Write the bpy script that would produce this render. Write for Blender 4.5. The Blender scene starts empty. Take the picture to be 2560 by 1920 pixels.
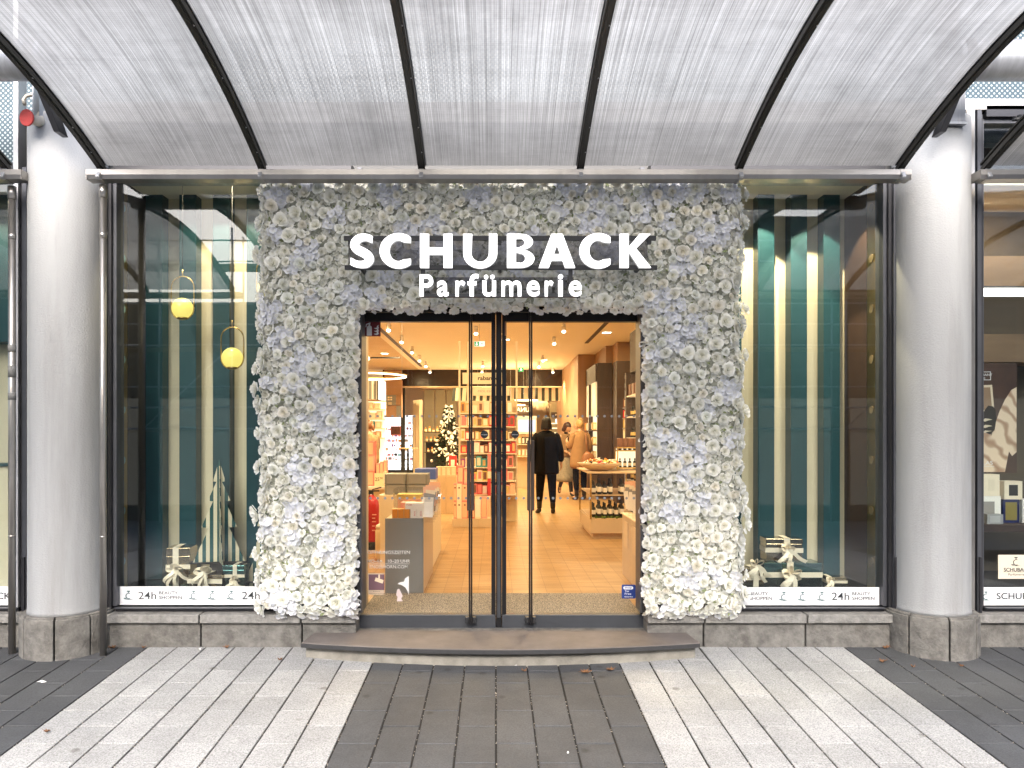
import bpy, bmesh, math, random
import numpy as np
from mathutils import Vector, Matrix, Euler
R=math.radians; pi=math.pi
random.seed(7); np.random.seed(7)
sc=bpy.context.scene
col=sc.collection
# ---------------------------------------------------------------- camera
F=1880.0; U0=1238.0; V0=1085.0; CZ=1.47          # focal length in photo pixels, principal point, eye height
cam=bpy.data.objects.new('camera',bpy.data.cameras.new('camera')); col.objects.link(cam)
cam.location=(0,0,CZ); cam.rotation_euler=(R(90),0,0)
cam.data.sensor_width=36; cam.data.lens=F/2560*36
cam.data.shift_x=(1280-U0)/2560; cam.data.shift_y=(V0-960)/2560
cam.data.clip_start=.05; cam.data.clip_end=500
sc.camera=cam
# ---------------------------------------------------------------- sky, sun, exposure
w=bpy.data.worlds.new('World'); sc.world=w; w.use_nodes=True
nt=w.node_tree; bg=nt.nodes['Background']
sky=nt.nodes.new('ShaderNodeTexSky'); sky.sky_type='NISHITA'; sky.sun_disc=False
SUN_EL,SUN_AZ=R(39.5),R(184)
sky.sun_elevation=SUN_EL; sky.sun_rotation=SUN_AZ; sky.air_density=1.0; sky.dust_density=4.2; sky.ozone_density=1.6
nt.links.new(sky.outputs[0],bg.inputs[0]); bg.inputs[1].default_value=.15
sun=bpy.data.objects.new('sun',bpy.data.lights.new('sun','SUN')); col.objects.link(sun)
sun.data.energy=1.3; sun.data.angle=R(40); sun.data.color=(1,.985,.96)
sd=Vector((math.sin(SUN_AZ)*math.cos(SUN_EL),math.cos(SUN_AZ)*math.cos(SUN_EL),math.sin(SUN_EL)))
sun.rotation_euler=sd.to_track_quat('Z','Y').to_euler()
sc.view_settings.view_transform='Standard'; sc.view_settings.look='None'
sc.view_settings.exposure=2.0; sc.view_settings.gamma=1
sc.render.engine='CYCLES'
sc.cycles.use_denoising=True
sc.cycles.max_bounces=10; sc.cycles.transparent_max_bounces=16; sc.cycles.diffuse_bounces=8
sc.cycles.glossy_bounces=4; sc.cycles.caustics_reflective=False; sc.cycles.caustics_refractive=False
sc.cycles.sample_clamp_indirect=6
# ---------------------------------------------------------------- helpers
def wx(u,Y): return (u-U0)/F*Y
def wz(v,Y): return CZ+(V0-v)/F*Y
def P(u,v,Y): return Vector((wx(u,Y),Y,wz(v,Y)))
def gz(y): return -.29+.056*y                       # pavement height: it rises gently to the shop
ORD=['first','second','third','fourth','fifth','sixth','seventh','eighth','ninth','tenth','eleventh','twelfth','thirteenth','fourteenth','fifteenth','sixteenth','seventeenth','eighteenth','nineteenth','twentieth']

def mat(name,c=(.5,.5,.5),rough=.5,metal=0,var=.06,vs=4,bump=0,bs=60,emit=None,es=1,spec=.5,coat=0,trans=0,sub=0,dirt=0,vstretch=None,colfn=None):
    m=bpy.data.materials.new(name); m.use_nodes=True
    n=m.node_tree.nodes; L=m.node_tree.links; b=n['Principled BSDF']
    b.inputs['Roughness'].default_value=rough; b.inputs['Metallic'].default_value=metal
    b.inputs['Specular IOR Level'].default_value=spec; b.inputs['Coat Weight'].default_value=coat
    b.inputs['Transmission Weight'].default_value=trans
    if sub: b.inputs['Subsurface Weight'].default_value=sub; b.inputs['Subsurface Radius'].default_value=(.01,.01,.01)
    b.inputs['Base Color'].default_value=(*c,1)
    tc=n.new('ShaderNodeTexCoord'); src=tc.outputs['Object']
    if vstretch:
        mp=n.new('ShaderNodeMapping'); mp.inputs['Scale'].default_value=vstretch; L.new(src,mp.inputs[0]); vsrc=mp.outputs[0]
    else: vsrc=src
    if var:
        nz=n.new('ShaderNodeTexNoise'); nz.inputs['Scale'].default_value=vs; nz.inputs['Detail'].default_value=6; nz.inputs['Roughness'].default_value=.65
        L.new(vsrc,nz.inputs['Vector'])
        mx=n.new('ShaderNodeMix'); mx.data_type='RGBA'
        mx.inputs['A'].default_value=(*[max(0,x*(1-var*2)) for x in c],1); mx.inputs['B'].default_value=(*[min(1,x*(1+var*2)) for x in c],1)
        L.new(nz.outputs['Fac'],mx.inputs['Factor']); out=mx.outputs['Result']
        if dirt:
            n2=n.new('ShaderNodeTexNoise'); n2.inputs['Scale'].default_value=vs*.35; n2.inputs['Detail'].default_value=9; n2.inputs['Roughness'].default_value=.7
            L.new(vsrc,n2.inputs['Vector'])
            rp=n.new('ShaderNodeValToRGB'); rp.color_ramp.elements[0].position=.5; rp.color_ramp.elements[1].position=.75
            L.new(n2.outputs['Fac'],rp.inputs[0])
            m2=n.new('ShaderNodeMix'); m2.data_type='RGBA'; m2.blend_type='MULTIPLY'
            ml=n.new('ShaderNodeMath'); ml.operation='MULTIPLY'; ml.inputs[1].default_value=dirt; L.new(rp.outputs[0],ml.inputs[0])
            L.new(ml.outputs[0],m2.inputs['Factor']); L.new(out,m2.inputs['A']); m2.inputs['B'].default_value=(.35,.32,.28,1); out=m2.outputs['Result']
        L.new(out,b.inputs['Base Color'])
        rr=n.new('ShaderNodeMapRange'); rr.inputs['To Min'].default_value=max(0,rough-.08); rr.inputs['To Max'].default_value=min(1,rough+.08)
        L.new(nz.outputs['Fac'],rr.inputs[0]); L.new(rr.outputs[0],b.inputs['Roughness'])
    if bump:
        nb=n.new('ShaderNodeTexNoise'); nb.inputs['Scale'].default_value=bs; nb.inputs['Detail'].default_value=5; L.new(src,nb.inputs['Vector'])
        bp=n.new('ShaderNodeBump'); bp.inputs['Strength'].default_value=bump; bp.inputs['Distance'].default_value=.01
        L.new(nb.outputs['Fac'],bp.inputs['Height']); L.new(bp.outputs[0],b.inputs['Normal'])
    if emit:
        b.inputs['Emission Color'].default_value=(*emit,1); b.inputs['Emission Strength'].default_value=es
    return m

class MB:
    "collects shapes in world coordinates; build() links them as one mesh object"
    def __init__(s): s.v=[]; s.f=[]; s.mi=[]; s.sm=[]
    def add(s,vs,fs,mi=0,smooth=False):
        o=len(s.v); s.v+= [tuple(p) for p in vs]
        for f in fs: s.f.append([i+o for i in f]); s.mi.append(mi); s.sm.append(smooth)
        return s
    def box(s,x0,x1,y0,y1,z0,z1,mi=0):
        if x0>x1:x0,x1=x1,x0
        if y0>y1:y0,y1=y1,y0
        if z0>z1:z0,z1=z1,z0
        return s.add([(x0,y0,z0),(x1,y0,z0),(x1,y1,z0),(x0,y1,z0),(x0,y0,z1),(x1,y0,z1),(x1,y1,z1),(x0,y1,z1)],
              [(0,3,2,1),(4,5,6,7),(0,1,5,4),(1,2,6,5),(2,3,7,6),(3,0,4,7)],mi)
    def rbox(s,c,size,rz=0,mi=0,rx=0,ry=0):
        m=Matrix.Translation(c)@Euler((rx,ry,rz)).to_matrix().to_4x4()
        hx,hy,hz=[q/2 for q in size]
        vs=[m@Vector((a*hx,b*hy,d*hz)) for d in(-1,1) for (a,b) in((-1,-1),(1,-1),(1,1),(-1,1))]
        return s.add(vs,[(0,3,2,1),(4,5,6,7),(0,1,5,4),(1,2,6,5),(2,3,7,6),(3,0,4,7)],mi)
    def tube(s,pts,r,n=12,mi=0,cap=True,smooth=True):
        pts=[Vector(p) for p in pts]; rs=r if isinstance(r,(list,tuple)) else [r]*len(pts)
        vs=[];up=None
        for i,p in enumerate(pts):
            d=(pts[min(i+1,len(pts)-1)]-pts[max(i-1,0)]).normalized()
            if up is None:
                a=Vector((0,0,1)) if abs(d.z)<.9 else Vector((1,0,0)); up=d.cross(a).normalized()
            up=(up-d*up.dot(d)).normalized(); sd_=d.cross(up)
            for k in range(n):
                a=2*pi*k/n; vs.append(p+(up*math.cos(a)+sd_*math.sin(a))*rs[i])
        fs=[(i*n+k,i*n+(k+1)%n,(i+1)*n+(k+1)%n,(i+1)*n+k) for i in range(len(pts)-1) for k in range(n)]
        if cap: fs=fs+[tuple(range(n))[::-1],tuple(range(len(vs)-n,len(vs)))]
        s.add(vs,fs,mi,smooth)
        if cap: s.sm[-1]=s.sm[-2]=False
        return s
    def lathe(s,prof,c=(0,0,0),n=20,mi=0,sx=1,sy=1,rot=None,mis=None):
        vs=[]
        for (r,z) in prof:
            for k in range(n):
                a=2*pi*k/n; p=Vector((r*math.cos(a)*sx,r*math.sin(a)*sy,z))
                if rot is not None: p=rot@p
                vs.append(p+Vector(c))
        fs=[(i*n+k,i*n+(k+1)%n,(i+1)*n+(k+1)%n,(i+1)*n+k) for i in range(len(prof)-1) for k in range(n)]
        o=len(s.v); s.add(vs,fs+[tuple(range(n))[::-1],tuple(range(len(vs)-n,len(vs)))],mi,True)
        if mis:
            k0=len(s.f)-len(fs)-2
            for i in range(len(prof)-1):
                for k in range(n): s.mi[k0+i*n+k]=mis[i]
            s.mi[-1]=mis[-1]
        s.sm[-1]=s.sm[-2]=False
        return s
    def ball(s,c,r,n=16,mi=0,sc_=(1,1,1)):
        k=max(4,n//2); prof=[(max(.0008,r*math.sin(pi*i/k)),-r*math.cos(pi*i/k)) for i in range(k+1)]
        vs=[];
        for (rr,z) in prof:
            for j in range(n):
                a=2*pi*j/n; vs.append((c[0]+rr*math.cos(a)*sc_[0],c[1]+rr*math.sin(a)*sc_[1],c[2]+z*sc_[2]))
        fs=[(i*n+j,i*n+(j+1)%n,(i+1)*n+(j+1)%n,(i+1)*n+j) for i in range(k) for j in range(n)]
        return s.add(vs,fs,mi,True)
    def loft(s,rings,n=20,mi=0,cap=True,wob=0):
        "rings: (cx,cy,cz,rx,ry[,rot])"
        vs=[]
        for q,rg in enumerate(rings):
            cx,cy,cz,rx,ry=rg[:5]; ro=rg[5] if len(rg)>5 else 0
            for k in range(n):
                a=2*pi*k/n; ww=1+wob*math.sin(k*2.3+q*.7)*.5+wob*math.sin(k*5.1+q*.3)*.5
                x=rx*math.cos(a)*ww; y=ry*math.sin(a)*ww
                vs.append((cx+x*math.cos(ro)-y*math.sin(ro),cy+x*math.sin(ro)+y*math.cos(ro),cz))
        fs=[(i*n+k,i*n+(k+1)%n,(i+1)*n+(k+1)%n,(i+1)*n+k) for i in range(len(rings)-1) for k in range(n)]
        if cap: fs=fs+[tuple(range(n))[::-1],tuple(range(len(vs)-n,len(vs)))]
        s.add(vs,fs,mi,True)
        if cap: s.sm[-1]=s.sm[-2]=False
        return s
    def prism(s,poly,y0,y1,mi=0,smooth=False):
        "poly: (x,z) list, extruded along y"
        n=len(poly); vs=[(x,y0,z) for x,z in poly]+[(x,y1,z) for x,z in poly]
        return s.add(vs,[tuple(range(n)),tuple(range(n,2*n))[::-1]]+[(i,i+n,(i+1)%n+n,(i+1)%n) for i in range(n)],mi,smooth)
    def prismx(s,poly,x0,x1,mi=0):
        "poly: (y,z) list, extruded along x"
        n=len(poly); vs=[(x0,y,z) for y,z in poly]+[(x1,y,z) for y,z in poly]
        return s.add(vs,[tuple(range(n))[::-1],tuple(range(n,2*n))]+[(i,(i+1)%n,(i+1)%n+n,i+n) for i in range(n)],mi)
    def prismz(s,poly,z0,z1,mi=0):
        n=len(poly); vs=[(x,y,z0) for x,y in poly]+[(x,y,z1) for x,y in poly]
        return s.add(vs,[tuple(range(n))[::-1],tuple(range(n,2*n))]+[(i,(i+1)%n,(i+1)%n+n,i+n) for i in range(n)],mi)
    def disc(s,c,r,th,n=24,mi=0,axis='y'):
        pts=[(r*math.cos(2*pi*k/n),r*math.sin(2*pi*k/n)) for k in range(n)]
        if axis=='y': return s.prism([(c[0]+a,c[2]+b) for a,b in pts],c[1]-th/2,c[1]+th/2,mi)
        if axis=='z': return s.prismz([(c[0]+a,c[1]+b) for a,b in pts],c[2]-th/2,c[2]+th/2,mi)
        return s.prismx([(c[1]+a,c[2]+b) for a,b in pts],c[0]-th/2,c[0]+th/2,mi)
    def mesh(s,name,mats,off=(0,0,0)):
        me=bpy.data.meshes.new(name)
        me.from_pydata([(p[0]-off[0],p[1]-off[1],p[2]-off[2]) for p in s.v],[],s.f)
        for m in mats: me.materials.append(m)
        me.polygons.foreach_set('material_index',s.mi); me.polygons.foreach_set('use_smooth',s.sm)
        me.update(); return me
    def build(s,name,mats,parent=None,bevel=0,seg=2,label=None,cat=None,group=None,kind=None,fix=False,split=False):
        if not isinstance(mats,(list,tuple)): mats=[mats]
        if split:
            par=list(range(len(s.v)))
            def fd(i):
                while par[i]!=i: par[i]=par[par[i]]; i=par[i]
                return i
            seen={}
            for f in s.f:
                for i in f[1:]: par[fd(i)]=fd(f[0])
            groups_={}
            for q,f in enumerate(s.f): groups_.setdefault(fd(f[0]),[]).append(q)
            out=[]
            for g in groups_.values():
                b=MB(); ids={}
                for q in g:
                    b.f.append([ids.setdefault(i,len(ids)) for i in s.f[q]]); b.mi.append(s.mi[q]); b.sm.append(s.sm[q])
                b.v=[s.v[i] for i in ids]; out.append(b.build(name,mats,parent,bevel,seg,label,cat,group,kind,fix))
            return out
        if parent is None:
            a=np.array(s.v); off=((a[:,0].min()+a[:,0].max())/2,(a[:,1].min()+a[:,1].max())/2,a[:,2].min())
        else: off=wloc(parent)
        o=bpy.data.objects.new(name,s.mesh(name,mats,off)); col.objects.link(o)
        if fix:
            bm=bmesh.new(); bm.from_mesh(o.data); bmesh.ops.remove_doubles(bm,verts=bm.verts,dist=1e-5); bmesh.ops.recalc_face_normals(bm,faces=bm.faces); bm.to_mesh(o.data); bm.free()
        if parent is None: o.location=off
        else: o.parent=parent
        if bevel:
            m=o.modifiers.new('bevel','BEVEL'); m.width=bevel; m.segments=seg; m.limit_method='ANGLE'; m.angle_limit=R(40)
        tag(o,label,cat,group,kind); return o
def wloc(o):
    v=Vector((0,0,0))
    while o is not None: v+=o.location; o=o.parent
    return v
def tag(o,label=None,cat=None,group=None,kind=None):
    for k,x in (('label',label),('category',cat),('group',group),('kind',kind)):
        if x: o[k]=x
    return o
def thing(name,label,cat,loc,group=None):
    o=bpy.data.objects.new(name,None); col.objects.link(o); o.location=loc; o.empty_display_size=.1
    return tag(o,label,cat,group)
def copytree(o,parent=None):
    c=o.copy(); col.objects.link(c)
    if parent is not None: c.parent=parent
    for ch in list(o.children): copytree(ch,c)
    return c
_fc=[0]
def textmesh(txt,size=1,ext=.001,offset=0,spacing=1,align='CENTER'):
    cu=bpy.data.curves.new('writing','FONT'); cu.body=txt; cu.size=size; cu.extrude=ext; cu.offset=offset; cu.space_character=spacing
    cu.align_x=align; cu.resolution_u=6
    ob=bpy.data.objects.new('writing',cu); col.objects.link(ob)
    dg=bpy.context.evaluated_depsgraph_get(); me=bpy.data.meshes.new_from_object(ob.evaluated_get(dg))
    bpy.data.objects.remove(ob); bpy.data.curves.remove(cu); return me
def text(txt,x,y,z,h,m,parent=None,name='writing',width=None,ext=.001,offset=0,spacing=1,rot=0,label=None,cat=None,flip=False,yaw=0,x0=None):
    "writing in the XZ plane facing -Y; (x,z) centre, h = height of the letters, width = total width"
    me=textmesh(txt,1,0,offset,spacing); a=np.empty(len(me.vertices)*3); me.vertices.foreach_get('co',a); a=a.reshape(-1,3)
    mn,mx=a.min(0),a.max(0); s=h/(mx[1]-mn[1]); sx=s if width is None else width/(mx[0]-mn[0])
    a=a-(mn+mx)/2; b=np.zeros_like(a); b[:,0]=a[:,0]*sx; b[:,2]=a[:,1]*s
    if rot:
        c_,s_=math.cos(rot),math.sin(rot); b[:,0],b[:,2]=b[:,0]*c_-b[:,2]*s_,b[:,0]*s_+b[:,2]*c_
    if yaw:
        c_,s_=math.cos(yaw),math.sin(yaw); b[:,0],b[:,1]=b[:,0]*c_,b[:,0]*s_
    me.vertices.foreach_set('co',b.ravel()); me.materials.clear(); me.materials.append(m)
    if ext:
        bm=bmesh.new(); bm.from_mesh(me); bmesh.ops.remove_doubles(bm,verts=bm.verts,dist=1e-6)
        r=bmesh.ops.extrude_face_region(bm,geom=bm.faces[:]); 
        for g in r['geom']:
            if isinstance(g,bmesh.types.BMVert): g.co.y-=ext
        bmesh.ops.recalc_face_normals(bm,faces=bm.faces); bm.to_mesh(me); bm.free()
    o=bpy.data.objects.new(name,me); col.objects.link(o); o.location=(x,y,z)
    if parent is not None: o.parent=parent; o.location=Vector((x,y,z))-wloc(parent)
    tag(o,label,cat); return o
def lamp(kind,loc,power,color,parent,size=.1,rot=(0,0,0),spot=None,name='light',blend=.6):
    l=bpy.data.lights.new(name,kind); l.energy=power; l.color=color
    if kind=='AREA': l.shape='DISK'; l.size=size
    elif kind in('POINT','SPOT'): l.shadow_soft_size=size
    if kind=='SPOT' and spot: l.spot_size=R(spot); l.spot_blend=blend
    o=bpy.data.objects.new(name,l); col.objects.link(o); o.location=Vector(loc)-(wloc(parent) if parent else Vector((0,0,0))); o.rotation_euler=rot
    if parent: o.parent=parent
    return o
# ---------------------------------------------------------------- materials
M={}
def glassmat(name,tint=(1,1,1),ior=1.5,rough=0.0,boost=1.0):
    m=bpy.data.materials.new(name); m.use_nodes=True; n=m.node_tree.nodes; L=m.node_tree.links
    n.remove(n['Principled BSDF']); out=n['Material Output']
    t=n.new('ShaderNodeBsdfTransparent'); t.inputs[0].default_value=(*tint,1)
    g=n.new('ShaderNodeBsdfGlossy'); g.inputs['Roughness'].default_value=rough
    fr=n.new('ShaderNodeLayerWeight'); fr.inputs[0].default_value=.5
    pw=n.new('ShaderNodeMath'); pw.operation='POWER'; pw.inputs[1].default_value=5; L.new(fr.outputs['Facing'],pw.inputs[0])
    ml=n.new('ShaderNodeMath'); ml.operation='MULTIPLY_ADD'; ml.inputs[1].default_value=.9; ml.inputs[2].default_value=.042*boost; L.new(pw.outputs[0],ml.inputs[0])
    mx=n.new('ShaderNodeMixShader'); L.new(ml.outputs[0],mx.inputs[0]); L.new(t.outputs[0],mx.inputs[1]); L.new(g.outputs[0],mx.inputs[2]); L.new(mx.outputs[0],out.inputs[0])
    nz=n.new('ShaderNodeTexNoise'); nz.inputs['Scale'].default_value=1.2; bp=n.new('ShaderNodeBump'); bp.inputs['Strength'].default_value=.03; bp.inputs['Distance'].default_value=.02
    tc=n.new('ShaderNodeTexCoord'); L.new(tc.outputs['Object'],nz.inputs['Vector']); L.new(nz.outputs['Fac'],bp.inputs['Height']); L.new(bp.outputs[0],g.inputs['Normal'])
    return m
M['glass']=glassmat('window glass',(.95,.975,.965),1.5,0,1.35)
M['doorglass']=glassmat('door glass',(.99,.99,.985),1.5,0,.38)
M['acryl']=glassmat('clear acrylic',(.93,.93,.93),1.45,0,1.6)
M['render']=mat('white render',(.35,.358,.365),.85,var=.07,vs=2.6,bump=.32,bs=95,dirt=.55,vstretch=(2.2,2.2,.22))
M['frame']=mat('dark window metal',(.045,.045,.05),.38,.55,var=.15,vs=6)
M['frame2']=mat('grey window metal',(.085,.088,.1),.42,.4,var=.12,vs=6)
M['doormetal']=mat('black door metal',(.014,.014,.016),.35,.3,var=.2,vs=5)
M['doorrail']=mat('dark grey door rail',(.06,.065,.075),.45,.3,var=.12,vs=7)
M['steel']=mat('weathered stainless steel',(.42,.40,.375),.32,.9,var=.22,vs=3,dirt=.5,vstretch=(1,1,.5))
M['galv']=mat('galvanised steel',(.5,.51,.53),.42,.7,var=.2,vs=3,dirt=.4,vstretch=(9,2,1))
M['rib']=mat('dark rubber and steel rib',(.028,.026,.022),.5,.2,var=.3,vs=9)
M['screw']=mat('zinc screw',(.4,.4,.4),.4,.8,var=.1)
M['stone']=mat('weathered plinth stone',(.16,.153,.14),.85,var=.5,vs=14,bump=.8,bs=55,dirt=.75,vstretch=(1,1,1))
M['stonecap']=mat('plinth coping stone',(.23,.224,.21),.8,var=.4,vs=20,bump=.7,bs=70,dirt=.7)
M['ceram_w']=mat('white plastic',(.8,.8,.8),.4)
M['white']=mat('matt white vinyl',(.82,.83,.85),.45,var=.01)
M['ink']=mat('dark ink',(.02,.025,.03),.5,var=0)
M['inkteal']=mat('teal ink',(.03,.10,.11),.5,var=0)
M['teal']=mat('teal lacquer',(.009,.050,.062),.42,var=.10,vs=2)
M['cream']=mat('cream lacquer',(.66,.58,.41),.5,var=.05,vs=2)
M['brass']=mat('brushed brass',(.62,.43,.16),.28,1,var=.12,vs=12)
M['brassdk']=mat('aged brass',(.34,.23,.09),.35,1,var=.2,vs=6)
M['cord']=mat('black cord',(.01,.01,.01),.6,var=0)
M['black']=mat('black plastic',(.012,.012,.012),.4,var=.1)
M['blackmat']=mat('matt black',(.015,.013,.012),.7,var=.1)
M['ribbon']=mat('cream satin ribbon',(.72,.64,.5),.35,var=.06,vs=30)
M['mirrorpaper']=mat('bronze mirror paper',(.34,.27,.17),.12,1,var=.15,vs=9,bump=.15,bs=8)
M['mirrorteal']=mat('teal mirror paper',(.07,.15,.145),.16,1,var=.15,vs=9,bump=.15,bs=8)
M['tan']=mat('tan wall laminate',(.36,.215,.12),.6,var=.06,vs=2)
M['darkwood']=mat('dark brown veneer',(.045,.025,.016),.5,var=.25,vs=3,vstretch=(8,8,1))
M['ceil']=mat('warm white ceiling plaster',(.86,.80,.66),.8,var=.02)
M['wallcream']=mat('cream interior wall',(.72,.6,.42),.7,var=.04)
M['kraft']=mat('pale oak veneer',(.62,.47,.31),.5,var=.08,vs=5,vstretch=(6,6,1))
M['greybox']=mat('grey counter panel',(.23,.235,.225),.4,var=.04)
M['stonebeige']=mat('beige counter panel',(.52,.42,.33),.4,var=.05)
M['red']=mat('signal red enamel',(.42,.012,.02),.3,coat=.4,var=.06)
M['redcap']=mat('faded red enamel',(.45,.05,.045),.5,var=.2,vs=20)
M['beige']=mat('beige painted metal',(.55,.5,.42),.5,var=.15,vs=20)
M['crim']=mat('dark red sign vinyl',(.16,.012,.018),.45,var=.03)
M['green']=mat('emergency green',(.0,.30,.10),.4,emit=(.0,.35,.12),es=.2,var=0)
M['signwhite']=mat('backlit white',(.9,.9,.9),.4,emit=(1,1,1),es=.3,var=0)
M['blue']=mat('dark blue sticker',(.012,.04,.22),.4,var=0)
M['dot']=mat('frosted grey dots',(.28,.30,.32),.6,var=0)
M['letter']=mat('lit white letter face',(.9,.9,.9),.4,emit=(1,1,1),es=.6,var=0)
M['letterside']=mat('white letter side',(.75,.75,.75),.4,emit=(1,1,1),es=.1,var=0)
M['rail']=mat('anthracite sign rail',(.02,.021,.024),.5,var=.1)
M['globe']=mat('lit opal globe',(.35,.28,.07),.3,emit=(1,.82,.2),es=.27,var=0)
M['tubelight']=mat('lit white tube',(1,1,1),.3,emit=(1,.95,.88),es=1.6,var=0)
M['spotface']=mat('lit spotlight face',(1,1,1),.3,emit=(1,.9,.7),es=2.5,var=0)
M['ringlight']=mat('lit ring diffuser',(1,1,1),.3,emit=(1,.86,.6),es=1.0,var=0)
M['litshelf']=mat('backlit shelf panel',(.9,.88,.8),.5,emit=(1,.86,.6),es=.26,var=0)
M['litwhite']=mat('backlit white counter panel',(.9,.9,.9),.5,emit=(.95,.97,1),es=.42,var=0)
M['leaf']=mat('dry autumn leaf',(.17,.08,.035),.7,var=.3,vs=40)
M['paper']=mat('torn white paper',(.75,.75,.73),.8,var=.05)
def cmat(name,c,**k):
    if name not in M: M[name]=mat(name,c,**k)
    return M[name]
PROD=[('pink',(.75,.22,.2)),('rose',(.78,.38,.33)),('cream',(.82,.72,.55)),('white',(.85,.82,.76)),('red',(.55,.04,.04)),('teal',(.06,.33,.35)),('purple',(.25,.05,.22)),('yellow',(.72,.6,.16)),('amber',(.6,.3,.08)),('black',(.02,.02,.02)),('peach',(.85,.5,.33)),('grey',(.3,.3,.3)),('gold',(.6,.42,.16)),('blue',(.1,.16,.5)),('brown',(.2,.09,.05)),('orange',(.7,.26,.03))]
for n_,c_ in PROD: M['p_'+n_]=mat(n_+' carton board',c_,.42,var=.04,vs=20)
PN=[p[0] for p in PROD]
# ================================================================ THE SETTING
def paver_mat(name,c,speck,specscale,rough,stain):
    m=bpy.data.materials.new(name); m.use_nodes=True; n=m.node_tree.nodes; L=m.node_tree.links; b=n['Principled BSDF']
    g=n.new('ShaderNodeNewGeometry'); tc=n.new('ShaderNodeTexCoord')
    mr=n.new('ShaderNodeMapRange'); mr.inputs['To Min'].default_value=.90; mr.inputs['To Max'].default_value=1.08; L.new(g.outputs['Random Per Island'],mr.inputs[0])
    nz=n.new('ShaderNodeTexNoise'); nz.inputs['Scale'].default_value=specscale; nz.inputs['Detail'].default_value=3; nz.inputs['Roughness'].default_value=.8; L.new(tc.outputs['Object'],nz.inputs['Vector'])
    rp=n.new('ShaderNodeValToRGB'); e=rp.color_ramp.elements
    e[0].position=.34; e[0].color=(*[x*speck for x in c],1); e[1].position=.52; e[1].color=(*c,1)
    k=rp.color_ramp.elements.new(.72); k.color=(*[min(1,x*1.28) for x in c],1)
    L.new(nz.outputs['Fac'],rp.inputs[0])
    n2=n.new('ShaderNodeTexNoise'); n2.inputs['Scale'].default_value=2.3; n2.inputs['Detail'].default_value=8; n2.inputs['Roughness'].default_value=.72; L.new(tc.outputs['Object'],n2.inputs['Vector'])
    r2=n.new('ShaderNodeValToRGB'); r2.color_ramp.elements[0].position=.42; r2.color_ramp.elements[0].color=(*[stain]*3,1); r2.color_ramp.elements[1].position=.6; r2.color_ramp.elements[1].color=(1,1,1,1); L.new(n2.outputs['Fac'],r2.inputs[0])
    n3=n.new('ShaderNodeTexVoronoi'); n3.inputs['Scale'].default_value=4.2; n3.inputs['Randomness'].default_value=1; L.new(tc.outputs['Object'],n3.inputs['Vector'])
    r3=n.new('ShaderNodeValToRGB'); r3.color_ramp.elements[0].position=.05; r3.color_ramp.elements[0].color=(.58,.56,.54,1); r3.color_ramp.elements[1].position=.13; r3.color_ramp.elements[1].color=(1,1,1,1); L.new(n3.outputs['Distance'],r3.inputs[0])
    def mul(a,bb):
        x=n.new('ShaderNodeMix'); x.data_type='RGBA'; x.blend_type='MULTIPLY'; x.inputs['Factor'].default_value=1; L.new(a,x.inputs['A']); L.new(bb,x.inputs['B']); return x.outputs['Result']
    o=mul(mul(rp.outputs[0],r2.outputs[0]),r3.outputs[0])
    v=n.new('ShaderNodeVectorMath'); v.operation='SCALE'; L.new(o,v.inputs[0]); L.new(mr.outputs[0],v.inputs['Scale']); L.new(v.outputs[0],b.inputs['Base Color'])
    b.inputs['Roughness'].default_value=rough
    bp=n.new('ShaderNodeBump'); bp.inputs['Strength'].default_value=.35; bp.inputs['Distance'].default_value=.003; L.new(nz.outputs['Fac'],bp.inputs['Height']); L.new(bp.outputs[0],b.inputs['Normal'])
    return m
M['pavlight']=paver_mat('light granite paver',(.36,.363,.362),.46,120,.85,.84)
M['pavdark']=paver_mat('dark basalt concrete paver',(.068,.071,.077),.66,120,.7,.78)
M['joint']=mat('sandy dark joint filling',(.012,.011,.010),.95,var=.6,vs=60,bump=.4,bs=120)
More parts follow.
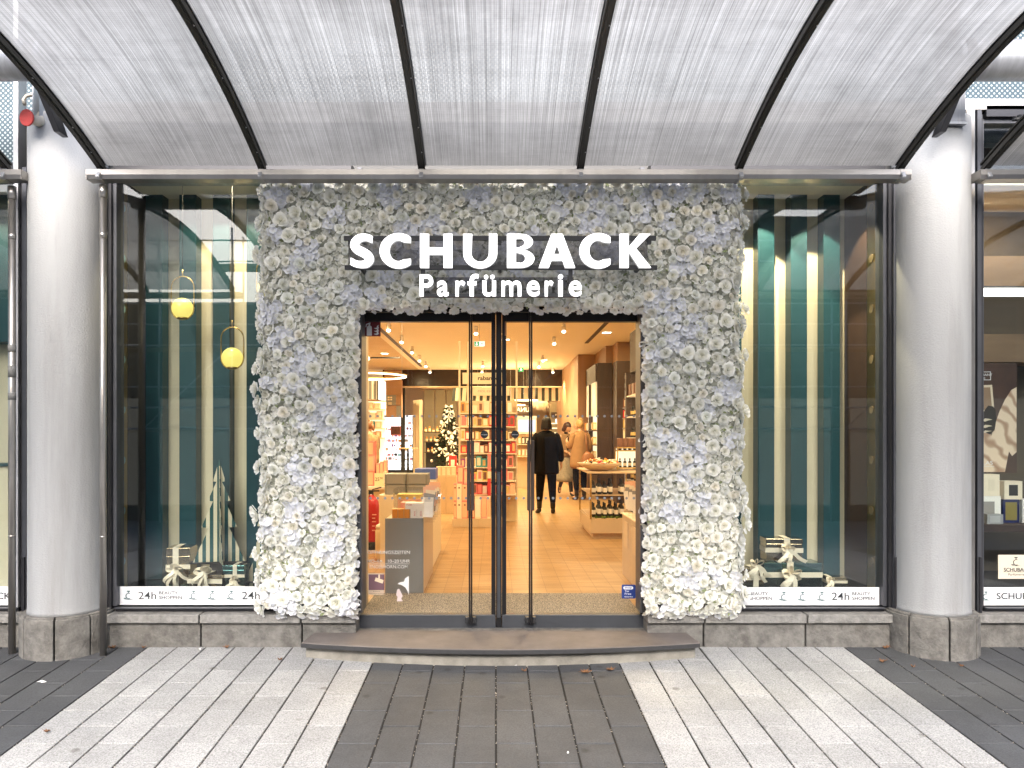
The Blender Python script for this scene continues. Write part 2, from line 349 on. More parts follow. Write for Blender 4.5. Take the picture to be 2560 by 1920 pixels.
def pavement():
    b=MB(); rnd=random.Random(3)
    for k in range(-34,34):
        x0=k*.2+.005+.005; x1=x0+.2-.0105
        zone=int((abs(k*.2+.1)+.8)//1.6)%2        # dark in the middle, 1.6 m stripes
        off=[0,.2,.0,.2][k%4]+(.0 if zone==0 else .0)
        y=5.2-.26-off*.98
        ys=[5.2,y] if y<5.19 else [5.2]
        while ys[-1]>-1.2: ys.append(ys[-1]-.392)
        for a,c in zip(ys[:-1],ys[1:]):
            y0,y1=c+.004,a-.004
            if y1-y0<.03: continue
            dz=rnd.uniform(-.0012,.0012); ch=.0018
            j=[(rnd.uniform(-.0016,.0012),rnd.uniform(-.0006,.0006)) for _ in range(4)]
            q=[(x0+j[0][0],y0+j[0][1]),(x1-j[1][0]*.6,y0+j[1][1]),(x1-j[2][0]*.6,y1+j[2][1]),(x0+j[3][0],y1+j[3][1])]; qi=[(a+ch*sx,b_+ch*sy) for (a,b_),(sx,sy) in zip(q,((1,1),(-1,1),(-1,-1),(1,-1)))]
            vs=[(x,yy,gz(yy)-.02+dz) for x,yy in q]+[(x,yy,gz(yy)-.0022+dz) for x,yy in q]+[(x,yy,gz(yy)+dz) for x,yy in qi]
            fs=[(i,(i+1)%4,(i+1)%4+4,i+4) for i in range(4)]+[(i+4,(i+1)%4+4,(i+1)%4+8,i+8) for i in range(4)]+[(8,9,10,11)]
            b.add(vs,fs,0 if zone==1 else 1)
    b.build('pavement',[M['pavlight'],M['pavdark']],kind='structure')
    g=MB(); g.add([(-60,-60,gz(-60)),(60,-60,gz(-60)),(60,5.6,gz(5.6)),(-60,5.6,gz(5.6))],[(0,1,2,3)])
    for p in range(4): g.v[p]=(g.v[p][0],g.v[p][1],g.v[p][2]-.006)
    g.build('ground',M['joint'],kind='structure')
    g2=MB(); g2.add([(-30,-9,gz(-9)-.002),(30,-9,gz(-9)-.002),(30,-1.3,gz(-1.3)-.002),(-30,-1.3,gz(-1.3)-.002)],[(0,1,2,3)])
    g2.build('street',cmat('street paving',(.2,.2,.2),rough=.85,var=.15,vs=3),kind='structure')
pavement()

# ---- columns
def column(x,r,label,seed):
    t=thing('round_column',label,'column',(x,5.2,0))
    b=MB(); n=64; prof=[(r+.006,.262),(r+.001,.285),(r,.32),(r,1.2),(r,2.2),(r,3.2),(r,3.6)]
    b.lathe(prof,(x,5.2,0),n); b.build('shaft',M['render'],t)
    rr=.292
    # plinth of curved stone blocks
    angs=[R(a) for a in (160,196,236,283,326,380)] if seed==0 else [R(a) for a in(160,214,262,305,344,380)]
    for a0,a1 in zip(angs[:-1],angs[1:]):
        b=MB(); m=9; g=.006/rr; aa=[a0+g+(a1-a0-2*g)*i/m for i in range(m+1)]
        for z0,z1,ro,ri in((-.06,.250,rr,.2),(.250,.264,rr-.012,.2)):
            o=[(x+ro*math.cos(a),5.2+ro*math.sin(a)) for a in aa]; i_=[(x+ri*math.cos(a),5.2+ri*math.sin(a)) for a in aa]
            vs=[(p[0],p[1],z) for z in(z0,z1) for p in o]+[(p[0],p[1],z) for z in(z0,z1) for p in i_]
            k=m+1; fs=[]
            for q in range(m): fs+= [(q,q+1,k+q+1,k+q),(2*k+q+1,2*k+q,3*k+q,3*k+q+1),(k+q,k+q+1,3*k+q+1,3*k+q)]
            fs+=[(0,k,3*k,2*k),(m,2*k+m,3*k+m,k+m)]
            b.add(vs,fs)
        b.build('plinth_block',M['stone'],t,bevel=.004)
    return t
column(-2.95,.245,'round white rendered column left of the striped display window with pendant lamps',0)
column(3.01,.240,'round white rendered column between the gift window and the poster window',1)

# ---- shop building
B=thing('shop_building','street facade of the perfume shop with stone plinth and dark metal window frames','building',(0,5.3,0))
def slab(x0,x1):
    b=MB(); b.box(x0,x1,5.185,5.5,-.08,.172); b.build('plinth_stone',M['stone'],B,bevel=.005)
    b=MB(); b.box(x0,x1,5.150,5.5,.1725,.232); b.build('coping_stone',M['stonecap'],B,bevel=.006)
xs=lambda u:wx(u,5.185)
for a,c in((-8,-5.6),(-5.59,xs(-320)),(xs(-315),xs(68)),(xs(268),xs(500)),(xs(504),xs(753)),(xs(757),xs(890)),(xs(1618),xs(1757)),(xs(1761),xs(2012)),(xs(2016),xs(2238)),(xs(2424),xs(2800)),(xs(2805),5.9),(5.91,8)): slab(a,c)
b=MB(); b.box(-8,3.2,5.362,5.378,3.34,3.6,0); b.box(3.2,8,5.362,5.378,3.66,3.72,1); b.box(-3.0,3.2,5.14,5.5,3.601,3.74,0); b.box(-8,-3.0,5.50,5.6,3.6,4.6,0); b.box(3.2,8,5.50,5.6,3.6,4.8,1); b.box(-8,8,5.62,5.9,3.74,7.5,0); b.box(-8,8,4.75,5.61,5.0,5.25,0); b.build('upper_wall_with_added_ledge',[cmat('grey fascia',(.13,.13,.13),rough=.6,var=.1),cmat('dark blue upper glazing',(.03,.05,.07),rough=.12,var=.1)],B)  # last box is an added overhang out of view, shading the canopy's rear
# perforated metal screen above the windows
def perf():
    m=bpy.data.materials.new('perforated metal screen'); m.use_nodes=True; n=m.node_tree.nodes; L=m.node_tree.links; b_=n['Principled BSDF']
    tc=n.new('ShaderNodeTexCoord'); mp=n.new('ShaderNodeMapping'); mp.inputs['Rotation'].default_value=(0,R(45),0); mp.inputs['Scale'].default_value=(38,38,38); L.new(tc.outputs['Object'],mp.inputs[0])
    fr=n.new('ShaderNodeVectorMath'); fr.operation='FRACTION'; L.new(mp.outputs[0],fr.inputs[0])
    sb=n.new('ShaderNodeVectorMath'); sb.operation='SUBTRACT'; sb.inputs[1].default_value=(.5,.5,.5); L.new(fr.outputs[0],sb.inputs[0])
    mu=n.new('ShaderNodeVectorMath'); mu.operation='MULTIPLY'; mu.inputs[1].default_value=(1,0,1); L.new(sb.outputs[0],mu.inputs[0])
    ln=n.new('ShaderNodeVectorMath'); ln.operation='LENGTH'; L.new(mu.outputs[0],ln.inputs[0])
    gt=n.new('ShaderNodeMath'); gt.operation='LESS_THAN'; gt.inputs[1].default_value=.27; L.new(ln.outputs['Value'],gt.inputs[0])
    mx=n.new('ShaderNodeMix'); mx.data_type='RGBA'; mx.inputs['A'].default_value=(.05,.08,.10,1); mx.inputs['B'].default_value=(.36,.40,.42,1); L.new(gt.outputs[0],mx.inputs['Factor']); L.new(mx.outputs['Result'],b_.inputs['Base Color'])
    b_.inputs['Roughness'].default_value=.4; b_.inputs['Metallic'].default_value=.3
    return m
M['perf']=perf()
b=MB(); b.box(-8,-3.02,5.46,5.49,3.745,4.6); b.box(-8,-3.36,5.34,5.359,3.345,3.7449); b.build('perforated_panel',M['perf'],B)
b=MB(); b.box(3.28,8,5.3,5.33,3.83,4.7); b.box(-3.01,3.2,5.46,5.49,3.745,4.6); b.build('perforated_panel',M['perf'],B)
b=MB(); b.box(3.26,8,5.22,5.36,3.72,3.80); b.box(3.262,3.32,5.20,5.33,.233,3.72); b.build('transom',M['steel'],B,bevel=.004)
b=MB(); b.box(-3.335,-3.30,5.2,5.3,.27,4.6); b.build('mullion',M['galv'],B,bevel=.003)

def window(x0,x1,z0,z1,lbl=None,top=None):
    "aluminium frame with stepped profiles round a pane; x0,x1 = clear glass"
    t=bpy.data.objects.new('display_window',None); col.objects.link(t); t.parent=B; t.location=Vector(((x0+x1)/2,5.3,z0))-wloc(B)
    if lbl: t['label']=lbl
    b=MB(); fz0=.2335
    ft=.076
    for s,xe in((-1,x0),(1,x1)):
        b.box(xe,xe+s*ft*.32,5.25,5.36,fz0+.035,z1+.03,0)
        b.box(xe+s*ft*.32,xe+s*ft*.62,5.225,5.37,fz0+.02,z1+.05,1)
        b.box(xe+s*ft*.62,xe+s*ft,5.20,5.38,fz0,z1+.07,0)
        b.box(xe+s*ft*.40,xe+s*ft*.52,5.217,5.2249,.30+.35,z1-.95,2)
        b.box(xe+s*ft*.66,xe+s*ft*.9,5.188,5.1999,.236,.62,1)
    b.box(x0,x1,5.24,5.36,fz0,fz0+.022,1); b.box(x0,x1,5.215,5.36,fz0+.022,fz0+.030,0); b.box(x0,x1,5.25,5.36,fz0+.030,z0,0)
    b.box(x0,x1,5.25,5.36,z1,z1+.035,0); b.box(x0,x1,5.22,5.36,z1+.035,z1+.11,1)
    for q in range(3): b.disc((x0+(x1-x0)*(.2+.3*q),5.2135,fz0+.026),.004,.003,8,2)
    b.build('frame',[M['frame2'],M['frame'],M['black']],t,bevel=.002)
    b=MB(); b.box(x0,x1,5.298,5.306,z0,z1); b.build('pane',M['glass'],t)
    return t
GZ0,GZ1=wz(1513,5.3),wz(455,5.3)
window(wx(300,5.3),-1.0,GZ0,GZ1,'left display window with the pendant lamps')
window(1.08,wx(2199,5.3),GZ0,GZ1,'right display window with the pile of gift boxes')
window(wx(2448,5.3),6.2,GZ0,3.64,'poster window at the right edge')
window(-6.2,wx(61,5.3),GZ0,GZ1,'window at the left edge')
# dark reveals beside the columns
b=MB(); b.box(wx(60,5.3)+.062,-3.19,5.24,5.5,.233,3.7); b.build('reveal',M['frame'],B)
b=MB(); b.box(3.24,3.262,5.23,5.5,.233,3.7); b.build('reveal',M['frame'],B)

# ---- step
b=MB(); cx=.035; half=1.31
def arc(x,ye,yc): return ye-(ye-yc)*(1-((x-cx)/half)**2)
n=28; X=[cx-half+2*half*i/n for i in range(n+1)]
poly=[(x,arc(x,4.94,4.785)) for x in X]+[(cx+half-.03,5.245),(cx-half+.03,5.245)]
S=thing('entrance_step','low curved stone step with a dark slab edge under the glass doors','step',(cx,5.0,0))
b.prismz(poly,.066,.100,0)
b.build('slab',cmat('worn granite slab',(.15,.13,.12),rough=.75,var=.26,vs=5,bump=.25,bs=150,dirt=.5),S,bevel=.006)
b=MB(); edge=[(x,arc(x,4.94,4.785)-.004) for x in X]; 
for i in range(n): b.add([(*edge[i],.068),(*edge[i+1],.068),(*edge[i+1],.095),(*edge[i],.095)],[(0,1,2,3)])
b.build('dark_edge',cmat('tarry slab edge',(.035,.035,.037),rough=.7,var=.3,vs=30),S)
poly2=[(cx+(x-cx)*.985,arc(x,4.94,4.785)+.045) for x in X]+[(cx+half-.05,5.36),(cx-half+.05,5.36)]
b=MB(); b.prismz(poly2,-.1,.0655,0); b.build('riser',cmat('lime stained riser',(.27,.255,.22),rough=.9,var=.3,vs=8,bump=.4,bs=60,dirt=.5),S)
b=MB(); b.box(wx(880,5.3),wx(1622,5.3),5.247,5.42,.02,.098); b.build('threshold',M['stone'],B)

# ---- canopies
b=MB(); b.box(-2.62,2.68,5.058,5.355,3.236,3.244); b.build('added_light_stop',M['galv'],B)  # added plate that stops sky light falling through the gap behind the gutter
def canopy_mat():
    m=bpy.data.materials.new('weathered twin wall polycarbonate'); m.use_nodes=True; n=m.node_tree.nodes; L=m.node_tree.links
    n.remove(n['Principled BSDF']); out=n['Material Output']; tc=n.new('ShaderNodeTexCoord')
    def noise(sx,sy,scale,det=6):
        mp=n.new('ShaderNodeMapping'); mp.inputs['Scale'].default_value=(sx,sy,sy); L.new(tc.outputs['Object'],mp.inputs[0])
        z=n.new('ShaderNodeTexNoise'); z.inputs['Scale'].default_value=scale; z.inputs['Detail'].default_value=det; z.inputs['Roughness'].default_value=.75; L.new(mp.outputs[0],z.inputs['Vector']); return z.outputs['Fac']
    def ramp(f,a,b,ca,cb):
        r=n.new('ShaderNodeValToRGB'); r.color_ramp.elements[0].position=a; r.color_ramp.elements[0].color=(ca,ca,ca,1); r.color_ramp.elements[1].position=b; r.color_ramp.elements[1].color=(cb,cb,cb,1); L.new(f,r.inputs[0]); return r.outputs[0]
    fine=ramp(noise(70,.35,1.3,4),.34,.66,.52,1.0)
    mid=ramp(noise(9,.6,1.1,5),.3,.7,.84,1)
    big=ramp(noise(1,1,.9,8),.38,.60,.70,1)
    wv=n.new('ShaderNodeTexWave'); wv.wave_type='BANDS'; wv.bands_direction='X'; wv.inputs['Scale'].default_value=30; L.new(tc.outputs['Object'],wv.inputs['Vector'])
    wvr=ramp(wv.outputs['Fac'],.0,1,.86,1)
    wy=n.new('ShaderNodeTexWave'); wy.wave_type='BANDS'; wy.bands_direction='Y'; wy.inputs['Scale'].default_value=22; wy.inputs['Distortion'].default_value=.6; L.new(tc.outputs['Object'],wy.inputs['Vector'])
    wyr=ramp(wy.outputs['Fac'],.0,1,.93,1)
    def mul(a,b):
        x=n.new('ShaderNodeMix'); x.data_type='RGBA'; x.blend_type='MULTIPLY'; x.inputs['Factor'].default_value=1; L.new(a,x.inputs['A']); L.new(b,x.inputs['B']); return x.outputs['Result']
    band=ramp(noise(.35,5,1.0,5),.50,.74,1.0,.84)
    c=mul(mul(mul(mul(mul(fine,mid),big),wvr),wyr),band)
    tint=n.new('ShaderNodeMix'); tint.data_type='RGBA'; tint.blend_type='MULTIPLY'; tint.inputs['Factor'].default_value=1; tint.inputs['B'].default_value=(.64,.64,.632,1); L.new(c,tint.inputs['A']); c=tint.outputs['Result']
    tl=n.new('ShaderNodeBsdfTranslucent'); df=n.new('ShaderNodeBsdfDiffuse'); L.new(c,tl.inputs[0]); L.new(c,df.inputs[0])
    m1=n.new('ShaderNodeMixShader'); m1.inputs[0].default_value=.12; L.new(tl.outputs[0],m1.inputs[1]); L.new(df.outputs[0],m1.inputs[2])
    tr=n.new('ShaderNodeBsdfTransparent'); L.new(c,tr.inputs[0])
    m2=n.new('ShaderNodeMixShader'); m2.inputs[0].default_value=.30; L.new(m1.outputs[0],m2.inputs[1]); L.new(tr.outputs[0],m2.inputs[2])
    gl=n.new('ShaderNodeBsdfGlossy'); gl.inputs['Roughness'].default_value=.35
    m3=n.new('ShaderNodeMixShader'); m3.inputs[0].default_value=.05; L.new(m2.outputs[0],m3.inputs[1]); L.new(gl.outputs[0],m3.inputs[2]); L.new(m3.outputs[0],out.inputs[0])
    return m
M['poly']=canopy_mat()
def cz(y): return 3.617-.113*(y-3.16)**2
YE=5.0; YN=1.32
def canopy(xr,label,left_cap,right_cap,pipe=None):
    t=thing('canopy',label,'canopy',((xr[0]+xr[-1])/2,5.0,3.2))
    ny=44; Y=[YN+(YE-YN)*i/ny for i in range(ny+1)]
    for i,(a,c) in enumerate(zip(xr[:-1],xr[1:])):
        b=MB(); nx=4; vs=[(a+(c-a)*k/nx,y,cz(y)+.02) for y in Y for k in range(nx+1)]
        b.add(vs,[(j*(nx+1)+k,j*(nx+1)+k+1,(j+1)*(nx+1)+k+1,(j+1)*(nx+1)+k) for j in range(ny) for k in range(nx)],0,True)
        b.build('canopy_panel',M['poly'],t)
    for x in xr:
        b=MB(); hw=.023
        for (y0,y1,zt,zb,wd) in((0,0,.010,-.022,hw),(0,0,.034,.0205,hw*1.2),(0,0,-.022,-.030,hw*.5)):
            vs=[]
            for y in Y:
                z=cz(y); vs+=[(x-wd,y,z+zb),(x+wd,y,z+zb),(x+wd,y,z+zt),(x-wd,y,z+zt)]
            fs=[(j*4+k,j*4+(k+1)%4,(j+1)*4+(k+1)%4,(j+1)*4+k) for j in range(ny) for k in range(4)]+[(0,3,2,1),(ny*4,ny*4+1,ny*4+2,ny*4+3)]
            b.add(vs,fs)
        rb=b.build('rib',M['rib'],t,fix=True)
        b=MB()
        for y in (4.83,4.62,4.22,3.82,3.42,3.02,2.6,2.2,1.8):
            for s in (.0135,): b.ball((x+s,y,cz(y)-.023),.0065,8,0,(1,1,.6))
        b.build('screw',M['screw'],rb,split=True)
        for ye,sg in((YE,1),(YN,-1)):
            b=MB(); z=cz(ye); b.rbox((x,ye-sg*.05,z-.045),(.026,.012,.075),0,0,rx=-sg*.5); b.build('bracket',M['galv'],rb,bevel=.002)
    x0=xr[0]-left_cap; x1=xr[-1]+right_cap
    for ye,sg in((YE,1),(YN,-1)):
        zc=cz(ye)-.022
        prof=[(-.052,.0),(-.052,-.034),(-.040,-.060),(.03,-.066),(.052,-.05),(.052,.0),(.046,.0),(.046,-.045),(.03,-.058),(-.036,-.053),(-.046,-.032),(-.046,.0)]
        b=MB(); b.prismx([(ye+sg*y_,zc+z_) for y_,z_ in (prof if sg>0 else prof[::-1])],x0,x1); b.box(x0,x0+.004,ye-.05,ye+.05,zc-.064,zc); b.box(x1-.004,x1,ye-.05,ye+.05,zc-.064,zc)
        g=b.build('gutter',M['steel'],t)
        b=MB()
        for x in xr:
            p2=[(y_*1.05,z_*1.06-.0005) for y_,z_ in prof[:6]]
            b.prismx([(ye+sg*y_,zc+z_) for y_,z_ in (p2 if sg>0 else p2[::-1])]+[],x-.016,x+.016)
        b.build('clamp',M['steel'],g,split=True)
    return t
XR=[-2.610,-1.545,-.487,.564,1.617,2.683]
canopy(XR,'arched translucent canopy of dirty polycarbonate with dark ribs over the shop entrance',.085,.06)
canopy([-3.24-1.057*i for i in range(5)][::-1],'neighbouring arched canopy at the left edge, only its last rib and gutter end visible',.085,.12)
canopy([3.25+1.057*i for i in range(5)],'neighbouring arched canopy at the right edge, starting beside the right column',.055,.085)
def downpipe(x,y,label,tape):
    t=thing('downpipe',label,'drainpipe',(x,y,gz(y)))
    b=MB(); b.tube([(x,y,gz(y)-.005),(x,y,3.12)],.0225,20); b.build('pipe',M['steel'],t)
    b=MB(); b.tube([(x,y,3.05),(x,y,3.135)],.0265,20); b.tube([(x,y,2.78),(x,y,2.82)],.0238,20); b.tube([(x,y,.78),(x,y,.79)],.0238,20); b.build('socket',M['steel'],t,split=True)
    if tape:
        b=MB()
        for z0,z1 in((2.02,2.07),(1.85,1.93),(1.70,1.745)): b.tube([(x,y,z0),(x,y,z1)],.0245,16)
        b.build('tape',cmat('grey worn tape',(.17,.17,.165),rough=.6,var=.4,vs=40),t,split=True)
downpipe(wx(258,5.03),5.03,'slim steel downpipe between the left column and the pendant lamp window',False)
downpipe(wx(30,5.06),5.06,'steel downpipe with grey tape wrapped round it at the left edge',True)
def bigtube(x0,x1,label,fl):
    t=thing('steel_tube',label,'pipe',((x0+x1)/2,4.62,3.64))
    b=MB(); b.tube([(x0,4.62,3.765),(x1,4.62,3.765)],.118,36); b.build('tube',M['galv'],t)
    b=MB(); b.tube([(fl-.03,4.62,3.765),(fl+.03,4.62,3.765)],.127,36)
    s=-1 if fl>0 else 1
    b.prismx([(4.55,3.66),(4.69,3.66),(4.9,3.40),(4.8,3.40)],fl-.02,fl+.02); b.build('flange',M['frame'],t,bevel=.004)
bigtube(2.80,9,'fat galvanised steel tube passing behind the canopy at the upper right corner',2.86)
bigtube(-9,-2.74,'fat galvanised steel tube passing behind the canopy at the upper left corner',-2.80)
# ---- fittings on the column heads
t=thing('hydrant_fitting','beige pipe fitting with a round red cap beside the left column head','fitting',P(75,290,4.95))
b=MB(); c=P(69,295,4.86); d=Vector((-.25,-1,-.12)).normalized(); rot=d.to_track_quat('Z','Y').to_matrix()
b.lathe([(.052,0),(.054,.008),(.05,.014)],c,28,0,rot=rot); b.build('cap',M['redcap'],t)
b=MB(); c2=P(82,275,4.9); b.tube([c-d*.01,c-d*.09,P(96,268,5.02)],[.03,.036,.03],16); b.tube([P(62,262,4.93),P(58,250,4.94),P(66,240,4.95),P(85,236,4.97),P(100,240,5.0)],.011,10); b.build('body',M['beige'],t)
b=MB(); b.box(wx(97,4.97),wx(100,4.97),4.9,5.14,wz(318,5),wz(228,5)); 
b.add([P(97,225,4.93),P(140,250,5.05),P(141,320,5.05),P(98,296,4.93)],[(0,1,2,3)]); b.build('shield',M['galv'],t)
t=thing('junction_box','grey steel box fixed to the right column head under the canopy edge','box',P(2370,310,5.1))
b=MB(); b.box(wx(2330,5.0),wx(2398,5.0),4.93,5.18,wz(306,4.95),wz(232,4.95)); b.build('housing',M['galv'],t,bevel=.004)
b=MB(); b.box(wx(2326,5.0),wx(2401,5.0),4.925,5.19,wz(313,4.95),wz(306.5,4.95)); b.build('lip',M['galv'],t)
t=thing('pipe_clamp','small black bolt clamp on the rib of the right neighbouring canopy','clamp',P(2545,300,4.8))
b=MB(); b.tube([P(2532,299,4.8),P(2560,296,4.8)],.012,12); b.tube([P(2548,288,4.8),P(2552,318,4.8)],.014,12); b.build('bolt',M['rail'],t)

# ---- buildings across the street (seen in the reflections)
O=thing('office_building','dark brick building across the street seen mirrored in the shop windows','building',(0,-9,0))
b=MB(); b.box(-26,-10.4,-9.6,-9.2,-1,7.2); b.box(-10.4,-6.2,-9.6,-9.2,-1,4.95); b.box(-6.2,26,-9.6,-9.2,-1,7.2); b.build('wall',cmat('brown brick wall',(.11,.10,.09),rough=.85,var=.2,vs=1.2),O)
for i in range(-6,7):
    for z in ((3.2,) if i not in(-4,-3) else ()):
        b=MB(); x=i*2.6; b.box(x-.7,x+.7,-9.18,-9.17,z,z+1.6,0); b.box(x-.76,x+.76,-9.199,-9.185,z-.06,z+1.66,1); b.build('window',[cmat('dark window glass',(.03,.04,.05),rough=.08),M['frame2']],O)
    b=MB(); x=i*2.6; b.box(x-1.05,x+1.05,-9.19,-9.18,-.4,2.4,0); b.build('shop_front',cmat('lit shop front',(.1,.1,.1),rough=.2,emit=(.8,.75,.65),es=.12),O)
S=thing('scaffold','steel scaffold with plank decks across the street seen mirrored in the shop windows','scaffold',(0,-7.4,-.7))
b=MB()
for i in range(-5,6):
    for y in(-7.4,-8.2): b.tube([(i*2.1,y,-.75),(i*2.1,y,6.4)],.024,8)
for z in (1.6,2.1,2.6,3.6,4.1,4.6,5.6,6.1): b.tube([(-10.5,-7.4,z),(10.5,-7.4,z)],.02,8)
for i in range(-5,5): b.tube([(i*2.1,-7.38,1.6+2*(i%2)),((i+1)*2.1,-7.38,3.6-2*(i%2)+ (2 if i%2 else 0))],.02,8)
b.build('tubes',M['galv'],S)
for z in (1.55,3.55,5.55):
    b=MB(); b.box(-10.5,10.5,-8.2,-7.4,z-.03,z); b.build('deck',cmat('scaffold planks',(.3,.24,.17),rough=.8,var=.2),S)
b=MB(); b.box(1.2,4.6,-7.33,-7.32,-.2,1.4); b.build('banner',cmat('pale mesh banner',(.45,.5,.5),rough=.8),S)
# ================================================================ FLOWER ARCH
def petalmat(name):
    m=bpy.data.materials.new(name); m.use_nodes=True; n=m.node_tree.nodes; L=m.node_tree.links; b=n['Principled BSDF']
    a=n.new('ShaderNodeVertexColor'); a.layer_name='tint'; L.new(a.outputs[0],b.inputs['Base Color']); b.inputs['Roughness'].default_value=.65
    b.inputs['Specular IOR Level'].default_value=.5
    out=n['Material Output']; tl=n.new('ShaderNodeBsdfTranslucent'); L.new(a.outputs[0],tl.inputs[0]); mx=n.new('ShaderNodeMixShader'); mx.inputs[0].default_value=.22
    L.new(b.outputs[0],mx.inputs[1]); L.new(tl.outputs[0],mx.inputs[2]); L.new(mx.outputs[0],out.inputs[0]); return m
M['petal']=petalmat('silk petals')
CREAM=np.array([.97,.965,.925]); GREENISH=np.array([.62,.61,.40]); BLUE=np.array([.88,.895,.965]); WHITE=np.array([.96,.96,.945])  # GREENISH: real petal-base green, with shade between the petals painted in
def grid_faces(o,nu,nt): return [(o+j*nu+k,o+j*nu+k+1,o+(j+1)*nu+k+1,o+(j+1)*nu+k) for j in range(nt-1) for k in range(nu-1)]
def rose(seed,size=.05,npet=17,openness=1.0,base=CREAM,bc=GREENISH):
    r=random.Random(seed); V=[];Fc=[];C=[]; nu,nt_=6,5
    for i in range(npet):
        f=i/(npet-1); ph=i*2.39996+r.uniform(-.25,.25)
        hw=(1.5-.55*f)*(1 if i>2 else 1.9); hgt=.040-.024*f+r.uniform(-.002,.002); rt=(.006+.040*f**.85*openness) if i>2 else (.0025,.0045,.007)[i]; rb=.003+.010*f
        o=len(V)
        for j in range(nt_):
            t=j/(nt_-1)
            for k in range(nu):
                u=-1+2*k/(nu-1); ww=math.sin(pi*(.14+.46*t))**.8
                a=ph+u*hw*ww*.62
                bulge=math.sin(t*pi*.5)
                rad=rb+(rt-rb)*bulge*(1-.26*u*u*t**3) + (.005*f*(t**3))*(1+abs(u)) + r.uniform(-.0009,.0009)
                z=hgt*(t**.85) - (.008*f*t**4) -.004*abs(u)**2*t*(.5+f) + r.uniform(-.0008,.0008)
                s=size/.05
                V.append((rad*math.cos(a)*s,rad*math.sin(a)*s,z*s))
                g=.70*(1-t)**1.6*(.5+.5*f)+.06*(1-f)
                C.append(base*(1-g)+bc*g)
        Fc+=grid_faces(o,nu,nt_)
    return np.array(V),Fc,np.array(C)
def floret(seed,size=.021,base=CREAM,n=4):
    r=random.Random(seed); V=[];Fc=[];C=[]
    for i in range(n):
        ph=2*pi*i/n+r.uniform(-.15,.15); o=len(V); lift=r.uniform(.25,.75)
        for j in range(4):
            t=j/3
            for k in range(3):
                u=-1+k; w_=.62*math.sin(pi*(.08+.80*t)); rad=size*(.06+t)
                V.append((rad*math.cos(ph)-u*size*w_*math.sin(ph),rad*math.sin(ph)+u*size*w_*math.cos(ph),size*(lift*t**1.3*.6+.18*abs(u)*w_)+r.uniform(-.0012,.0012)))
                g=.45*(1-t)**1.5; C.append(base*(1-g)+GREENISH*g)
        Fc+=grid_faces(o,3,4)
    return np.array(V),Fc,np.array(C)
def leafshape(seed,size=.03):
    r=random.Random(seed); V=[];C=[]
    for j in range(4):
        t=j/3
        for k in range(3):
            u=-1+k; V.append((size*t,u*size*.28*math.sin(pi*(.05+.9*t)),size*.2*t*t+.1*size*abs(u))); C.append(np.array([.28,.33,.16]))
    return np.array(V),grid_faces(0,3,4),np.array(C)
def rot_to(nrm,roll):
    q=Vector(nrm).normalized().to_track_quat('Z','Y').to_matrix()@Matrix.Rotation(roll,3,'Z'); return q
def merge(items,name,off,parent,kind=None,label=None):
    "items: (template, matrix3, scale, pos, tint)"
    Vs=[];Cs=[];Fs=[];o=0
    for (V,Fc,C),q,s,p,tint in items:
        Vs.append((V*s)@np.array(q).T+np.array(p)-np.array(off)); Cs.append(C*tint); Fs+= [tuple(i+o for i in f) for f in Fc]; o+=len(V)
    V=np.concatenate(Vs); C=np.clip(np.concatenate(Cs),0,1)
    me=bpy.data.meshes.new(name); me.from_pydata(V.tolist(),[],Fs); me.polygons.foreach_set('use_smooth',[True]*len(Fs))
    ca=me.color_attributes.new('tint','FLOAT_COLOR','POINT'); ca.data.foreach_set('color',np.concatenate([C,np.ones((len(C),1))],1).ravel().astype(np.float32))
    me.materials.append(M['petal']); me.update()
    ob=bpy.data.objects.new(name,me); col.objects.link(ob)
    if parent: ob.parent=parent
    tag(ob,label,None,None,kind); return ob
YF=5.10
A=thing('flower_arch','arch of white artificial roses and hydrangeas framing the whole shop door','flower arch',(.04,5.15,.2))
XL,XRr=wx(652,YF),wx(1852,YF); XI,XJ=wx(886,YF),wx(1617,YF); ZT,ZO,ZB=3.20,wz(768,YF),wz(1535,YF)
def inside(x,z,m=0):
    if z<ZB+m or z>ZT-m or x<XL+m or x>XRr-m: return False
    if XI-m<x<XJ+m and z<ZO+m: return False
    # ragged lower outer corners
    if z<ZB+.06 and (x<XL+.10 or x>XRr-.02): return False
    return True
b=MB(); y0,y1=YF+.035,5.2
b.box(XL+.03,XRr-.03,y0,y1,ZO+.02,ZT-.03); b.box(XL+.03,XI-.02,y0,y1,ZB+.06,ZO+.0199); b.box(XJ+.02,XRr-.03,y0,y1,ZB+.06,ZO+.0199)
b.build('backing_board',cmat('dark green leaf mat',(.42,.43,.36),rough=.9,var=.3,vs=40,bump=.8,bs=60),A)
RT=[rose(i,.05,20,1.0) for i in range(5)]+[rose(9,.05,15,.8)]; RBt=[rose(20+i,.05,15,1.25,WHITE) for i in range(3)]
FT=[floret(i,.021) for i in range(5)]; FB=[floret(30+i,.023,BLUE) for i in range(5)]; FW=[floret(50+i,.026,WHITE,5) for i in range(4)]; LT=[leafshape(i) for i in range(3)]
rnd=random.Random(11)
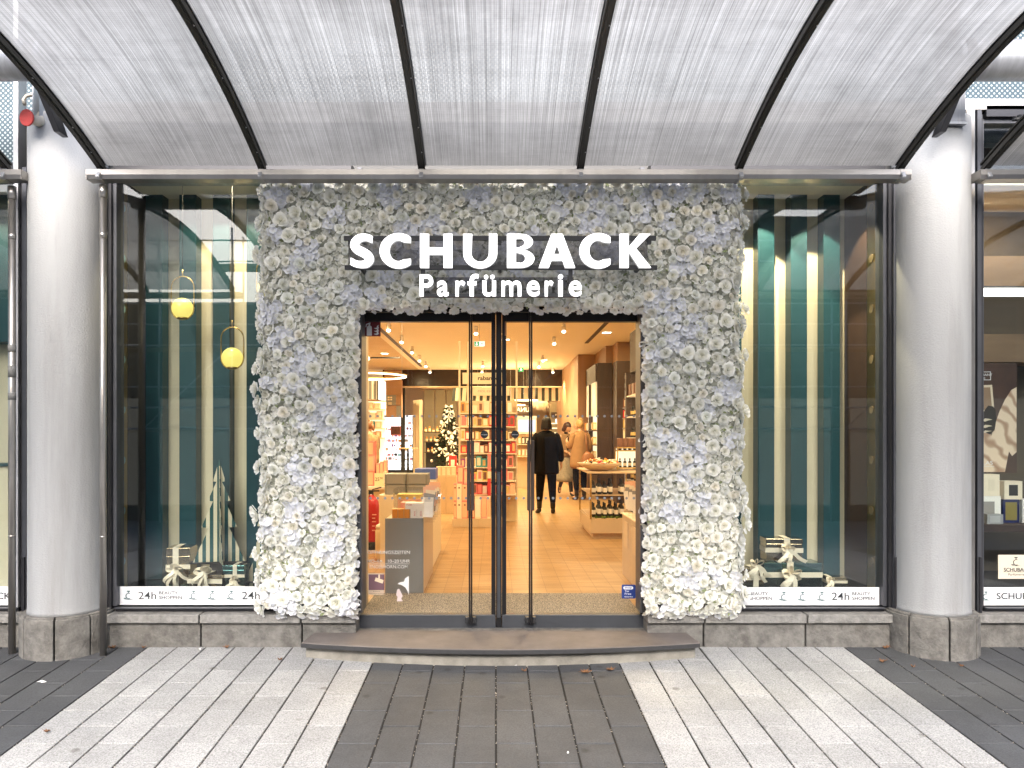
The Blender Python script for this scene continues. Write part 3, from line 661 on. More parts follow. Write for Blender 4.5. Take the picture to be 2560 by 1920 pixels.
# patches of bluish hydrangea
patches=[]
while len(patches)<78:
    x,z=rnd.uniform(XL,XRr),rnd.uniform(ZB,ZT)
    if inside(x,z) and all((x-a)**2+(z-c)**2>.135**2 for a,c,_ in patches): patches.append((x,z,rnd.uniform(.055,.10)))
def bluef(x,z): return any((x-a)**2*(1.0)+(z-c)**2<(r_*(1+.25*math.sin(9*x+7*z)))**2 for a,c,r_ in patches)
roses=[]
tries=0
while tries<26000:
    tries+=1
    x,z=rnd.uniform(XL,XRr),rnd.uniform(ZB,ZT); 
    if not inside(x,z,.025): continue
    s=rnd.choice((rnd.uniform(.55,.8),rnd.uniform(.8,1.0),rnd.uniform(.95,1.2)))
    if bluef(x,z) and rnd.random()<.85: continue
    if all((x-a)**2+(z-c)**2>(.045*(s+s2))**2 for a,_,c,s2,_ in roses):
        roses.append((x,YF-.004+rnd.uniform(-.012,.014),z,s,rnd))
items=[];parts=[]
for i,(x,y,z,s,_) in enumerate(roses):
    tx=rnd.gauss(0,.24); tz=rnd.gauss(-.05,.24)
    if x<XL+.07: tx-=.6; y+=.02
    if x>XRr-.07: tx+=.6; y+=.02
    if abs(x-XI)<.07 and z<ZO: tx+=.5
    if abs(x-XJ)<.07 and z<ZO: tx-=.5
    if z<ZO+.07 and XI<x<XJ: tz-=.5
    q=rot_to((tx,-1,tz),rnd.uniform(0,6.28)); t=rnd.choice(RT); v=rnd.uniform(.90,1.04); w_=rnd.uniform(-.02,.03)
    items.append((t,q,s*1.0,(x,y,z),np.array([v+w_,v,v-w_])))
# ragged outer sides: big open blooms facing sideways, in two depths
side=[]
for xs_,sg in((XL+.02,-1),(XRr-.02,1)):
    z=ZB+.05
    while z<ZT-.02:
        for dep in (5.13,5.2):
            zz=z+rnd.uniform(-.03,.03); s=rnd.uniform(.85,1.3)
            q=rot_to((sg*1.0,-.55-rnd.random()*.5,rnd.uniform(-.4,.4)),rnd.uniform(0,6)); 
            side.append((rnd.choice(RBt),q,s*.95,(xs_+sg*rnd.uniform(-.03,.06),dep+rnd.uniform(-.02,.02),zz),np.array([1,1,1])*rnd.uniform(.92,1.02)))
        z+=rnd.uniform(.062,.10)
for zz in (.0,):
    for k in range(26):
        x=XI+(XJ-XI)*(k+.5)/26
        if rnd.random()<.6: side.append((rnd.choice(RBt[:1]+RT),rot_to((rnd.uniform(-.3,.3),-.8,-.8),rnd.uniform(0,6)),rnd.uniform(.7,.95),(x,5.13,ZO+rnd.uniform(-.012,.03)),np.array([1,1,1])))
    for xe,sg in((XI,1),(XJ,-1)):
        for k in range(24):
            z=ZB+(ZO-ZB)*(k+.5)/24
            side.append((rnd.choice(RT+RBt[:1]),rot_to((sg*.7,-.8,rnd.uniform(-.3,.3)),rnd.uniform(0,6)),rnd.uniform(.6,.92),(xe+sg*rnd.uniform(-.045,.004),5.13,z),np.array([1,1,1])))
# 100 largest front roses are parts of their own
order=sorted(range(len(items)),key=lambda i:-items[i][2])
own=set(order[:100]); protos={}
off=wloc(A)
for i in sorted(own):
    T_,q,s,p,tint=items[i]; k=id(T_)
    if k not in protos:
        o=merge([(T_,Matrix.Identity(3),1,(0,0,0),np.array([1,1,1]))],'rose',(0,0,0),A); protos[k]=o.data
    else: o=bpy.data.objects.new('rose',protos[k]); col.objects.link(o); o.parent=A
    o.matrix_local=Matrix.Translation(Vector(p)-off)@q.to_4x4()@Matrix.Scale(s,4)
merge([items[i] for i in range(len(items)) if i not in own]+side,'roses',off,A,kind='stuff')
# hydrangea florets and leaves
fl=[];lv=[]
step=.0235; z=ZB+.01
pos=np.array([(r_[0],r_[2],r_[3]) for r_ in roses])
while z<ZT-.01:
    x=XL+.012
    while x<XRr-.01:
        X_,Z_=x+rnd.uniform(-.011,.011),z+rnd.uniform(-.011,.011)
        if inside(X_,Z_,.0):
            d=np.sqrt((pos[:,0]-X_)**2+(pos[:,1]-Z_)**2)/pos[:,2]
            if d.min()>.040:
                bl=bluef(X_,Z_); hump=.0
                if bl: hump=.024
                y=YF+.024-hump+rnd.uniform(-.014,.02)
                q=rot_to((rnd.gauss(0,.5),-1,rnd.gauss(-.05,.5)),rnd.uniform(0,6))
                if bl: T_=rnd.choice(FB); s=rnd.uniform(.8,1.25)
                else: T_=rnd.choice(FT+FW[:1]); s=rnd.uniform(.62,1.0)
                v=rnd.uniform(.88,1.03)
                fl.append((T_,q,s,(X_,y,Z_),np.array([v,v,v])))
                if not bl and rnd.random()<.10: lv.append((rnd.choice(LT),rot_to((rnd.gauss(0,.5),-1,rnd.gauss(0,.5)),rnd.uniform(0,6)),rnd.uniform(.7,1.2),(X_,YF+.012,Z_),np.array([1,1.,1])))
        x+=step
    z+=step
for xs_,sg in((XL+.0,-1),(XRr-.0,1),(XI,.6),(XJ,-.6)):
    top=ZT-.03 if abs(sg)==1 else ZO
    for k in range(230 if abs(sg)==1 else 110):
        z=rnd.uniform(ZB+.03,top); 
        fl.append((rnd.choice(FW+FT if abs(sg)==1 else FB+FT),rot_to((sg,-.4,rnd.gauss(0,.5)),rnd.uniform(0,6)),rnd.uniform(.9,1.5),(xs_+sg*rnd.uniform(-.03,.012),rnd.uniform(5.1,5.22),z),np.array([1,1,1])*.97))
for k in range(130):
    x=rnd.uniform(XI,XJ); fl.append((rnd.choice(FB+FT+FW),rot_to((rnd.gauss(0,.4),-.6,-1),rnd.uniform(0,6)),rnd.uniform(.9,1.4),(x,rnd.uniform(5.09,5.2),ZO+rnd.uniform(-.02,.03)),np.array([1,1,1])))
for x0_,x1_ in((XL+.1,XI),(XJ,XRr-.05)):
    for k in range(60):
        x=rnd.uniform(x0_,x1_); fl.append((rnd.choice(FB+FT+FW),rot_to((rnd.gauss(0,.4),-.8,-.8),rnd.uniform(0,6)),rnd.uniform(.9,1.4),(x,rnd.uniform(5.09,5.18),ZB+rnd.uniform(-.02,.03)),np.array([1,1,1])))
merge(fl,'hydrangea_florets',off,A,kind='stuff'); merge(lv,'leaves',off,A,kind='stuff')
print('roses',len(items),'side',len(side),'florets',len(fl))

# ================================================================ SHOP SIGN
YS=4.93
def S_(u,v): return (wx(u,YS),wz(v,YS))
SG=thing('shop_sign','lit white lettering on dark rails across the flower arch','sign',(.04,YS,2.6))
ZH,ZL=wz(584.5,YS),wz(669,YS); HH=ZH-ZL
def curve_letter(name,loops,parent,mats=None,ext=.028,yf=YS):
    "loops of (x,z) -> solid letter with holes"
    cu=bpy.data.curves.new('outline','CURVE'); cu.dimensions='2D'; cu.fill_mode='BOTH'; cu.extrude=ext/2; cu.bevel_depth=.0
    for lp in loops:
        sp=cu.splines.new('POLY'); sp.points.add(len(lp)-1); sp.use_cyclic_u=True
        for i,(x,z) in enumerate(lp): sp.points[i].co=(x,z,0,1)
    ob=bpy.data.objects.new('o',cu); col.objects.link(ob); dg=bpy.context.evaluated_depsgraph_get(); me=bpy.data.meshes.new_from_object(ob.evaluated_get(dg)); bpy.data.objects.remove(ob)
    off_=wloc(parent); xs_=[p[0] for l in loops for p in l]; zs=[p[1] for l in loops for p in l]; cx_=(min(xs_)+max(xs_))/2; zz=min(zs)
    for v in me.vertices: x,y,z=v.co; v.co=(x-cx_,-z,y-zz)
    me.materials.clear()
    for m in (mats or [M['letter'],M['letterside']]): me.materials.append(m)
    for p in me.polygons:
        p.material_index=0 if abs(p.normal.y)>.9 else (1 if len(me.materials)>1 else 0)
    bm=bmesh.new(); bm.from_mesh(me); bmesh.ops.remove_doubles(bm,verts=bm.verts,dist=1e-6); bmesh.ops.recalc_face_normals(bm,faces=bm.faces); bm.to_mesh(me); bm.free()
    o=bpy.data.objects.new(name,me); col.objects.link(o); o.parent=parent; o.location=Vector((cx_,yf+ext/2,zz))-off_; return o
def ell(cx,cz,rx,rz,a0,a1,n=28): return [(cx+rx*math.cos(R(a0+(a1-a0)*i/n)),cz+rz*math.sin(R(a0+(a1-a0)*i/n))) for i in range(n+1)]
def L_(u0,u1): return wx(u0,YS),wx(u1,YS)
st=HH*.265                                        # stem width
def letH(x0,x1): 
    bt,bb=ZL+HH*.60,ZL+HH*.385
    return [[(x0,ZL),(x0+st,ZL),(x0+st,bb),(x1-st,bb),(x1-st,ZL),(x1,ZL),(x1,ZH),(x1-st,ZH),(x1-st,bt),(x0+st,bt),(x0+st,ZH),(x0,ZH)]]
def letU(x0,x1):
    c=(x0+x1)/2; rx=(x1-x0)/2; rz=HH*.44; zc=ZL-HH*.015+rz
    return [[(x0,ZH)]+ell(c,zc,rx,rz,180,360)+[(x1,ZH),(x1-st*.9,ZH)]+ell(c,zc,rx-st*.93,rz-HH*.19,360,180)+[(x0+st,ZH)]]
def letC(x0,x1):
    ov=HH*.022; cz_=(ZH+ZL)/2; rz=HH/2+ov; rx=HH*.56; cx_=x0+rx
    a=math.degrees(math.acos((x1-cx_)/rx)); rxi=rx-st*1.12; rzi=rz-HH*.215
    ai=math.degrees(math.acos(min(.98,(x1-cx_)/rxi))) if (x1-cx_)<rxi else 14
    out=ell(cx_,cz_,rx,rz,a,360-a,44); zi=HH*.235
    inn=ell(cx_-st*.02,cz_,rxi,rzi,360-58,58,36)
    return [out+[(x1,cz_-zi)]+inn+[(x1,cz_+zi)]]
def letB(x0,x1):
    w_=x1-x0; zm=ZL+HH*.535; 
    r1=(ZH-zm)/2; c1=zm+r1; r2=(zm-ZL)/2; c2=ZL+r2; xo=x0+w_*.48
    out=[(x0,ZL),(xo,ZL)]+ell(xo,c2,x1-xo,r2,-90,78,18)+ell(xo,c1,(x1-xo)*.90,r1,-78,90,18)+[(x0,ZH)]
    t=HH*.155; 
    h1=[(x0+st,zm+t*.42),(xo,zm+t*.42)]+ell(xo,c1+t*-.15,(x1-xo)*.90-st*.93,r1-t*.72,-90,90,12)+[(x0+st,ZH-t*.92)]
    h2=[(x0+st,ZL+t*.95),(xo,ZL+t*.95)]+ell(xo,c2+t*.08,(x1-xo)-st*1.02,r2-t*.80,-90,90,12)+[(x0+st,zm-t*.5)]
    return [out,h1[::-1],h2[::-1]]
def letA(x0,x1):
    c=(x0+x1)/2; tw=HH*.165; zb=ZL+HH*.21; zt=ZL+HH*.40; k=((c-tw)-x0)/HH
    sl=st*1.12
    ix=lambda z:x0+sl+(z-ZL)*k*.97
    apex=ZL+(c-(x0+sl))/(k*.97)
    return [[(x0,ZL),(x0+sl,ZL),(ix(zb),zb),(2*c-ix(zb),zb),(x1-sl,ZL),(x1,ZL),(c+tw,ZH),(c-tw,ZH)],[(ix(zt),zt),(c,apex),(2*c-ix(zt),zt)]]
def letK(x0,x1):
    zm=ZL+HH*.55; g=x0+st+HH*.012
    return [[(x0,ZL),(x0+st,ZL),(x0+st,ZL+HH*.47),(x1-st*1.32,ZL),(x1,ZL),(x0+st*1.82,zm+HH*.02),(x1-HH*.02,ZH),(x1-st*1.28,ZH),(x0+st,zm+HH*.06),(x0+st,ZH),(x0,ZH)]]
def letS(x0,x1):
    # spine as a polyline with a width profile
    w_=x1-x0; ov=HH*.02; pts=[]
    K=[(.94,.83,.19),(.72,.895,.20),(.45,.885,.225),(.25,.79,.25),(.19,.66,.255),(.30,.545,.26),(.52,.465,.265),(.74,.365,.265),(.825,.245,.255),(.70,.125,.23),(.46,.095,.20),(.22,.125,.19),(.02,.20,.19)]
    def cr(p0,p1,p2,p3,t): return tuple(.5*((2*b_)+(-a+c)*t+(2*a-5*b_+4*c-d)*t*t+(-a+3*b_-3*c+d)*t**3) for a,b_,c,d in zip(p0,p1,p2,p3))
    sm=[]
    for i in range(len(K)-1):
        p0=K[max(0,i-1)];p1=K[i];p2=K[i+1];p3=K[min(len(K)-1,i+2)]
        for j in range(5): sm.append(cr(p0,p1,p2,p3,j/5))
    sm.append(K[-1]); sm=[(x0+a*w_,ZL+b_*HH,c*HH*.5) for a,b_,c in sm]; l=[];r_=[]
    for i,(x,z,h) in enumerate(sm):
        a=sm[max(0,i-1)];c=sm[min(len(sm)-1,i+1)]; dx,dz=c[0]-a[0],c[1]-a[1]; d=math.hypot(dx,dz); nx,nz=-dz/d,dx/d
        if i in(0,len(sm)-1): nx,nz=(0,-1) if dx<0 else (0,1); 
        if i==0: nx,nz=0.0,-1.0
        if i==len(sm)-1: nx,nz=0.0,-1.0
        l.append((x+nx*h,z+nz*h)); r_.append((x-nx*h,z-nz*h))
    return [l+r_[::-1]]
for nm,fn,u0,u1 in(('S',letS,875,934),('C',letC,949,1027),('H',letH,1050,1131),('U',letU,1158,1243),('B',letB,1267.5,1336),('A',letA,1347,1438),('C',letC,1448.5,1526),('K',letK,1549.5,1628)):
    o=curve_letter('letter',fn(*L_(u0,u1)),SG); 
# second line
zt,zb_=wz(687.5,YS),wz(741.5,YS); hp=zt-zb_
ext_=[('P',1050,1083,0),('a',1093,1121.5,0),('r',1139,1163,0),('f',1169,1196,0),('ü',1206,1240,0),('m',1253.5,1303,0),('e',1317,1348.5,0),('r',1362,1383,0),('i',1395,1407,0),('e',1422,1453,0)]
for ch,u0,u1,_ in ext_:
    h=hp
    if ch in 'amre': h=hp*.715
    if ch=='ü': h=hp*.98
    if ch=='f': h=hp*1.02
    if ch=='i': h=hp*1.0
    x0,x1=wx(u0,YS),wx(u1,YS); me=text(ch,(x0+x1)/2,YS+.0,zb_+h/2,h,M['letter'],SG,'letter',width=x1-x0,ext=.022,offset=.014)
SMK=glassmat('smoked acrylic',(.62,.62,.64),1.45,0.05,1)
for a in((868,1622,597.5,659.5),(1056,1436,690,731.5)):
    b=MB(); b.box(wx(a[0],YS),wx(a[1],YS),4.968,4.972,wz(a[3],YS),wz(a[2],YS)); b.build('smoked_panel',SMK,SG)
def railbar(u0,u1,v0,v1,y0=4.962,y1=4.985):
    b=MB(); b.box(wx(u0,YS),wx(u1,YS),y0,y1,wz(v1,YS),wz(v0,YS)); b.build('rail',M['rail'],SG,bevel=.001)
railbar(857,1643,586,597); railbar(859,1646,660,671); railbar(1052,1452,732,741)
for u,v0,v1 in((1056,671,732),(1428,671,732),(872,597,606),(1248,597,606),(1626,597,606),(1248,652,660)):
    b=MB(); b.box(wx(u-5,YS),wx(u+5,YS),4.966,4.99,wz(v1,YS),wz(v0,YS)); b.build('bracket',M['rail'],SG)
b=MB()
for u in(900,1250,1600):
    b.box(wx(u-4,YS),wx(u+4,YS),4.985,5.13,wz(596,YS),wz(588,YS)); b.box(wx(u-4,YS),wx(u+4,YS),4.985,5.13,wz(670,YS),wz(662,YS))
b.build('standoff',M['rail'],SG,split=True)

# ================================================================ GLASS DOORS
YD=5.35
def D_(u): return wx(u,YD)
zt0=wz(805,YD); zb0=wz(1534.5,YD)
DF=thing('door_frame','black metal frame around the two glass entrance doors','door frame',((D_(888)+D_(1614))/2,YD,.1))
b=MB(); ztop=wz(752,YD)
b.box(D_(884),D_(893),5.30,5.45,.1,ztop+.2,0); b.box(D_(1607),D_(1617),5.30,5.45,.1,ztop+.2,0)
b.box(D_(893.2),D_(1606.8),5.31,5.44,wz(782,YD),ztop+.2,0); b.box(D_(1240),D_(1254),5.325,5.42,.1,wz(782.5,YD),0)
b.build('frame',M['doormetal'],DF,bevel=.003)
b=MB(); b.box(D_(880),D_(883.6),5.285,5.31,.25,ztop,0); b.box(D_(1617.4),D_(1621),5.285,5.31,.25,ztop,0); b.build('brass_trim',cmat('copper trim',(.35,.2,.12),rough=.35,metal=.9),DF)
b=MB(); b.box(wx(1262,YD),wx(1266,YD),5.30,5.3249,wz(840,YD),wz(806,YD)); b.build('lock_plate',cmat('copper trim',(.35,.2,.12)),DF)
b=MB(); b.box(D_(1243),D_(1251),5.30,5.3245,wz(1540,YD),wz(1180,YD)); b.build('guide_rail',M['doorrail'],DF,bevel=.002)
def leaf(u0,u1,uh,label,hinge):
    x0,x1=D_(u0),D_(u1); t=thing('glass_door',label,'door',((x0+x1)/2,YD,.09))
    b=MB(); sw=.018; swi=.03
    l,r_=(sw,swi) if hinge<0 else (swi,sw)
    b.box(x0,x0+l,5.33,5.39,zb0,wz(783,YD)); b.box(x1-r_,x1,5.33,5.39,zb0,wz(783,YD)); b.box(x0+l,x1-r_,5.33,5.39,zt0,wz(783,YD)); b.build('stile_frame',M['doormetal'],t,bevel=.002)
    b=MB(); b.box(x0,x1,5.325,5.395,wz(1570,YD),zb0-.0015); b.build('bottom_rail',M['doorrail'],t,bevel=.003)
    b=MB(); b.box(x0+l,x1-r_,5.356,5.364,zb0,zt0); b.build('pane',M['doorglass'],t)
    xh=wx(uh,5.27)
    b=MB(); b.box(xh-.0125,xh-.0015,5.255,5.29,wz(1560,5.27),wz(775,5.27),0); b.box(xh+.0015,xh+.0125,5.255,5.29,wz(1560,5.27),wz(775,5.27),0)
    for v in(785,1555): b.box(xh-.006,xh+.006,5.29,5.34,wz(v+4,5.27),wz(v-4,5.27),0)
    b.build('pull_bar',M['doormetal'],t,bevel=.002)
    b=MB(); b.box(xh-.025,xh-.002,5.235,5.275,wz(1276,5.25),wz(1101,5.25)); b.box(xh+.002,xh+.025,5.235,5.275,wz(1276,5.25),wz(1101,5.25)); b.build('grip',cmat('brown leather grip',(.055,.035,.025),rough=.45,var=.15),t,bevel=.003)
    b=MB()
    for s in(-1,1): b.rbox((xh+s*.025,5.30,wz(1549,5.3)),(.026,.045,.045))
    b.build('bolt_block',M['rail'],t,bevel=.004,split=True)
    b=MB(); k=0
    for v in(1040.5,1245.5):
        x=x0+l+.02
        while x<x1-r_-.01: b.disc((x,5.3545,wz(v,5.354)),.0092,.002,14); x+=.0523
    b.build('frosted_dots',M['dot'],t)
    return t
LD=leaf(894,1239,1176.5,'left glass door with opening hours lettering and fire extinguisher sign',-1)
RD=leaf(1255,1606,1326.5,'right glass door with small blue tax free sticker',1)
YG=5.3545
for u,side_ in((1211,'left'),(1287.7,'right')):
    t=thing('push_sticker','round black sticker on the %s glass door beside the centre post'%side_,'sticker',(wx(u,YG),YG,wz(1086,YG)),'round black door stickers')
    b=MB(); b.disc((wx(u,YG),YG-.001,wz(1086,YG)),.0275,.003,28); b.build('disc',M['ink'],t); text('DRÜCKEN',wx(u,YG),YG-.0028,wz(1086.5,YG),.0068,M['white'],t,width=.042,ext=.0006,offset=.01)
# extinguisher sign
t=thing('fire_extinguisher_sign','dark red square sign with white extinguisher and flames at the top of the left door','sign',(wx(931.5,YG),YG,wz(841,YG)))
x0,x1,z0,z1=wx(911,YG),wx(951.5,YG),wz(841,YG),wz(805,YG)
b=MB(); b.box(x0,x1,YG-.003,YG,z0,z1); b.build('plate',M['crim'],t,bevel=.002)
def SX(a,c): return (x0+(x1-x0)*a,z1-(z1-z0)*c)
def shape(parent,name,poly,m,y,ext=.001,loops=None): return curve_letter(name,loops or [poly],parent,[m],ext,y-ext)
shape(t,'symbol',[SX(.15,.95),SX(.15,.38),SX(.2,.28),SX(.27,.24),SX(.27,.17),SX(.16,.2),SX(.13,.36),SX(.07,.36),SX(.10,.14),SX(.3,.05),SX(.38,.03),SX(.38,.1),SX(.35,.24),SX(.44,.3),SX(.46,.38),SX(.46,.95)],M['white'],YG-.003)
for dy in(0,.2,.4):
    shape(t,'flame',[SX(.58,.42+dy),SX(.66,.48+dy),SX(.8,.5+dy),SX(.9,.42+dy),SX(.86,.3+dy),SX(.9,.2+dy),SX(.78,.28+dy),SX(.76,.4+dy),SX(.66,.42+dy)],M['white'],YG-.003)
# opening hours
t=thing('opening_hours_lettering','white opening hours lettering low on the left glass door','lettering',(wx(973,YG),YG,wz(1420,YG)))
def dtext(s,u0,u1,v0,v1,m=M['dot']): text(s,(wx(u0,YG)+wx(u1,YG))/2,YG-.0005,(wz(v0,YG)+wz(v1,YG))/2,wz(v0,YG)-wz(v1,YG),m,t,width=wx(u1,YG)-wx(u0,YG),ext=.0006,offset=.006)
gl=cmat('pale grey vinyl lettering',(.62,.62,.6),rough=.5,var=0)
dtext('ÖFFNUNGSZEITEN',918,1025,1375,1385,gl); dtext('MO–SA',918,957,1399,1407,gl); dtext('10–20 UHR',970,1025,1399,1407,gl); dtext('ENGELHORN.COM',924,1019,1413,1421,gl)
b=MB(); b.box(wx(918,YG),wx(1024,YG),YG-.001,YG,wz(1410.2,YG),wz(1409.3,YG)); b.build('underline',gl,t)
# CCTV sticker
t=thing('camera_notice','small purple sticker with a camera symbol low on the left glass door','sticker',(wx(939,YG),YG,wz(1487,YG)))
b=MB(); b.box(wx(920,YG),wx(961,YG),YG-.001,YG,wz(1487,YG),wz(1433,YG)); b.build('sheet',cmat('pale sticker border',(.55,.42,.3),rough=.5),t)
b=MB(); b.box(wx(922,YG),wx(961,YG),YG-.0025,YG-.0012,wz(1475,YG),wz(1436,YG)); b.build('field',cmat('purple sticker',(.16,.08,.10),rough=.5),t)
b=MB(); b.rbox((wx(948,YG),YG-.0035,wz(1451,YG)),(.06,.001,.026),0,0,ry=R(18)); b.box(wx(946,YG),wx(950,YG),YG-.0045,YG-.003,wz(1446,YG),wz(1436,YG)); b.build('camera_symbol',cmat('pale sticker ink',(.75,.6,.42),rough=.5),t)
text('Achtung',wx(941,YG),YG-.0015,wz(1478.5,YG),.007,M['ink'],t,width=.05,ext=.0005); text('Videoüberwachung',wx(941,YG),YG-.0015,wz(1484,YG),.007,M['ink'],t,width=.11,ext=.0005)
# torn poster remains
t=thing('torn_paper','torn white poster remains taped low on the left glass door','paper',(wx(1005,YG),YG,wz(1503,YG)))
shape(t,'scrap',[ (wx(u,YG),wz(v,YG)) for u,v in((1010,1454),(1013,1446),(1022,1440),(1022,1488),(1019,1478),(1013,1468),(1003,1462),(994,1460),(1000,1456))],M['paper'],YG,.0006)
shape(t,'scrap',[ (wx(u,YG),wz(v,YG)) for u,v in((993,1474),(998,1472),(1003,1482),(1007,1490),(1003,1496),(1007,1503),(992,1503),(994,1492),(990,1488))],cmat('pinkish paper',(.6,.5,.48),rough=.7),YG,.0006)
# tax free sticker
t=thing('tax_free_sticker','rounded dark blue tax free sticker low on the right glass door','sticker',(wx(1571.5,YG),YG,wz(1496,YG)))
cx_,cz_=wx(1571.5,YG),wz(1479,YG); h=.0495
rr=[(cx_+sx*(h-.009)+.009*math.cos(a),cz_+sz*(h-.009)+.009*math.sin(a)) for sx,sz,a0 in((1,1,0),(-1,1,90),(-1,-1,180),(1,-1,270)) for a in [R(a0+k*22.5) for k in range(5)]]
shape(t,'plate',rr,M['blue'],YG,.001)
pl=[(cx_-.003+sx*.024+.0115*math.cos(R(a)),cz_+.027+.0115*math.sin(R(a))) for sx,rg in((1,range(-90,91,20)),(-1,range(90,271,20))) for a in rg]
shape(t,'badge',pl,M['white'],YG-.0012,.0006)
text('Shop',cx_-.003,YG-.0021,cz_+.027,.015,M['blue'],t,width=.05,ext=.0004,offset=.012); text('Tax',cx_-.012,YG-.0014,cz_+.004,.0135,M['white'],t,width=.032,offset=.015); text('Free',cx_-.005,YG-.0014,cz_-.015,.0135,M['white'],t,width=.046,offset=.015); text('Global Blue',cx_-.0,YG-.0014,cz_-.036,.008,M['white'],t,width=.06,offset=.015)
# ================================================================ WINDOW DISPLAYS
def striped(label,x0,x1,fronts,ztop,side,dl,dlname):
    t=thing('striped_backdrop',label,'backdrop',((x0+x1)/2,5.8,.3))
    b=MB(); b.box(x0,x1,5.86,5.88,.3,3.46); b.build('back_panel',M['cream'],t)
    b=MB(); b.box(x0,x1,5.38,5.8595,3.44,3.47); b.build('soffit',M['cream'],t)
    b=MB(); b.box(x0,x1,5.37,5.8595,.30,.36); b.build('display_floor',M['mirrorteal'],t)
    for a,c in fronts:
        b=MB(); b.box(a,c,5.75,5.8595,.361,ztop); b.build('slat',M['teal'],t,bevel=.002)
    # brass cheek with round holes
    xe,sg=side
    b=MB(); b.box(xe,xe+sg*.01,5.37,5.50,.361,3.439); ck=b.build('brass_cheek',M['brassdk'],t)
    b=MB(); b.box(xe,xe+sg*.01,5.505,5.859,.361,3.439); b.build('dark_cheek',M['darkwood'] if sg>0 else M['blackmat'],t)
    for k in range(8):
        b=MB(); b.disc((xe-sg*.002,5.435,.55+.365*k),.03,.003,20,0,'x'); b.build('hole',cmat('pale lit hole',(.25,.38,.35),rough=.4) if sg<0 else cmat('dark lit hole',(.16,.12,.06),rough=.4),ck)
    for i,(lx,pw,sp) in enumerate(dl):
        f=thing('downlight','small round downlight in the ceiling of the %s'%dlname[i],'downlight',(lx,5.42,3.43))
        b=MB(); b.lathe([(.045,3.438),(.047,3.428),(.03,3.426),(.028,3.434)],(lx,5.42,0),20,0); b.build('bezel',M['galv'],f)
        b=MB(); b.disc((lx,5.42,3.4275),.026,.002,16,0,'z'); b.build('lens',M['spotface'],f)
        lamp('SPOT',(lx,5.42,3.42),pw,(1,.83,.55),f,.012,rot=(R(6),0,0),spot=sp,blend=.12 if sp<100 else .9)
u2=lambda u,Y=5.75:wx(u,Y)
striped('backdrop of cream and dark teal vertical bands behind the pendant lamps',-2.96,-1.02,[(u2(280+84*k),u2(280+84*k+42)) for k in range(6)],3.34,(-2.69,-1),[(-2.0,26,140)],['pendant lamp window'])
striped('backdrop of cream and dark teal vertical bands behind the gift boxes in the right window',1.45,2.92,[(u2(1731+82*k),u2(1731+82*k+41)) for k in range(6)],3.31,(2.72,1),[(1.98,62,72),(2.42,46,68)],['gift box window, left one','gift box window, right one'])
def pendant(u,vt,vg,label,vtop=455):
    Y=5.5; x=wx(u,Y); zt=wz(vt,Y); zg=wz(vg,Y); t=thing('pendant_lamp',label,'pendant lamp',(x,Y,zg-.12))
    rw=.083; zb=zg-.078-.004; zt_=zt
    b=MB(); pts=[(x+rw*math.cos(a),Y,zt_-rw+rw*math.sin(a)) for a in [pi*i/14 for i in range(15)]]+[(x-rw*math.cos(a),Y,zb+rw-rw*math.sin(a)) for a in [pi*i/14 for i in range(15)]]; pts.append(pts[0])
    b.tube(pts,.005,8,0,cap=False); b.build('ring',M['brass'],t)
    b=MB(); b.tube([(x,Y,zt_-.002),(x,Y,zt_+.05)],.005,8); b.build('ferrule',M['brass'],t)
    b=MB(); b.tube([(x,Y,zt_+.048),(x,Y,3.44)],.0022,6); b.build('cord',M['cord'],t)
    b=MB(); b.ball((x,Y,zg),.076,28); b.build('globe',M['globe'],t)
    b=MB(); b.lathe([(.036,zg-.079),(.038,zg-.072),(.036,zg-.066)],(x,Y,0),20); b.build('holder',M['brassdk'],t)
pendant(456.6,691,771,'upper brass hoop pendant with a glowing yellow globe in the left window')
pendant(580.7,818,895,'lower brass hoop pendant with a glowing yellow globe in the left window')
pendant(670,647,721,'brass hoop pendant half hidden behind the left edge of the flower arch')
def ribbonstrip(b,pts,w,wd,th=.0012):
    "flat band along pts; wd = width direction"
    wd=Vector(wd).normalized(); pts=[Vector(p) for p in pts]; vs=[]
    for i,p in enumerate(pts):
        d=(pts[min(i+1,len(pts)-1)]-pts[max(0,i-1)]).normalized(); nn=d.cross(wd).normalized()*th/2
        vs+=[p-wd*w/2-nn,p+wd*w/2-nn,p+wd*w/2+nn,p-wd*w/2+nn]
    n=len(pts); b.add(vs,[(j*4+k,j*4+(k+1)%4,(j+1)*4+(k+1)%4,(j+1)*4+k) for j in range(n-1) for k in range(4)]+[(0,3,2,1),(n*4-4,n*4-3,n*4-2,n*4-1)],0,False)
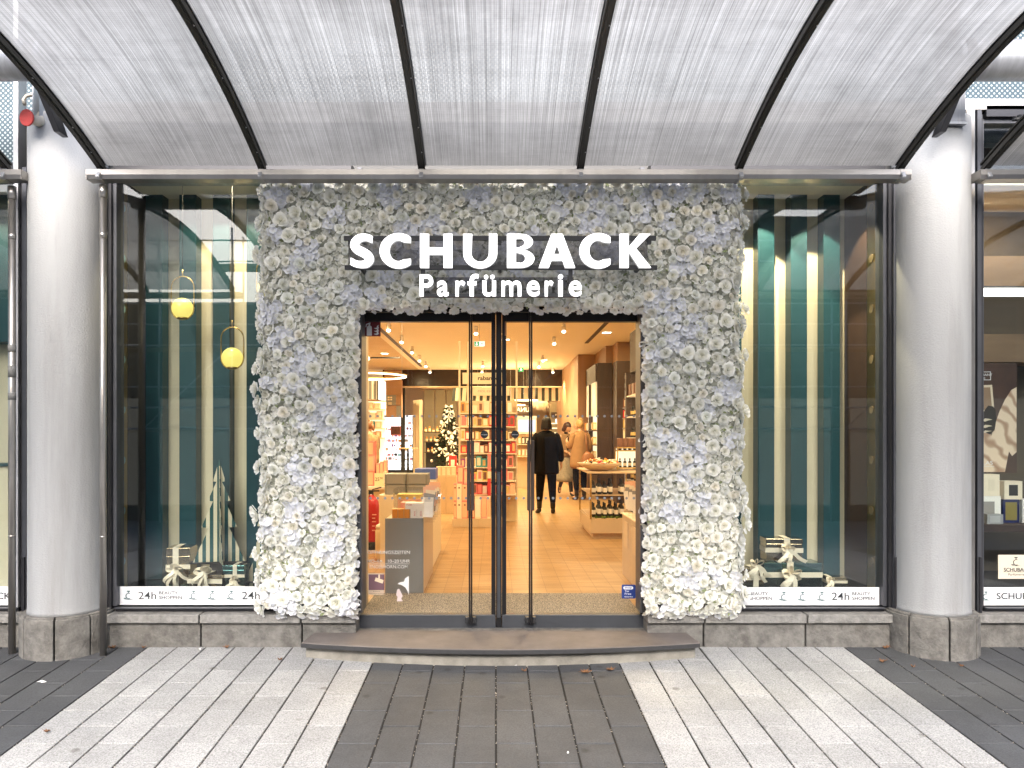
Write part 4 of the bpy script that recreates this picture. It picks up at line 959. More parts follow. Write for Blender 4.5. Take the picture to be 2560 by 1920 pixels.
def gift(label,x0,x1,y0,y1,z0,z1,m,bow,seed,rz=0,band=True,bs=1.0):
    c=((x0+x1)/2,(y0+y1)/2,z0); t=thing('gift_box',label,'gift box',c); rr=random.Random(seed)
    b=MB(); b.box(x0,x1,y0,y1,z0,z0+(z1-z0)*.78); b.build('box',m,t,bevel=.003)
    b=MB(); b.box(x0-.003,x1+.003,y0-.003,y1+.003,z0+(z1-z0)*.78+.0005,z1); b.build('lid',m,t,bevel=.003)
    if band:
        b=MB(); e=.0045; w=.018*bs; cx_=bow[0]
        b.box(cx_-w,cx_+w,y0-e,y0-e+.001,z0,z1+e); b.box(cx_-w,cx_+w,y0-e,y1+e,z1+e,z1+e+.001)
        zz=(z0+z1)/2; b.box(x0-e,x1+e,y0-e-.0012,y0-e-.0002,zz-w*.8,zz+w*.8); b.box(x0-e-.001,x0-e,y0-e,y1,zz-w*.8,zz+w*.8)
        b.build('ribbon_band',M['ribbon'],t,split=True)
    for k in range(5):
        a=2*pi*k/5+.3+rr.uniform(-.25,.25); L=rr.uniform(.040,.058)*bs; dx,dz=math.cos(a),math.sin(a)*.9+.1; o=Vector((bow[0],bow[1],bow[2]))
        out=Vector((dx,-.35,dz)); pts=[]
        for i in range(9):
            s=i/8; ang=pi*2*s; pts.append(o+out*(L*.5*(1-math.cos(ang)))+Vector((-dz,-.6,dx))*(math.sin(ang)*L*.27))
        b=MB(); ribbonstrip(b,pts,.028*bs,Vector((-dz*.5,-.8,dx*.5))); b.build('bow_loop',M['ribbon'],t)
    for k,a in enumerate((-110,-70,-135,-40)[:rr.choice((3,4))]):
        a=R(a+rr.uniform(-10,10)); L=rr.uniform(.09,.13)*bs; o=Vector((bow[0],bow[1]-.004*k,bow[2]))
        pts=[o+Vector((math.cos(a)*L*s+.008*math.sin(7*s),-.02*math.sin(3*s)-.01,max(math.sin(a)*L*s,z0+.004-bow[2]))) for s in [i/7 for i in range(8)]]
        b=MB(); ribbonstrip(b,pts,.022*bs,(-math.sin(a),-.3,math.cos(a))); b.build('ribbon_tail',M['ribbon'],t)
    t.rotation_euler.z=rz
    return t
zf=.361
def U(u,Y): return wx(u,Y)
gift('tall bronze mirror gift box with a cream ribbon bow left of the paper tree',U(414,5.5),U(470,5.5),5.5,5.68,zf,wz(1370,5.5),M['mirrorpaper'],(U(432,5.47),5.475,wz(1425,5.47)),1,R(6),bs=1.15)
gift('flat bronze gift box with a spread cream bow in front of the paper tree',U(474,5.45),U(560,5.45),5.43,5.6,zf,wz(1436,5.45),M['mirrorpaper'],(U(512,5.42),5.42,wz(1430,5.42)),2,R(-4),bs=1.15)
gift('dark teal mirror gift box between the paper tree and the flower arch',U(560,5.5),U(612,5.5),5.47,5.6,zf,wz(1412,5.5),M['mirrorteal'],(U(585,5.46),5.46,wz(1452,5.46)),3,R(3),bs=.8)
gift('topmost gift box of the pile in the right window with a big cream bow',U(1915,5.55),U(2003,5.55),5.52,5.68,wz(1404,5.52),wz(1347,5.52),M['mirrorpaper'],(U(1972,5.5),5.5,wz(1375,5.5)),4,R(-5),bs=1.2)
gift('broad teal gift box carrying the topmost one in the right window',U(1908,5.5),U(2050,5.5),5.47,5.66,zf,wz(1406,5.5),M['mirrorteal'],(U(1978,5.45),5.45,wz(1437,5.45)),5,0,bs=1.35)
gift('bronze gift box with a bow on its lid, nearest the flower arch',U(1848,5.5),U(1905,5.5),5.46,5.6,zf,wz(1420,5.5),M['mirrorpaper'],(U(1888,5.46),5.46,wz(1413,5.46)),6,R(4),bs=1.1)
gift('small low bronze gift box at the right end of the pile in the right window',U(2065,5.5),U(2112,5.5),5.47,5.56,zf,wz(1441,5.5),M['mirrorpaper'],(U(2078,5.45),5.46,wz(1450,5.46)),7,R(-3),bs=.7)
def papertree(label,u,Y,va,vb,halfw,h_seed):
    x=wx(u,Y); za,zb=wz(va,Y),wz(vb,Y); H=za-zb; t=thing('paper_tree',label,'decorative tree',(x,Y,zb))
    def outline(s):
        pts=[(0,H)]; T=[(.17,.21),(.37,.40),(.62,.66),(1,.90)]
        half=[]
        for k,(w0,d) in enumerate(T):
            half.append((w0*halfw*1.0+.012,H*(1-d)-(.0 if k<3 else .0)))
            if k<3: half.append((w0*halfw*.62,H*(1-d)-.004)); 
        half[-1]=(halfw,0)
        half.insert(len(half),(halfw*.0001,0))
        return pts+half
    for k,(ang,full) in enumerate(((R(12),1),(R(-62),1))):
        o=outline(0); poly=o[:-1]+[(-a,z) for a,z in o[1:-1][::-1]]
        b=MB(); 
        me=curve_letter('striped_panel',[[(a,z) for a,z in poly]],t,[M['stripeply']],.006,0)
        me.location=(0,0,0); me.rotation_euler.z=ang
    b=MB(); b.box(x-halfw*1.05,x+halfw*1.05,Y-.05,Y+.05,zb-.012,zb-.002); b.build('base',M['blackmat'],t)
    if zb>.45:
        b=MB(); b.box(x-.06,x+.08,Y-.03,Y+.06,.361,zb-.0125); b.build('riser',M['blackmat'],t)
def stripeply():
    m=bpy.data.materials.new('cream and teal striped panel'); m.use_nodes=True; n=m.node_tree.nodes; L=m.node_tree.links; b=n['Principled BSDF']
    tc=n.new('ShaderNodeTexCoord'); sx=n.new('ShaderNodeSeparateXYZ'); L.new(tc.outputs['Object'],sx.inputs[0])
    a=n.new('ShaderNodeMath'); a.operation='MULTIPLY_ADD'; a.inputs[1].default_value=1/.052; a.inputs[2].default_value=50.27; L.new(sx.outputs[0],a.inputs[0])
    f=n.new('ShaderNodeMath'); f.operation='FRACT'; L.new(a.outputs[0],f.inputs[0]); g=n.new('ShaderNodeMath'); g.operation='GREATER_THAN'; g.inputs[1].default_value=.5; L.new(f.outputs[0],g.inputs[0])
    mx=n.new('ShaderNodeMix'); mx.data_type='RGBA'; mx.inputs['A'].default_value=(.012,.07,.07,1); mx.inputs['B'].default_value=(.66,.58,.41,1); L.new(g.outputs[0],mx.inputs['Factor']); L.new(mx.outputs['Result'],b.inputs['Base Color']); b.inputs['Roughness'].default_value=.45
    return m
M['stripeply']=stripeply()
papertree('large slotted paper fir tree with cream and teal stripes in the left window',548,5.6,1150,1404,.185,0)
papertree('second striped paper tree half hidden behind the flower arch in the left window',655,5.66,1278,1452,.13,1)
# banners on the glass
YB=5.2965
def bottleicon(parent,u,v,s,mat_=None):
    "little outline flacon: stopper, neck, open round body, base line"
    mat_=mat_ or M['inkteal']; x=wx(u,YB); z=wz(v,YB)
    def arcband(cx_,cz_,r0,r1,a0,a1): 
        return ell(cx_,cz_,r1,r1,a0,a1,12)+ell(cx_,cz_,r0,r0,a1,a0,12)
    k=s
    lo=[[(x-.2*k,z+.52*k),(x+.16*k,z+.52*k),(x+.16*k,z+.40*k),(x-.2*k,z+.40*k)],[(x-.08*k,z+.385*k),(x+.04*k,z+.385*k),(x+.04*k,z+.28*k),(x-.08*k,z+.28*k)],
        ell(x,z-.08*k,.36*k,.34*k,62,300,16)+ell(x+.01*k,z-.08*k,.27*k,.27*k,300,62,16),
        [(x-.52*k,z-.44*k),(x-.12*k,z-.50*k),(x+.6*k,z-.50*k),(x+.1*k,z-.42*k)],[(x-.55*k,z-.30*k),(x-.25*k,z-.30*k),(x-.25*k,z-.41*k),(x-.55*k,z-.41*k)]]
    for l in lo: curve_letter('flacon_mark',[l],parent,[mat_],.0006,YB-.0022)
def banner(label,u0,u1,v0,v1,content):
    x0,x1=wx(u0,YB),wx(u1,YB); t=thing('window_banner',label,'banner',((x0+x1)/2,YB,wz(v1,YB)))
    b=MB(); b.box(x0,x1,YB-.0015,YB,wz(v1,YB),wz(v0,YB)); b.build('strip',M['white'],t)
    for c in content:
        if c[0]=='i': bottleicon(t,c[1],c[2],c[3])
        else:
            _,s,ua,ub,va,vb,off_=c; text(s,(wx(ua,YB)+wx(ub,YB))/2,YB-.0016,(wz(va,YB)+wz(vb,YB))/2,wz(va,YB)-wz(vb,YB),M['ink'],t,width=wx(ub,YB)-wx(ua,YB),ext=.0006,offset=off_)
banner('white banner reading 24h beauty shoppen along the foot of the left display window',299,690,1466,1512,
  [('i',322,1488,.062),('t','24h',346,391,1479,1498,.004),('t','BEAUTY',398,445,1478,1486,.013),('t','SHOPPEN',398,455,1489.5,1498,.013),('i',485,1488,.062),('i',532,1488,.062),('i',579,1488,.062),('t','24h',605,650,1479,1498,.004)])
banner('white banner reading 24h beauty shoppen along the foot of the right display window',1800,2198,1468,1513,
  [('t','24h',1822,1866,1481,1500,.004),('t','BEAUTY',1874,1920,1480,1488,.013),('t','SHOPPEN',1874,1930,1491.5,1500,.013),('i',1960,1491,.062),('i',2007,1491,.062),('i',2055,1491,.062),('t','24h',2079,2123,1481,1500,.004),('t','BEAUTY',2130,2176,1480,1488,.013),('t','SHOPPEN',2130,2186,1491.5,1500,.013)])
banner('white banner with the shop name beside the flacon mark at the lower right edge',2449,3000,1468,1514,[('i',2465,1490,.062),('t','SCHUBACK',2491,2620,1482,1498,.016),('i',2660,1490,.062)])
banner('white banner ending in CK behind the taped downpipe at the lower left edge',-500,58,1466,1513,[('t','SCHUBACK',-108,28,1481,1498,.016),('i',44,1488,.05)])
# ================================================================ LEFT EDGE BAY
striped('cream and dark teal striped backdrop in the window at the left edge',-6.2,-3.36,[(u2(-680+84*k),u2(-680+84*k+40)) for k in range(9)],3.3,(-3.34,1),[(-4.0,26,140)],['window at the left edge'])
t=thing('display_shelf','cream display shelf with a teal edge in the window at the left edge','shelf',(-3.9,5.6,.36))
b=MB(); b.box(-4.6,-3.50,5.45,5.74,wz(1158,5.5)-.02,wz(1158,5.5)); b.box(-4.6,-3.5,5.45,5.74,wz(850,5.5)-.02,wz(850,5.5)); b.build('board',M['teal'],t,split=True)
b=MB(); b.box(-4.58,-3.52,5.47,5.7,.361,wz(1158,5.5)-.0205); b.box(-4.58,-3.60,5.6,5.7,wz(1158,5.5)+.001,wz(850,5.5)-.0205); b.build('panel',M['cream'],t,split=True)
# ================================================================ RIGHT EDGE BAY
t=thing('window_cabin','brown lined window cabin behind the poster window','display cabin',(4.4,6.0,.3))
x0,x1=3.34,6.2
b=MB(); b.box(x0,x1,6.2,6.22,.3,3.7); b.build('back_panel',cmat('olive brown panel',(.10,.075,.045),rough=.6,var=.1),t)
b=MB(); b.box(x0,x1,5.85,6.199,wz(718,5.85),wz(640,5.85),0); b.box(x0,x1,5.85,6.199,wz(905,5.85),wz(835,5.85),0); b.build('wood_valance',cmat('warm plywood',(.21,.135,.075),rough=.5,var=.12,vs=3,vstretch=(1,8,8)),t,split=True)
b=MB(); b.box(x0,x1,5.4,6.19,.3,.345); b.box(x0,x1,5.4,6.19,3.69,3.72); b.build('deck',M['blackmat'],t,split=True)
Yp=5.75
b=MB(); b.box(x0,x1,5.5,5.9,wz(1330,5.5),wz(1312,5.5)); b.build('shelf_board',M['darkwood'],t,bevel=.003)
t=thing('light_bar','lit white light bar across the poster window','light',(4.4,5.8,wz(740,5.8)))
b=MB(); b.box(x0,x1,5.78,5.82,wz(740,5.8),wz(722,5.8)); b.build('diffuser',M['tubelight'],t)
b=MB(); b.box(x0,x1,5.775,5.83,wz(719,5.8)-.0,wz(716,5.8)); b.build('housing',M['black'],t)
lamp('AREA',(3.9,5.7,3.3),20,(1,.8,.58),t,.4,rot=(0,0,0))  # added unseen lamp above the bar, to brighten the poster
t=thing('perfume_poster','brown poster with pale draped roses and a dark flacon at the right edge','poster',(wx(2475,Yp),Yp,wz(1200,Yp)))
def postermat():
    m=bpy.data.materials.new('draped rose print'); m.use_nodes=True; n=m.node_tree.nodes; L=m.node_tree.links; b=n['Principled BSDF']
    tc=n.new('ShaderNodeTexCoord'); 
    w=n.new('ShaderNodeTexWave'); w.inputs['Scale'].default_value=3.5; w.inputs['Distortion'].default_value=9; w.inputs['Detail'].default_value=2; w.inputs['Detail Scale'].default_value=1.2; w.bands_direction='DIAGONAL'; L.new(tc.outputs['Object'],w.inputs['Vector'])
    r=n.new('ShaderNodeValToRGB'); r.color_ramp.elements[0].color=(.40,.24,.15,1); r.color_ramp.elements[0].position=0; r.color_ramp.elements[1].color=(.80,.64,.47,1); r.color_ramp.elements[1].position=.55; L.new(w.outputs['Fac'],r.inputs[0]); L.new(r.outputs[0],b.inputs['Base Color']); b.inputs['Roughness'].default_value=.5; return m
b=MB(); b.box(wx(2380,Yp),wx(2542,Yp),Yp,Yp+.012,wz(1182,Yp),wz(907,Yp)); b.build('sheet',cmat('brown poster ground',(.07,.035,.022),rough=.45,var=.35,vs=5),t)
def PQ(u,v): return (wx(u,Yp),wz(v,Yp))
shape(t,'draped_cloth',[PQ(*p) for p in((2448,1180),(2448,1040),(2458,1052),(2478,1090),(2488,1060),(2498,1030),(2512,1000),(2528,975),(2541,968),(2541,1130),(2530,1140),(2522,1128),(2512,1180))],postermat(),Yp,.002)
shape(t,'framed_portrait',[PQ(*p) for p in((2380,966),(2480,962),(2486,1030),(2380,1034))],cmat('cream print',(.7,.6,.45),rough=.5),Yp,.001)
shape(t,'portrait_field',[PQ(*p) for p in((2386,972),(2475,968),(2480,1024),(2386,1028))],cmat('sepia print',(.28,.18,.11),rough=.5),Yp-.0012,.001)
shape(t,'flacon_print',[PQ(*p) for p in((2458,1032),(2462,1024),(2470,1014),(2482,1016),(2488,1024),(2490,1050),(2486,1075),(2474,1086),(2460,1080),(2452,1060))],cmat('dark flacon print',(.02,.015,.012),rough=.25),Yp-.0024,.001)
for k,(va,vb) in enumerate(((1046,1054),(1062,1070),(1076,1082))): shape(t,'flacon_band',[PQ(*p) for p in((2454,va+6),(2462,va),(2472,va+1),(2480,vb-5),(2470,vb-3),(2462,vb))],cmat('cream print',(.7,.6,.45)),Yp-.0036,.001)
text('THE MERCHANT',wx(2445,Yp),Yp-.001,wz(937,Yp),.018,M['white'],t,width=wx(2470,Yp)-wx(2400,Yp),ext=.0005); text('OF VENICE',wx(2438,Yp),Yp-.001,wz(946,Yp),.016,M['white'],t,width=wx(2458,Yp)-wx(2408,Yp),ext=.0005)
b=MB()
for a in((2395,2477,929,930.4),(2395,2477,949,950.4),(2475.6,2477,930.5,948.9)): b.box(wx(a[0],Yp),wx(a[1],Yp),Yp-.001,Yp-.0002,wz(a[3],Yp),wz(a[2],Yp))
b.build('frame_line',M['white'],t,split=True)
text('ROSA CALLAS',wx(2430,Yp),Yp-.0032,wz(1157,Yp),.028,M['white'],t,width=wx(2482,Yp)-wx(2380,Yp),ext=.0005); text('FAMOUS SOPRANO',wx(2450,Yp),Yp-.0032,wz(1166,Yp),.009,M['white'],t,width=wx(2484,Yp)-wx(2415,Yp),ext=.0005)
def carton(label,x0,x1,y0,y1,z0,z1,mats,inset=.18,group=None,rz=0,name='perfume_box',cat='box'):
    "closed carton with a printed front panel"
    iw=(x1-x0)*inset; ih=(z1-z0)*inset*.8; yy=y0-.0006
    vs=[(x0,y0,z0),(x1,y0,z0),(x1,y1,z0),(x0,y1,z0),(x0,y0,z1),(x1,y0,z1),(x1,y1,z1),(x0,y1,z1),(x0+iw,yy,z0+ih),(x1-iw,yy,z0+ih),(x1-iw,yy,z1-ih),(x0+iw,yy,z1-ih)]
    b=MB(); b.add(vs,[(0,3,2,1),(4,5,6,7),(1,2,6,5),(2,3,7,6),(3,0,4,7),(0,1,9,8),(1,5,10,9),(5,4,11,10),(4,0,8,11)],0); b.f.append([8,9,10,11]); b.mi.append(1); b.sm.append(False)
    o=b.build(name,mats,None,label=label,cat=cat,group=group); o.rotation_euler.z=rz; return o
def bottle(label,x,y,z,h,r,mats,n=12,group=None,kindshape=0,name='perfume_bottle',cat='bottle'):
    if kindshape==0: prof=[(r*.96,0),(r,.02*h),(r,.16*h),(r,.48*h),(r,.60*h),(r*.72,.67*h),(r*.3,.72*h),(r*.3,.76*h),(r*.42,.765*h),(r*.42,h)]; mis=[0,0,1,0,0,0,0,2,2]
    else: prof=[(r*.9,0),(r,.05*h),(r,.2*h),(r,.5*h),(r*.9,.62*h),(r*.35,.66*h),(r*.35,.7*h),(r*.55,.705*h),(r*.5,h)]; mis=[0,0,1,0,0,0,2,2]
    b=MB(); b.lathe([(a,zz+z) for a,zz in prof],(x,y,0),n,0,mis=mis,sy=.8 if kindshape else 1); return b.build(name,mats,None,label=label,cat=cat,group=group)
cb=[M['p_cream'],cmat('ivory print',(.75,.66,.5),rough=.4)]
zs_=wz(1312,5.5)+.001
def rb(label,u0,u1,v0,v1,mats,Y=5.62,d=.1,**k): return carton(label,wx(u0,Y),wx(u1,Y),Y,Y+d,wz(v1,Y),wz(v0,Y),mats,**k)
base_=lambda Y:V0-(zs_-CZ)*F/Y
rb('cream carton with a dark seal on top of the left stack under the rose poster',2458,2499,1186,1240,cb,inset=.3)
rb('white carton with a folded cloth print carrying the cream carton under the rose poster',2440,2502,1240.5,base_(5.62),[M['p_white'],cmat('grey print',(.3,.28,.26),rough=.4)],inset=.25)
rb('small grey carton lying in front of the white carton under the rose poster',2468,2508,1286,base_(5.54),[M['p_grey'],cmat('pale grey print',(.4,.4,.4),rough=.4)],Y=5.54,d=.06)
rb('ivory carton with an open window showing a dark flacon at the right edge',2511,2556,1203,1248.5,[M['p_cream'],M['p_black']],inset=.25)
rb('navy and gold carton carrying the ivory one at the right edge',2508,2548,1249,base_(5.62),[cmat('navy board',(.015,.02,.09),rough=.3),cmat('olive gold print',(.25,.2,.06),rough=.3)],inset=.14)
rb('white carton cut by the frame at the right edge',2556,2600,1249,base_(5.62),[M['p_white'],M['p_gold']])
b=MB(); o=wx(2478,5.62)
t=thing('shop_card','cream card with the shop name propped in the window at the right edge','card',(wx(2527,YB),YB,wz(1447,YB)))
b=MB(); b.box(wx(2495,YB),wx(2562,YB),YB-.0015,YB,wz(1447,YB),wz(1387,YB)); b.build('sheet',cmat('cream card',(.75,.66,.52),rough=.6,var=.02),t,bevel=.001)
bottleicon(t,2540,1404,.062,M['ink']); text('SCHUBACK',wx(2543,YB),YB-.0016,wz(1424,YB),.026,M['ink'],t,width=wx(2575,YB)-wx(2507,YB)-.0,ext=.0006,offset=.02); text('Parfümerie',wx(2541,YB),YB-.0016,wz(1436,YB),.016,M['ink'],t,width=wx(2562,YB)-wx(2521,YB),ext=.0006)
b=MB(); b.box(wx(2508,YB),wx(2561,YB),YB-.0021,YB-.0015,wz(1430,YB),wz(1429.2,YB)); b.build('underline',M['ink'],t)
# ================================================================ SHOP INTERIOR
ZF=.14; ZC=3.30
def woodfloor():
    m=bpy.data.materials.new('pale oak floorboards'); m.use_nodes=True; n=m.node_tree.nodes; L=m.node_tree.links; b=n['Principled BSDF']
    tc=n.new('ShaderNodeTexCoord'); mp=n.new('ShaderNodeMapping'); mp.inputs['Rotation'].default_value=(0,0,R(90)); L.new(tc.outputs['Object'],mp.inputs[0])
    br=n.new('ShaderNodeTexBrick'); br.inputs['Scale'].default_value=1; br.inputs['Brick Width'].default_value=2.2; br.inputs['Row Height'].default_value=.145; br.inputs['Mortar Size'].default_value=.0016; br.offset=.37
    br.inputs['Color1'].default_value=(.37,.225,.10,1); br.inputs['Color2'].default_value=(.43,.27,.125,1); br.inputs['Mortar'].default_value=(.16,.09,.04,1); L.new(mp.outputs[0],br.inputs['Vector'])
    m2=n.new('ShaderNodeMapping'); m2.inputs['Scale'].default_value=(2,14,1); m2.inputs['Rotation'].default_value=(0,0,R(14)); L.new(tc.outputs['Object'],m2.inputs[0])
    nz=n.new('ShaderNodeTexNoise'); nz.inputs['Scale'].default_value=1.1; nz.inputs['Detail'].default_value=5; L.new(m2.outputs[0],nz.inputs['Vector'])
    rp=n.new('ShaderNodeValToRGB'); rp.color_ramp.elements[0].position=.38; rp.color_ramp.elements[0].color=(.74,.70,.64,1); rp.color_ramp.elements[1].position=.6; rp.color_ramp.elements[1].color=(1,1,1,1); L.new(nz.outputs['Fac'],rp.inputs[0])
    x=n.new('ShaderNodeMix'); x.data_type='RGBA'; x.blend_type='MULTIPLY'; x.inputs['Factor'].default_value=1; L.new(br.outputs[0],x.inputs['A']); L.new(rp.outputs[0],x.inputs['B']); L.new(x.outputs['Result'],b.inputs['Base Color'])
    b.inputs['Roughness'].default_value=.38; return m
M['floor']=woodfloor()
b=MB(); b.box(-6,6,5.42,28,.06,ZF); b.build('floor',M['floor'],kind='structure')
b=MB(); b.box(-6,6,5.53,28,ZC,ZC+.1); b.build('ceiling',M['ceil'],kind='structure')
b=MB(); b.box(-6.1,-6,5.53,28,ZF,ZC); b.box(-6,-2.98,5.9,6.0,ZF,ZC); b.build('wall_left',M['wallcream'],kind='structure')
b=MB(); b.box(6,6.1,5.53,28,ZF,ZC); b.box(2.95,6,6.35,6.45,ZF,ZC); b.build('wall_right',M['wallcream'],kind='structure')
b=MB(); b.box(-6,6,28,28.1,ZF,ZC); b.build('wall_back',M['wallcream'],kind='structure')
b=MB(); b.box(-2.98,-1.0,5.885,5.93,ZF,ZC); b.box(1.42,2.95,5.885,5.93,ZF,ZC); b.box(1.42,1.445,5.37,5.8845,ZF,ZC); b.box(-1.0,1.415,5.62,5.66,2.72,ZC); b.build('lining_wall',M['wallcream'],kind='structure')
# side cheeks of the entrance
b=MB(); b.box(-1.03,-1.0,5.43,5.88,ZF,2.8,0); b.box(1.085,1.11,5.43,5.52,ZF,2.8,0); b.build('entrance_cheek',cmat('beige entrance cheek',(.45,.38,.3),rough=.35),kind='structure')
# entrance mat
def matmat():
    m=bpy.data.materials.new('ribbed entrance mat'); m.use_nodes=True; n=m.node_tree.nodes; L=m.node_tree.links; b=n['Principled BSDF']
    tc=n.new('ShaderNodeTexCoord'); nz=n.new('ShaderNodeTexNoise'); nz.inputs['Scale'].default_value=180; L.new(tc.outputs['Object'],nz.inputs['Vector'])
    r=n.new('ShaderNodeValToRGB'); r.color_ramp.elements[0].position=.4; r.color_ramp.elements[0].color=(.06,.055,.05,1); r.color_ramp.elements[1].position=.62; r.color_ramp.elements[1].color=(.5,.43,.33,1); L.new(nz.outputs['Fac'],r.inputs[0]); L.new(r.outputs[0],b.inputs['Base Color']); b.inputs['Roughness'].default_value=.9; return m
t=thing('entrance_mat','ribbed grey entrance mat just inside the glass doors','mat',(.03,5.85,ZF))
b=MB(); b.box(-.995,1.075,5.47,6.22,ZF+.001,ZF+.006); b.build('frame',M['black'],t)
b=MB(); y=5.48
while y<6.21: b.box(-.985,1.065,y,y+.017,ZF+.0065,ZF+.016); y+=.0265
b.build('rib_strips',matmat(),t)
WARM=(1,.75,.385)
# ---- ceiling spotlights
spots=[(1004.7,838),(1030,866),(1049,888),(1065,903),(1075,919),(1207,903),(1205,919),(1190,815),(1409,809),(1385,842),(1357,888),(1347,905),(1382,919),(972,806)]
for i,(u,v) in enumerate(spots):
    Y=(ZC-CZ)*F/(V0-v); x=wx(u,Y); side_='left' if u<1239 else 'right'
    row=sorted([s for s in spots if (s[0]<1239)==(u<1239)],key=lambda s:s[1]).index((u,v))
    t=thing('ceiling_spotlight','lit ceiling spotlight behind the %s door, %s from the top'%(side_,ORD[row]),'spotlight',(x,Y,ZC-.12),'ceiling spotlights inside the shop')
    b=MB(); b.tube([(x,Y,ZC-.002),(x,Y,ZC-.05)],.03,12); b.build('base',M['ceram_w'],t)
    d=Vector((0,-.6,-.8)).normalized(); c=Vector((x,Y,ZC-.09)); b=MB(); b.tube([c-d*.05,c+d*.06],.036,16); b.build('can',M['ceram_w'],t)
    b=MB(); b.tube([c+d*.061,c+d*.064],.032,16); b.build('lens',M['spotface'],t)
    lamp('SPOT',c+d*.09+Vector((0,0,-.02)),66,WARM,t,.05,rot=(R(12),0,0),spot=120)
# added fill lamps in made-up square housings, to brighten the shop interior
for i,(x,y) in enumerate(((-.7,6.9),(.8,6.9),(-.9,9.2),(1.2,9.2),(-2.2,8.6),(-2.3,12),(2.0,13.5),(.2,14.5),(-2.5,17),(1.2,18.5),(-1.8,22),(1.5,22.5))):
    t=thing('added_ceiling_light','added fill light in a square housing on the ceiling above the shop floor','ceiling light',(x,y,ZC-.02),'added fill lights on the shop ceiling')
    b=MB(); b.box(x-.09,x+.09,y-.09,y+.09,ZC-.012,ZC-.001); b.build('trim',M['ceram_w'],t)
    b=MB(); b.box(x-.07,x+.07,y-.07,y+.07,ZC-.016,ZC-.0125); b.build('lens',M['spotface'],t)
    lamp('AREA',(x,y,ZC-.03),13,WARM,t,.3)
# ring lamps
def ring(x,y,z,r,label,cordtop=True,pw=12):
    t=thing('ring_lamp',label,'pendant lamp',(x,y,z))
    n=48
    def tor(z0,z1,r0,r1,m,name,par):
        b=MB(); vs=[]
        for k in range(n):
            a=2*pi*k/n; ca,sa=math.cos(a),math.sin(a); vs+=[(x+r0*ca,y+r0*sa,z0),(x+r1*ca,y+r1*sa,z0),(x+r1*ca,y+r1*sa,z1),(x+r0*ca,y+r0*sa,z1)]
        b.add(vs,[(k*4+j,k*4+(j+1)%4,((k+1)%n)*4+(j+1)%4,((k+1)%n)*4+j) for k in range(n) for j in range(4)],0,False); return b.build(name,m,par,fix=True)
    tor(z,z+.018,r-.022,r,M['ringlight'],'diffuser',t); tor(z+.0185,z+.034,r-.026,r+.004,M['brass'],'band',t)
    for a in (30,150,270):
        b=MB(); b.tube([(x+(r-.015)*math.cos(R(a)),y+(r-.015)*math.sin(R(a)),z+.06),(x+(r-.015)*math.cos(R(a)),y+(r-.015)*math.sin(R(a)),ZC)],.003,6); b.build('cable',M['galv'],t)
    lamp('POINT',(x,y,z+.12),pw,WARM,t,.3)
ring(-1.77,9.9,2.22,.6,'large brass ring pendant lamp hanging at the left inside the shop',pw=8)
ring(-1.79,8.0,2.27,.45,'smaller ring pendant lamp at the left door jamb in front of the large one',pw=6)
ring(.83,20,2.36,.31,'white ring pendant lamp in front of the striped awning',pw=12)
ring(-.25,20.5,2.25,.28,'white ring pendant lamp behind the pink centre display',pw=12)
ring(.60,20.5,2.25,.22,'small ring pendant lamp just right of the centre posts',pw=9)
# ceiling slots, sprinklers
def slot(u0,v0,u1,v1,lab):
    Y0=(ZC-CZ)*F/(V0-v0); Y1=(ZC-CZ)*F/(V0-v1); a=wx(u0,Y0); c=wx(u1,Y1); b=MB(); hw=.035
    b.add([(a-hw,Y0,ZC-.001),(a+hw,Y0,ZC-.001),(c+hw,Y1,ZC-.001),(c-hw,Y1,ZC-.001),(a-hw,Y0,ZC-.012),(a+hw,Y0,ZC-.012),(c+hw,Y1,ZC-.012),(c-hw,Y1,ZC-.012)],[(0,1,2,3),(7,6,5,4),(0,4,5,1),(1,5,6,2),(2,6,7,3),(3,7,4,0)])
    b.build('ceiling_track',M['darkwood'],None,label=lab,cat='track')
slot(946,818,1053,915.5,'thin dark track along the shop ceiling behind the left door'); slot(1522,800,1466,857,'thin dark track along the shop ceiling behind the right door')
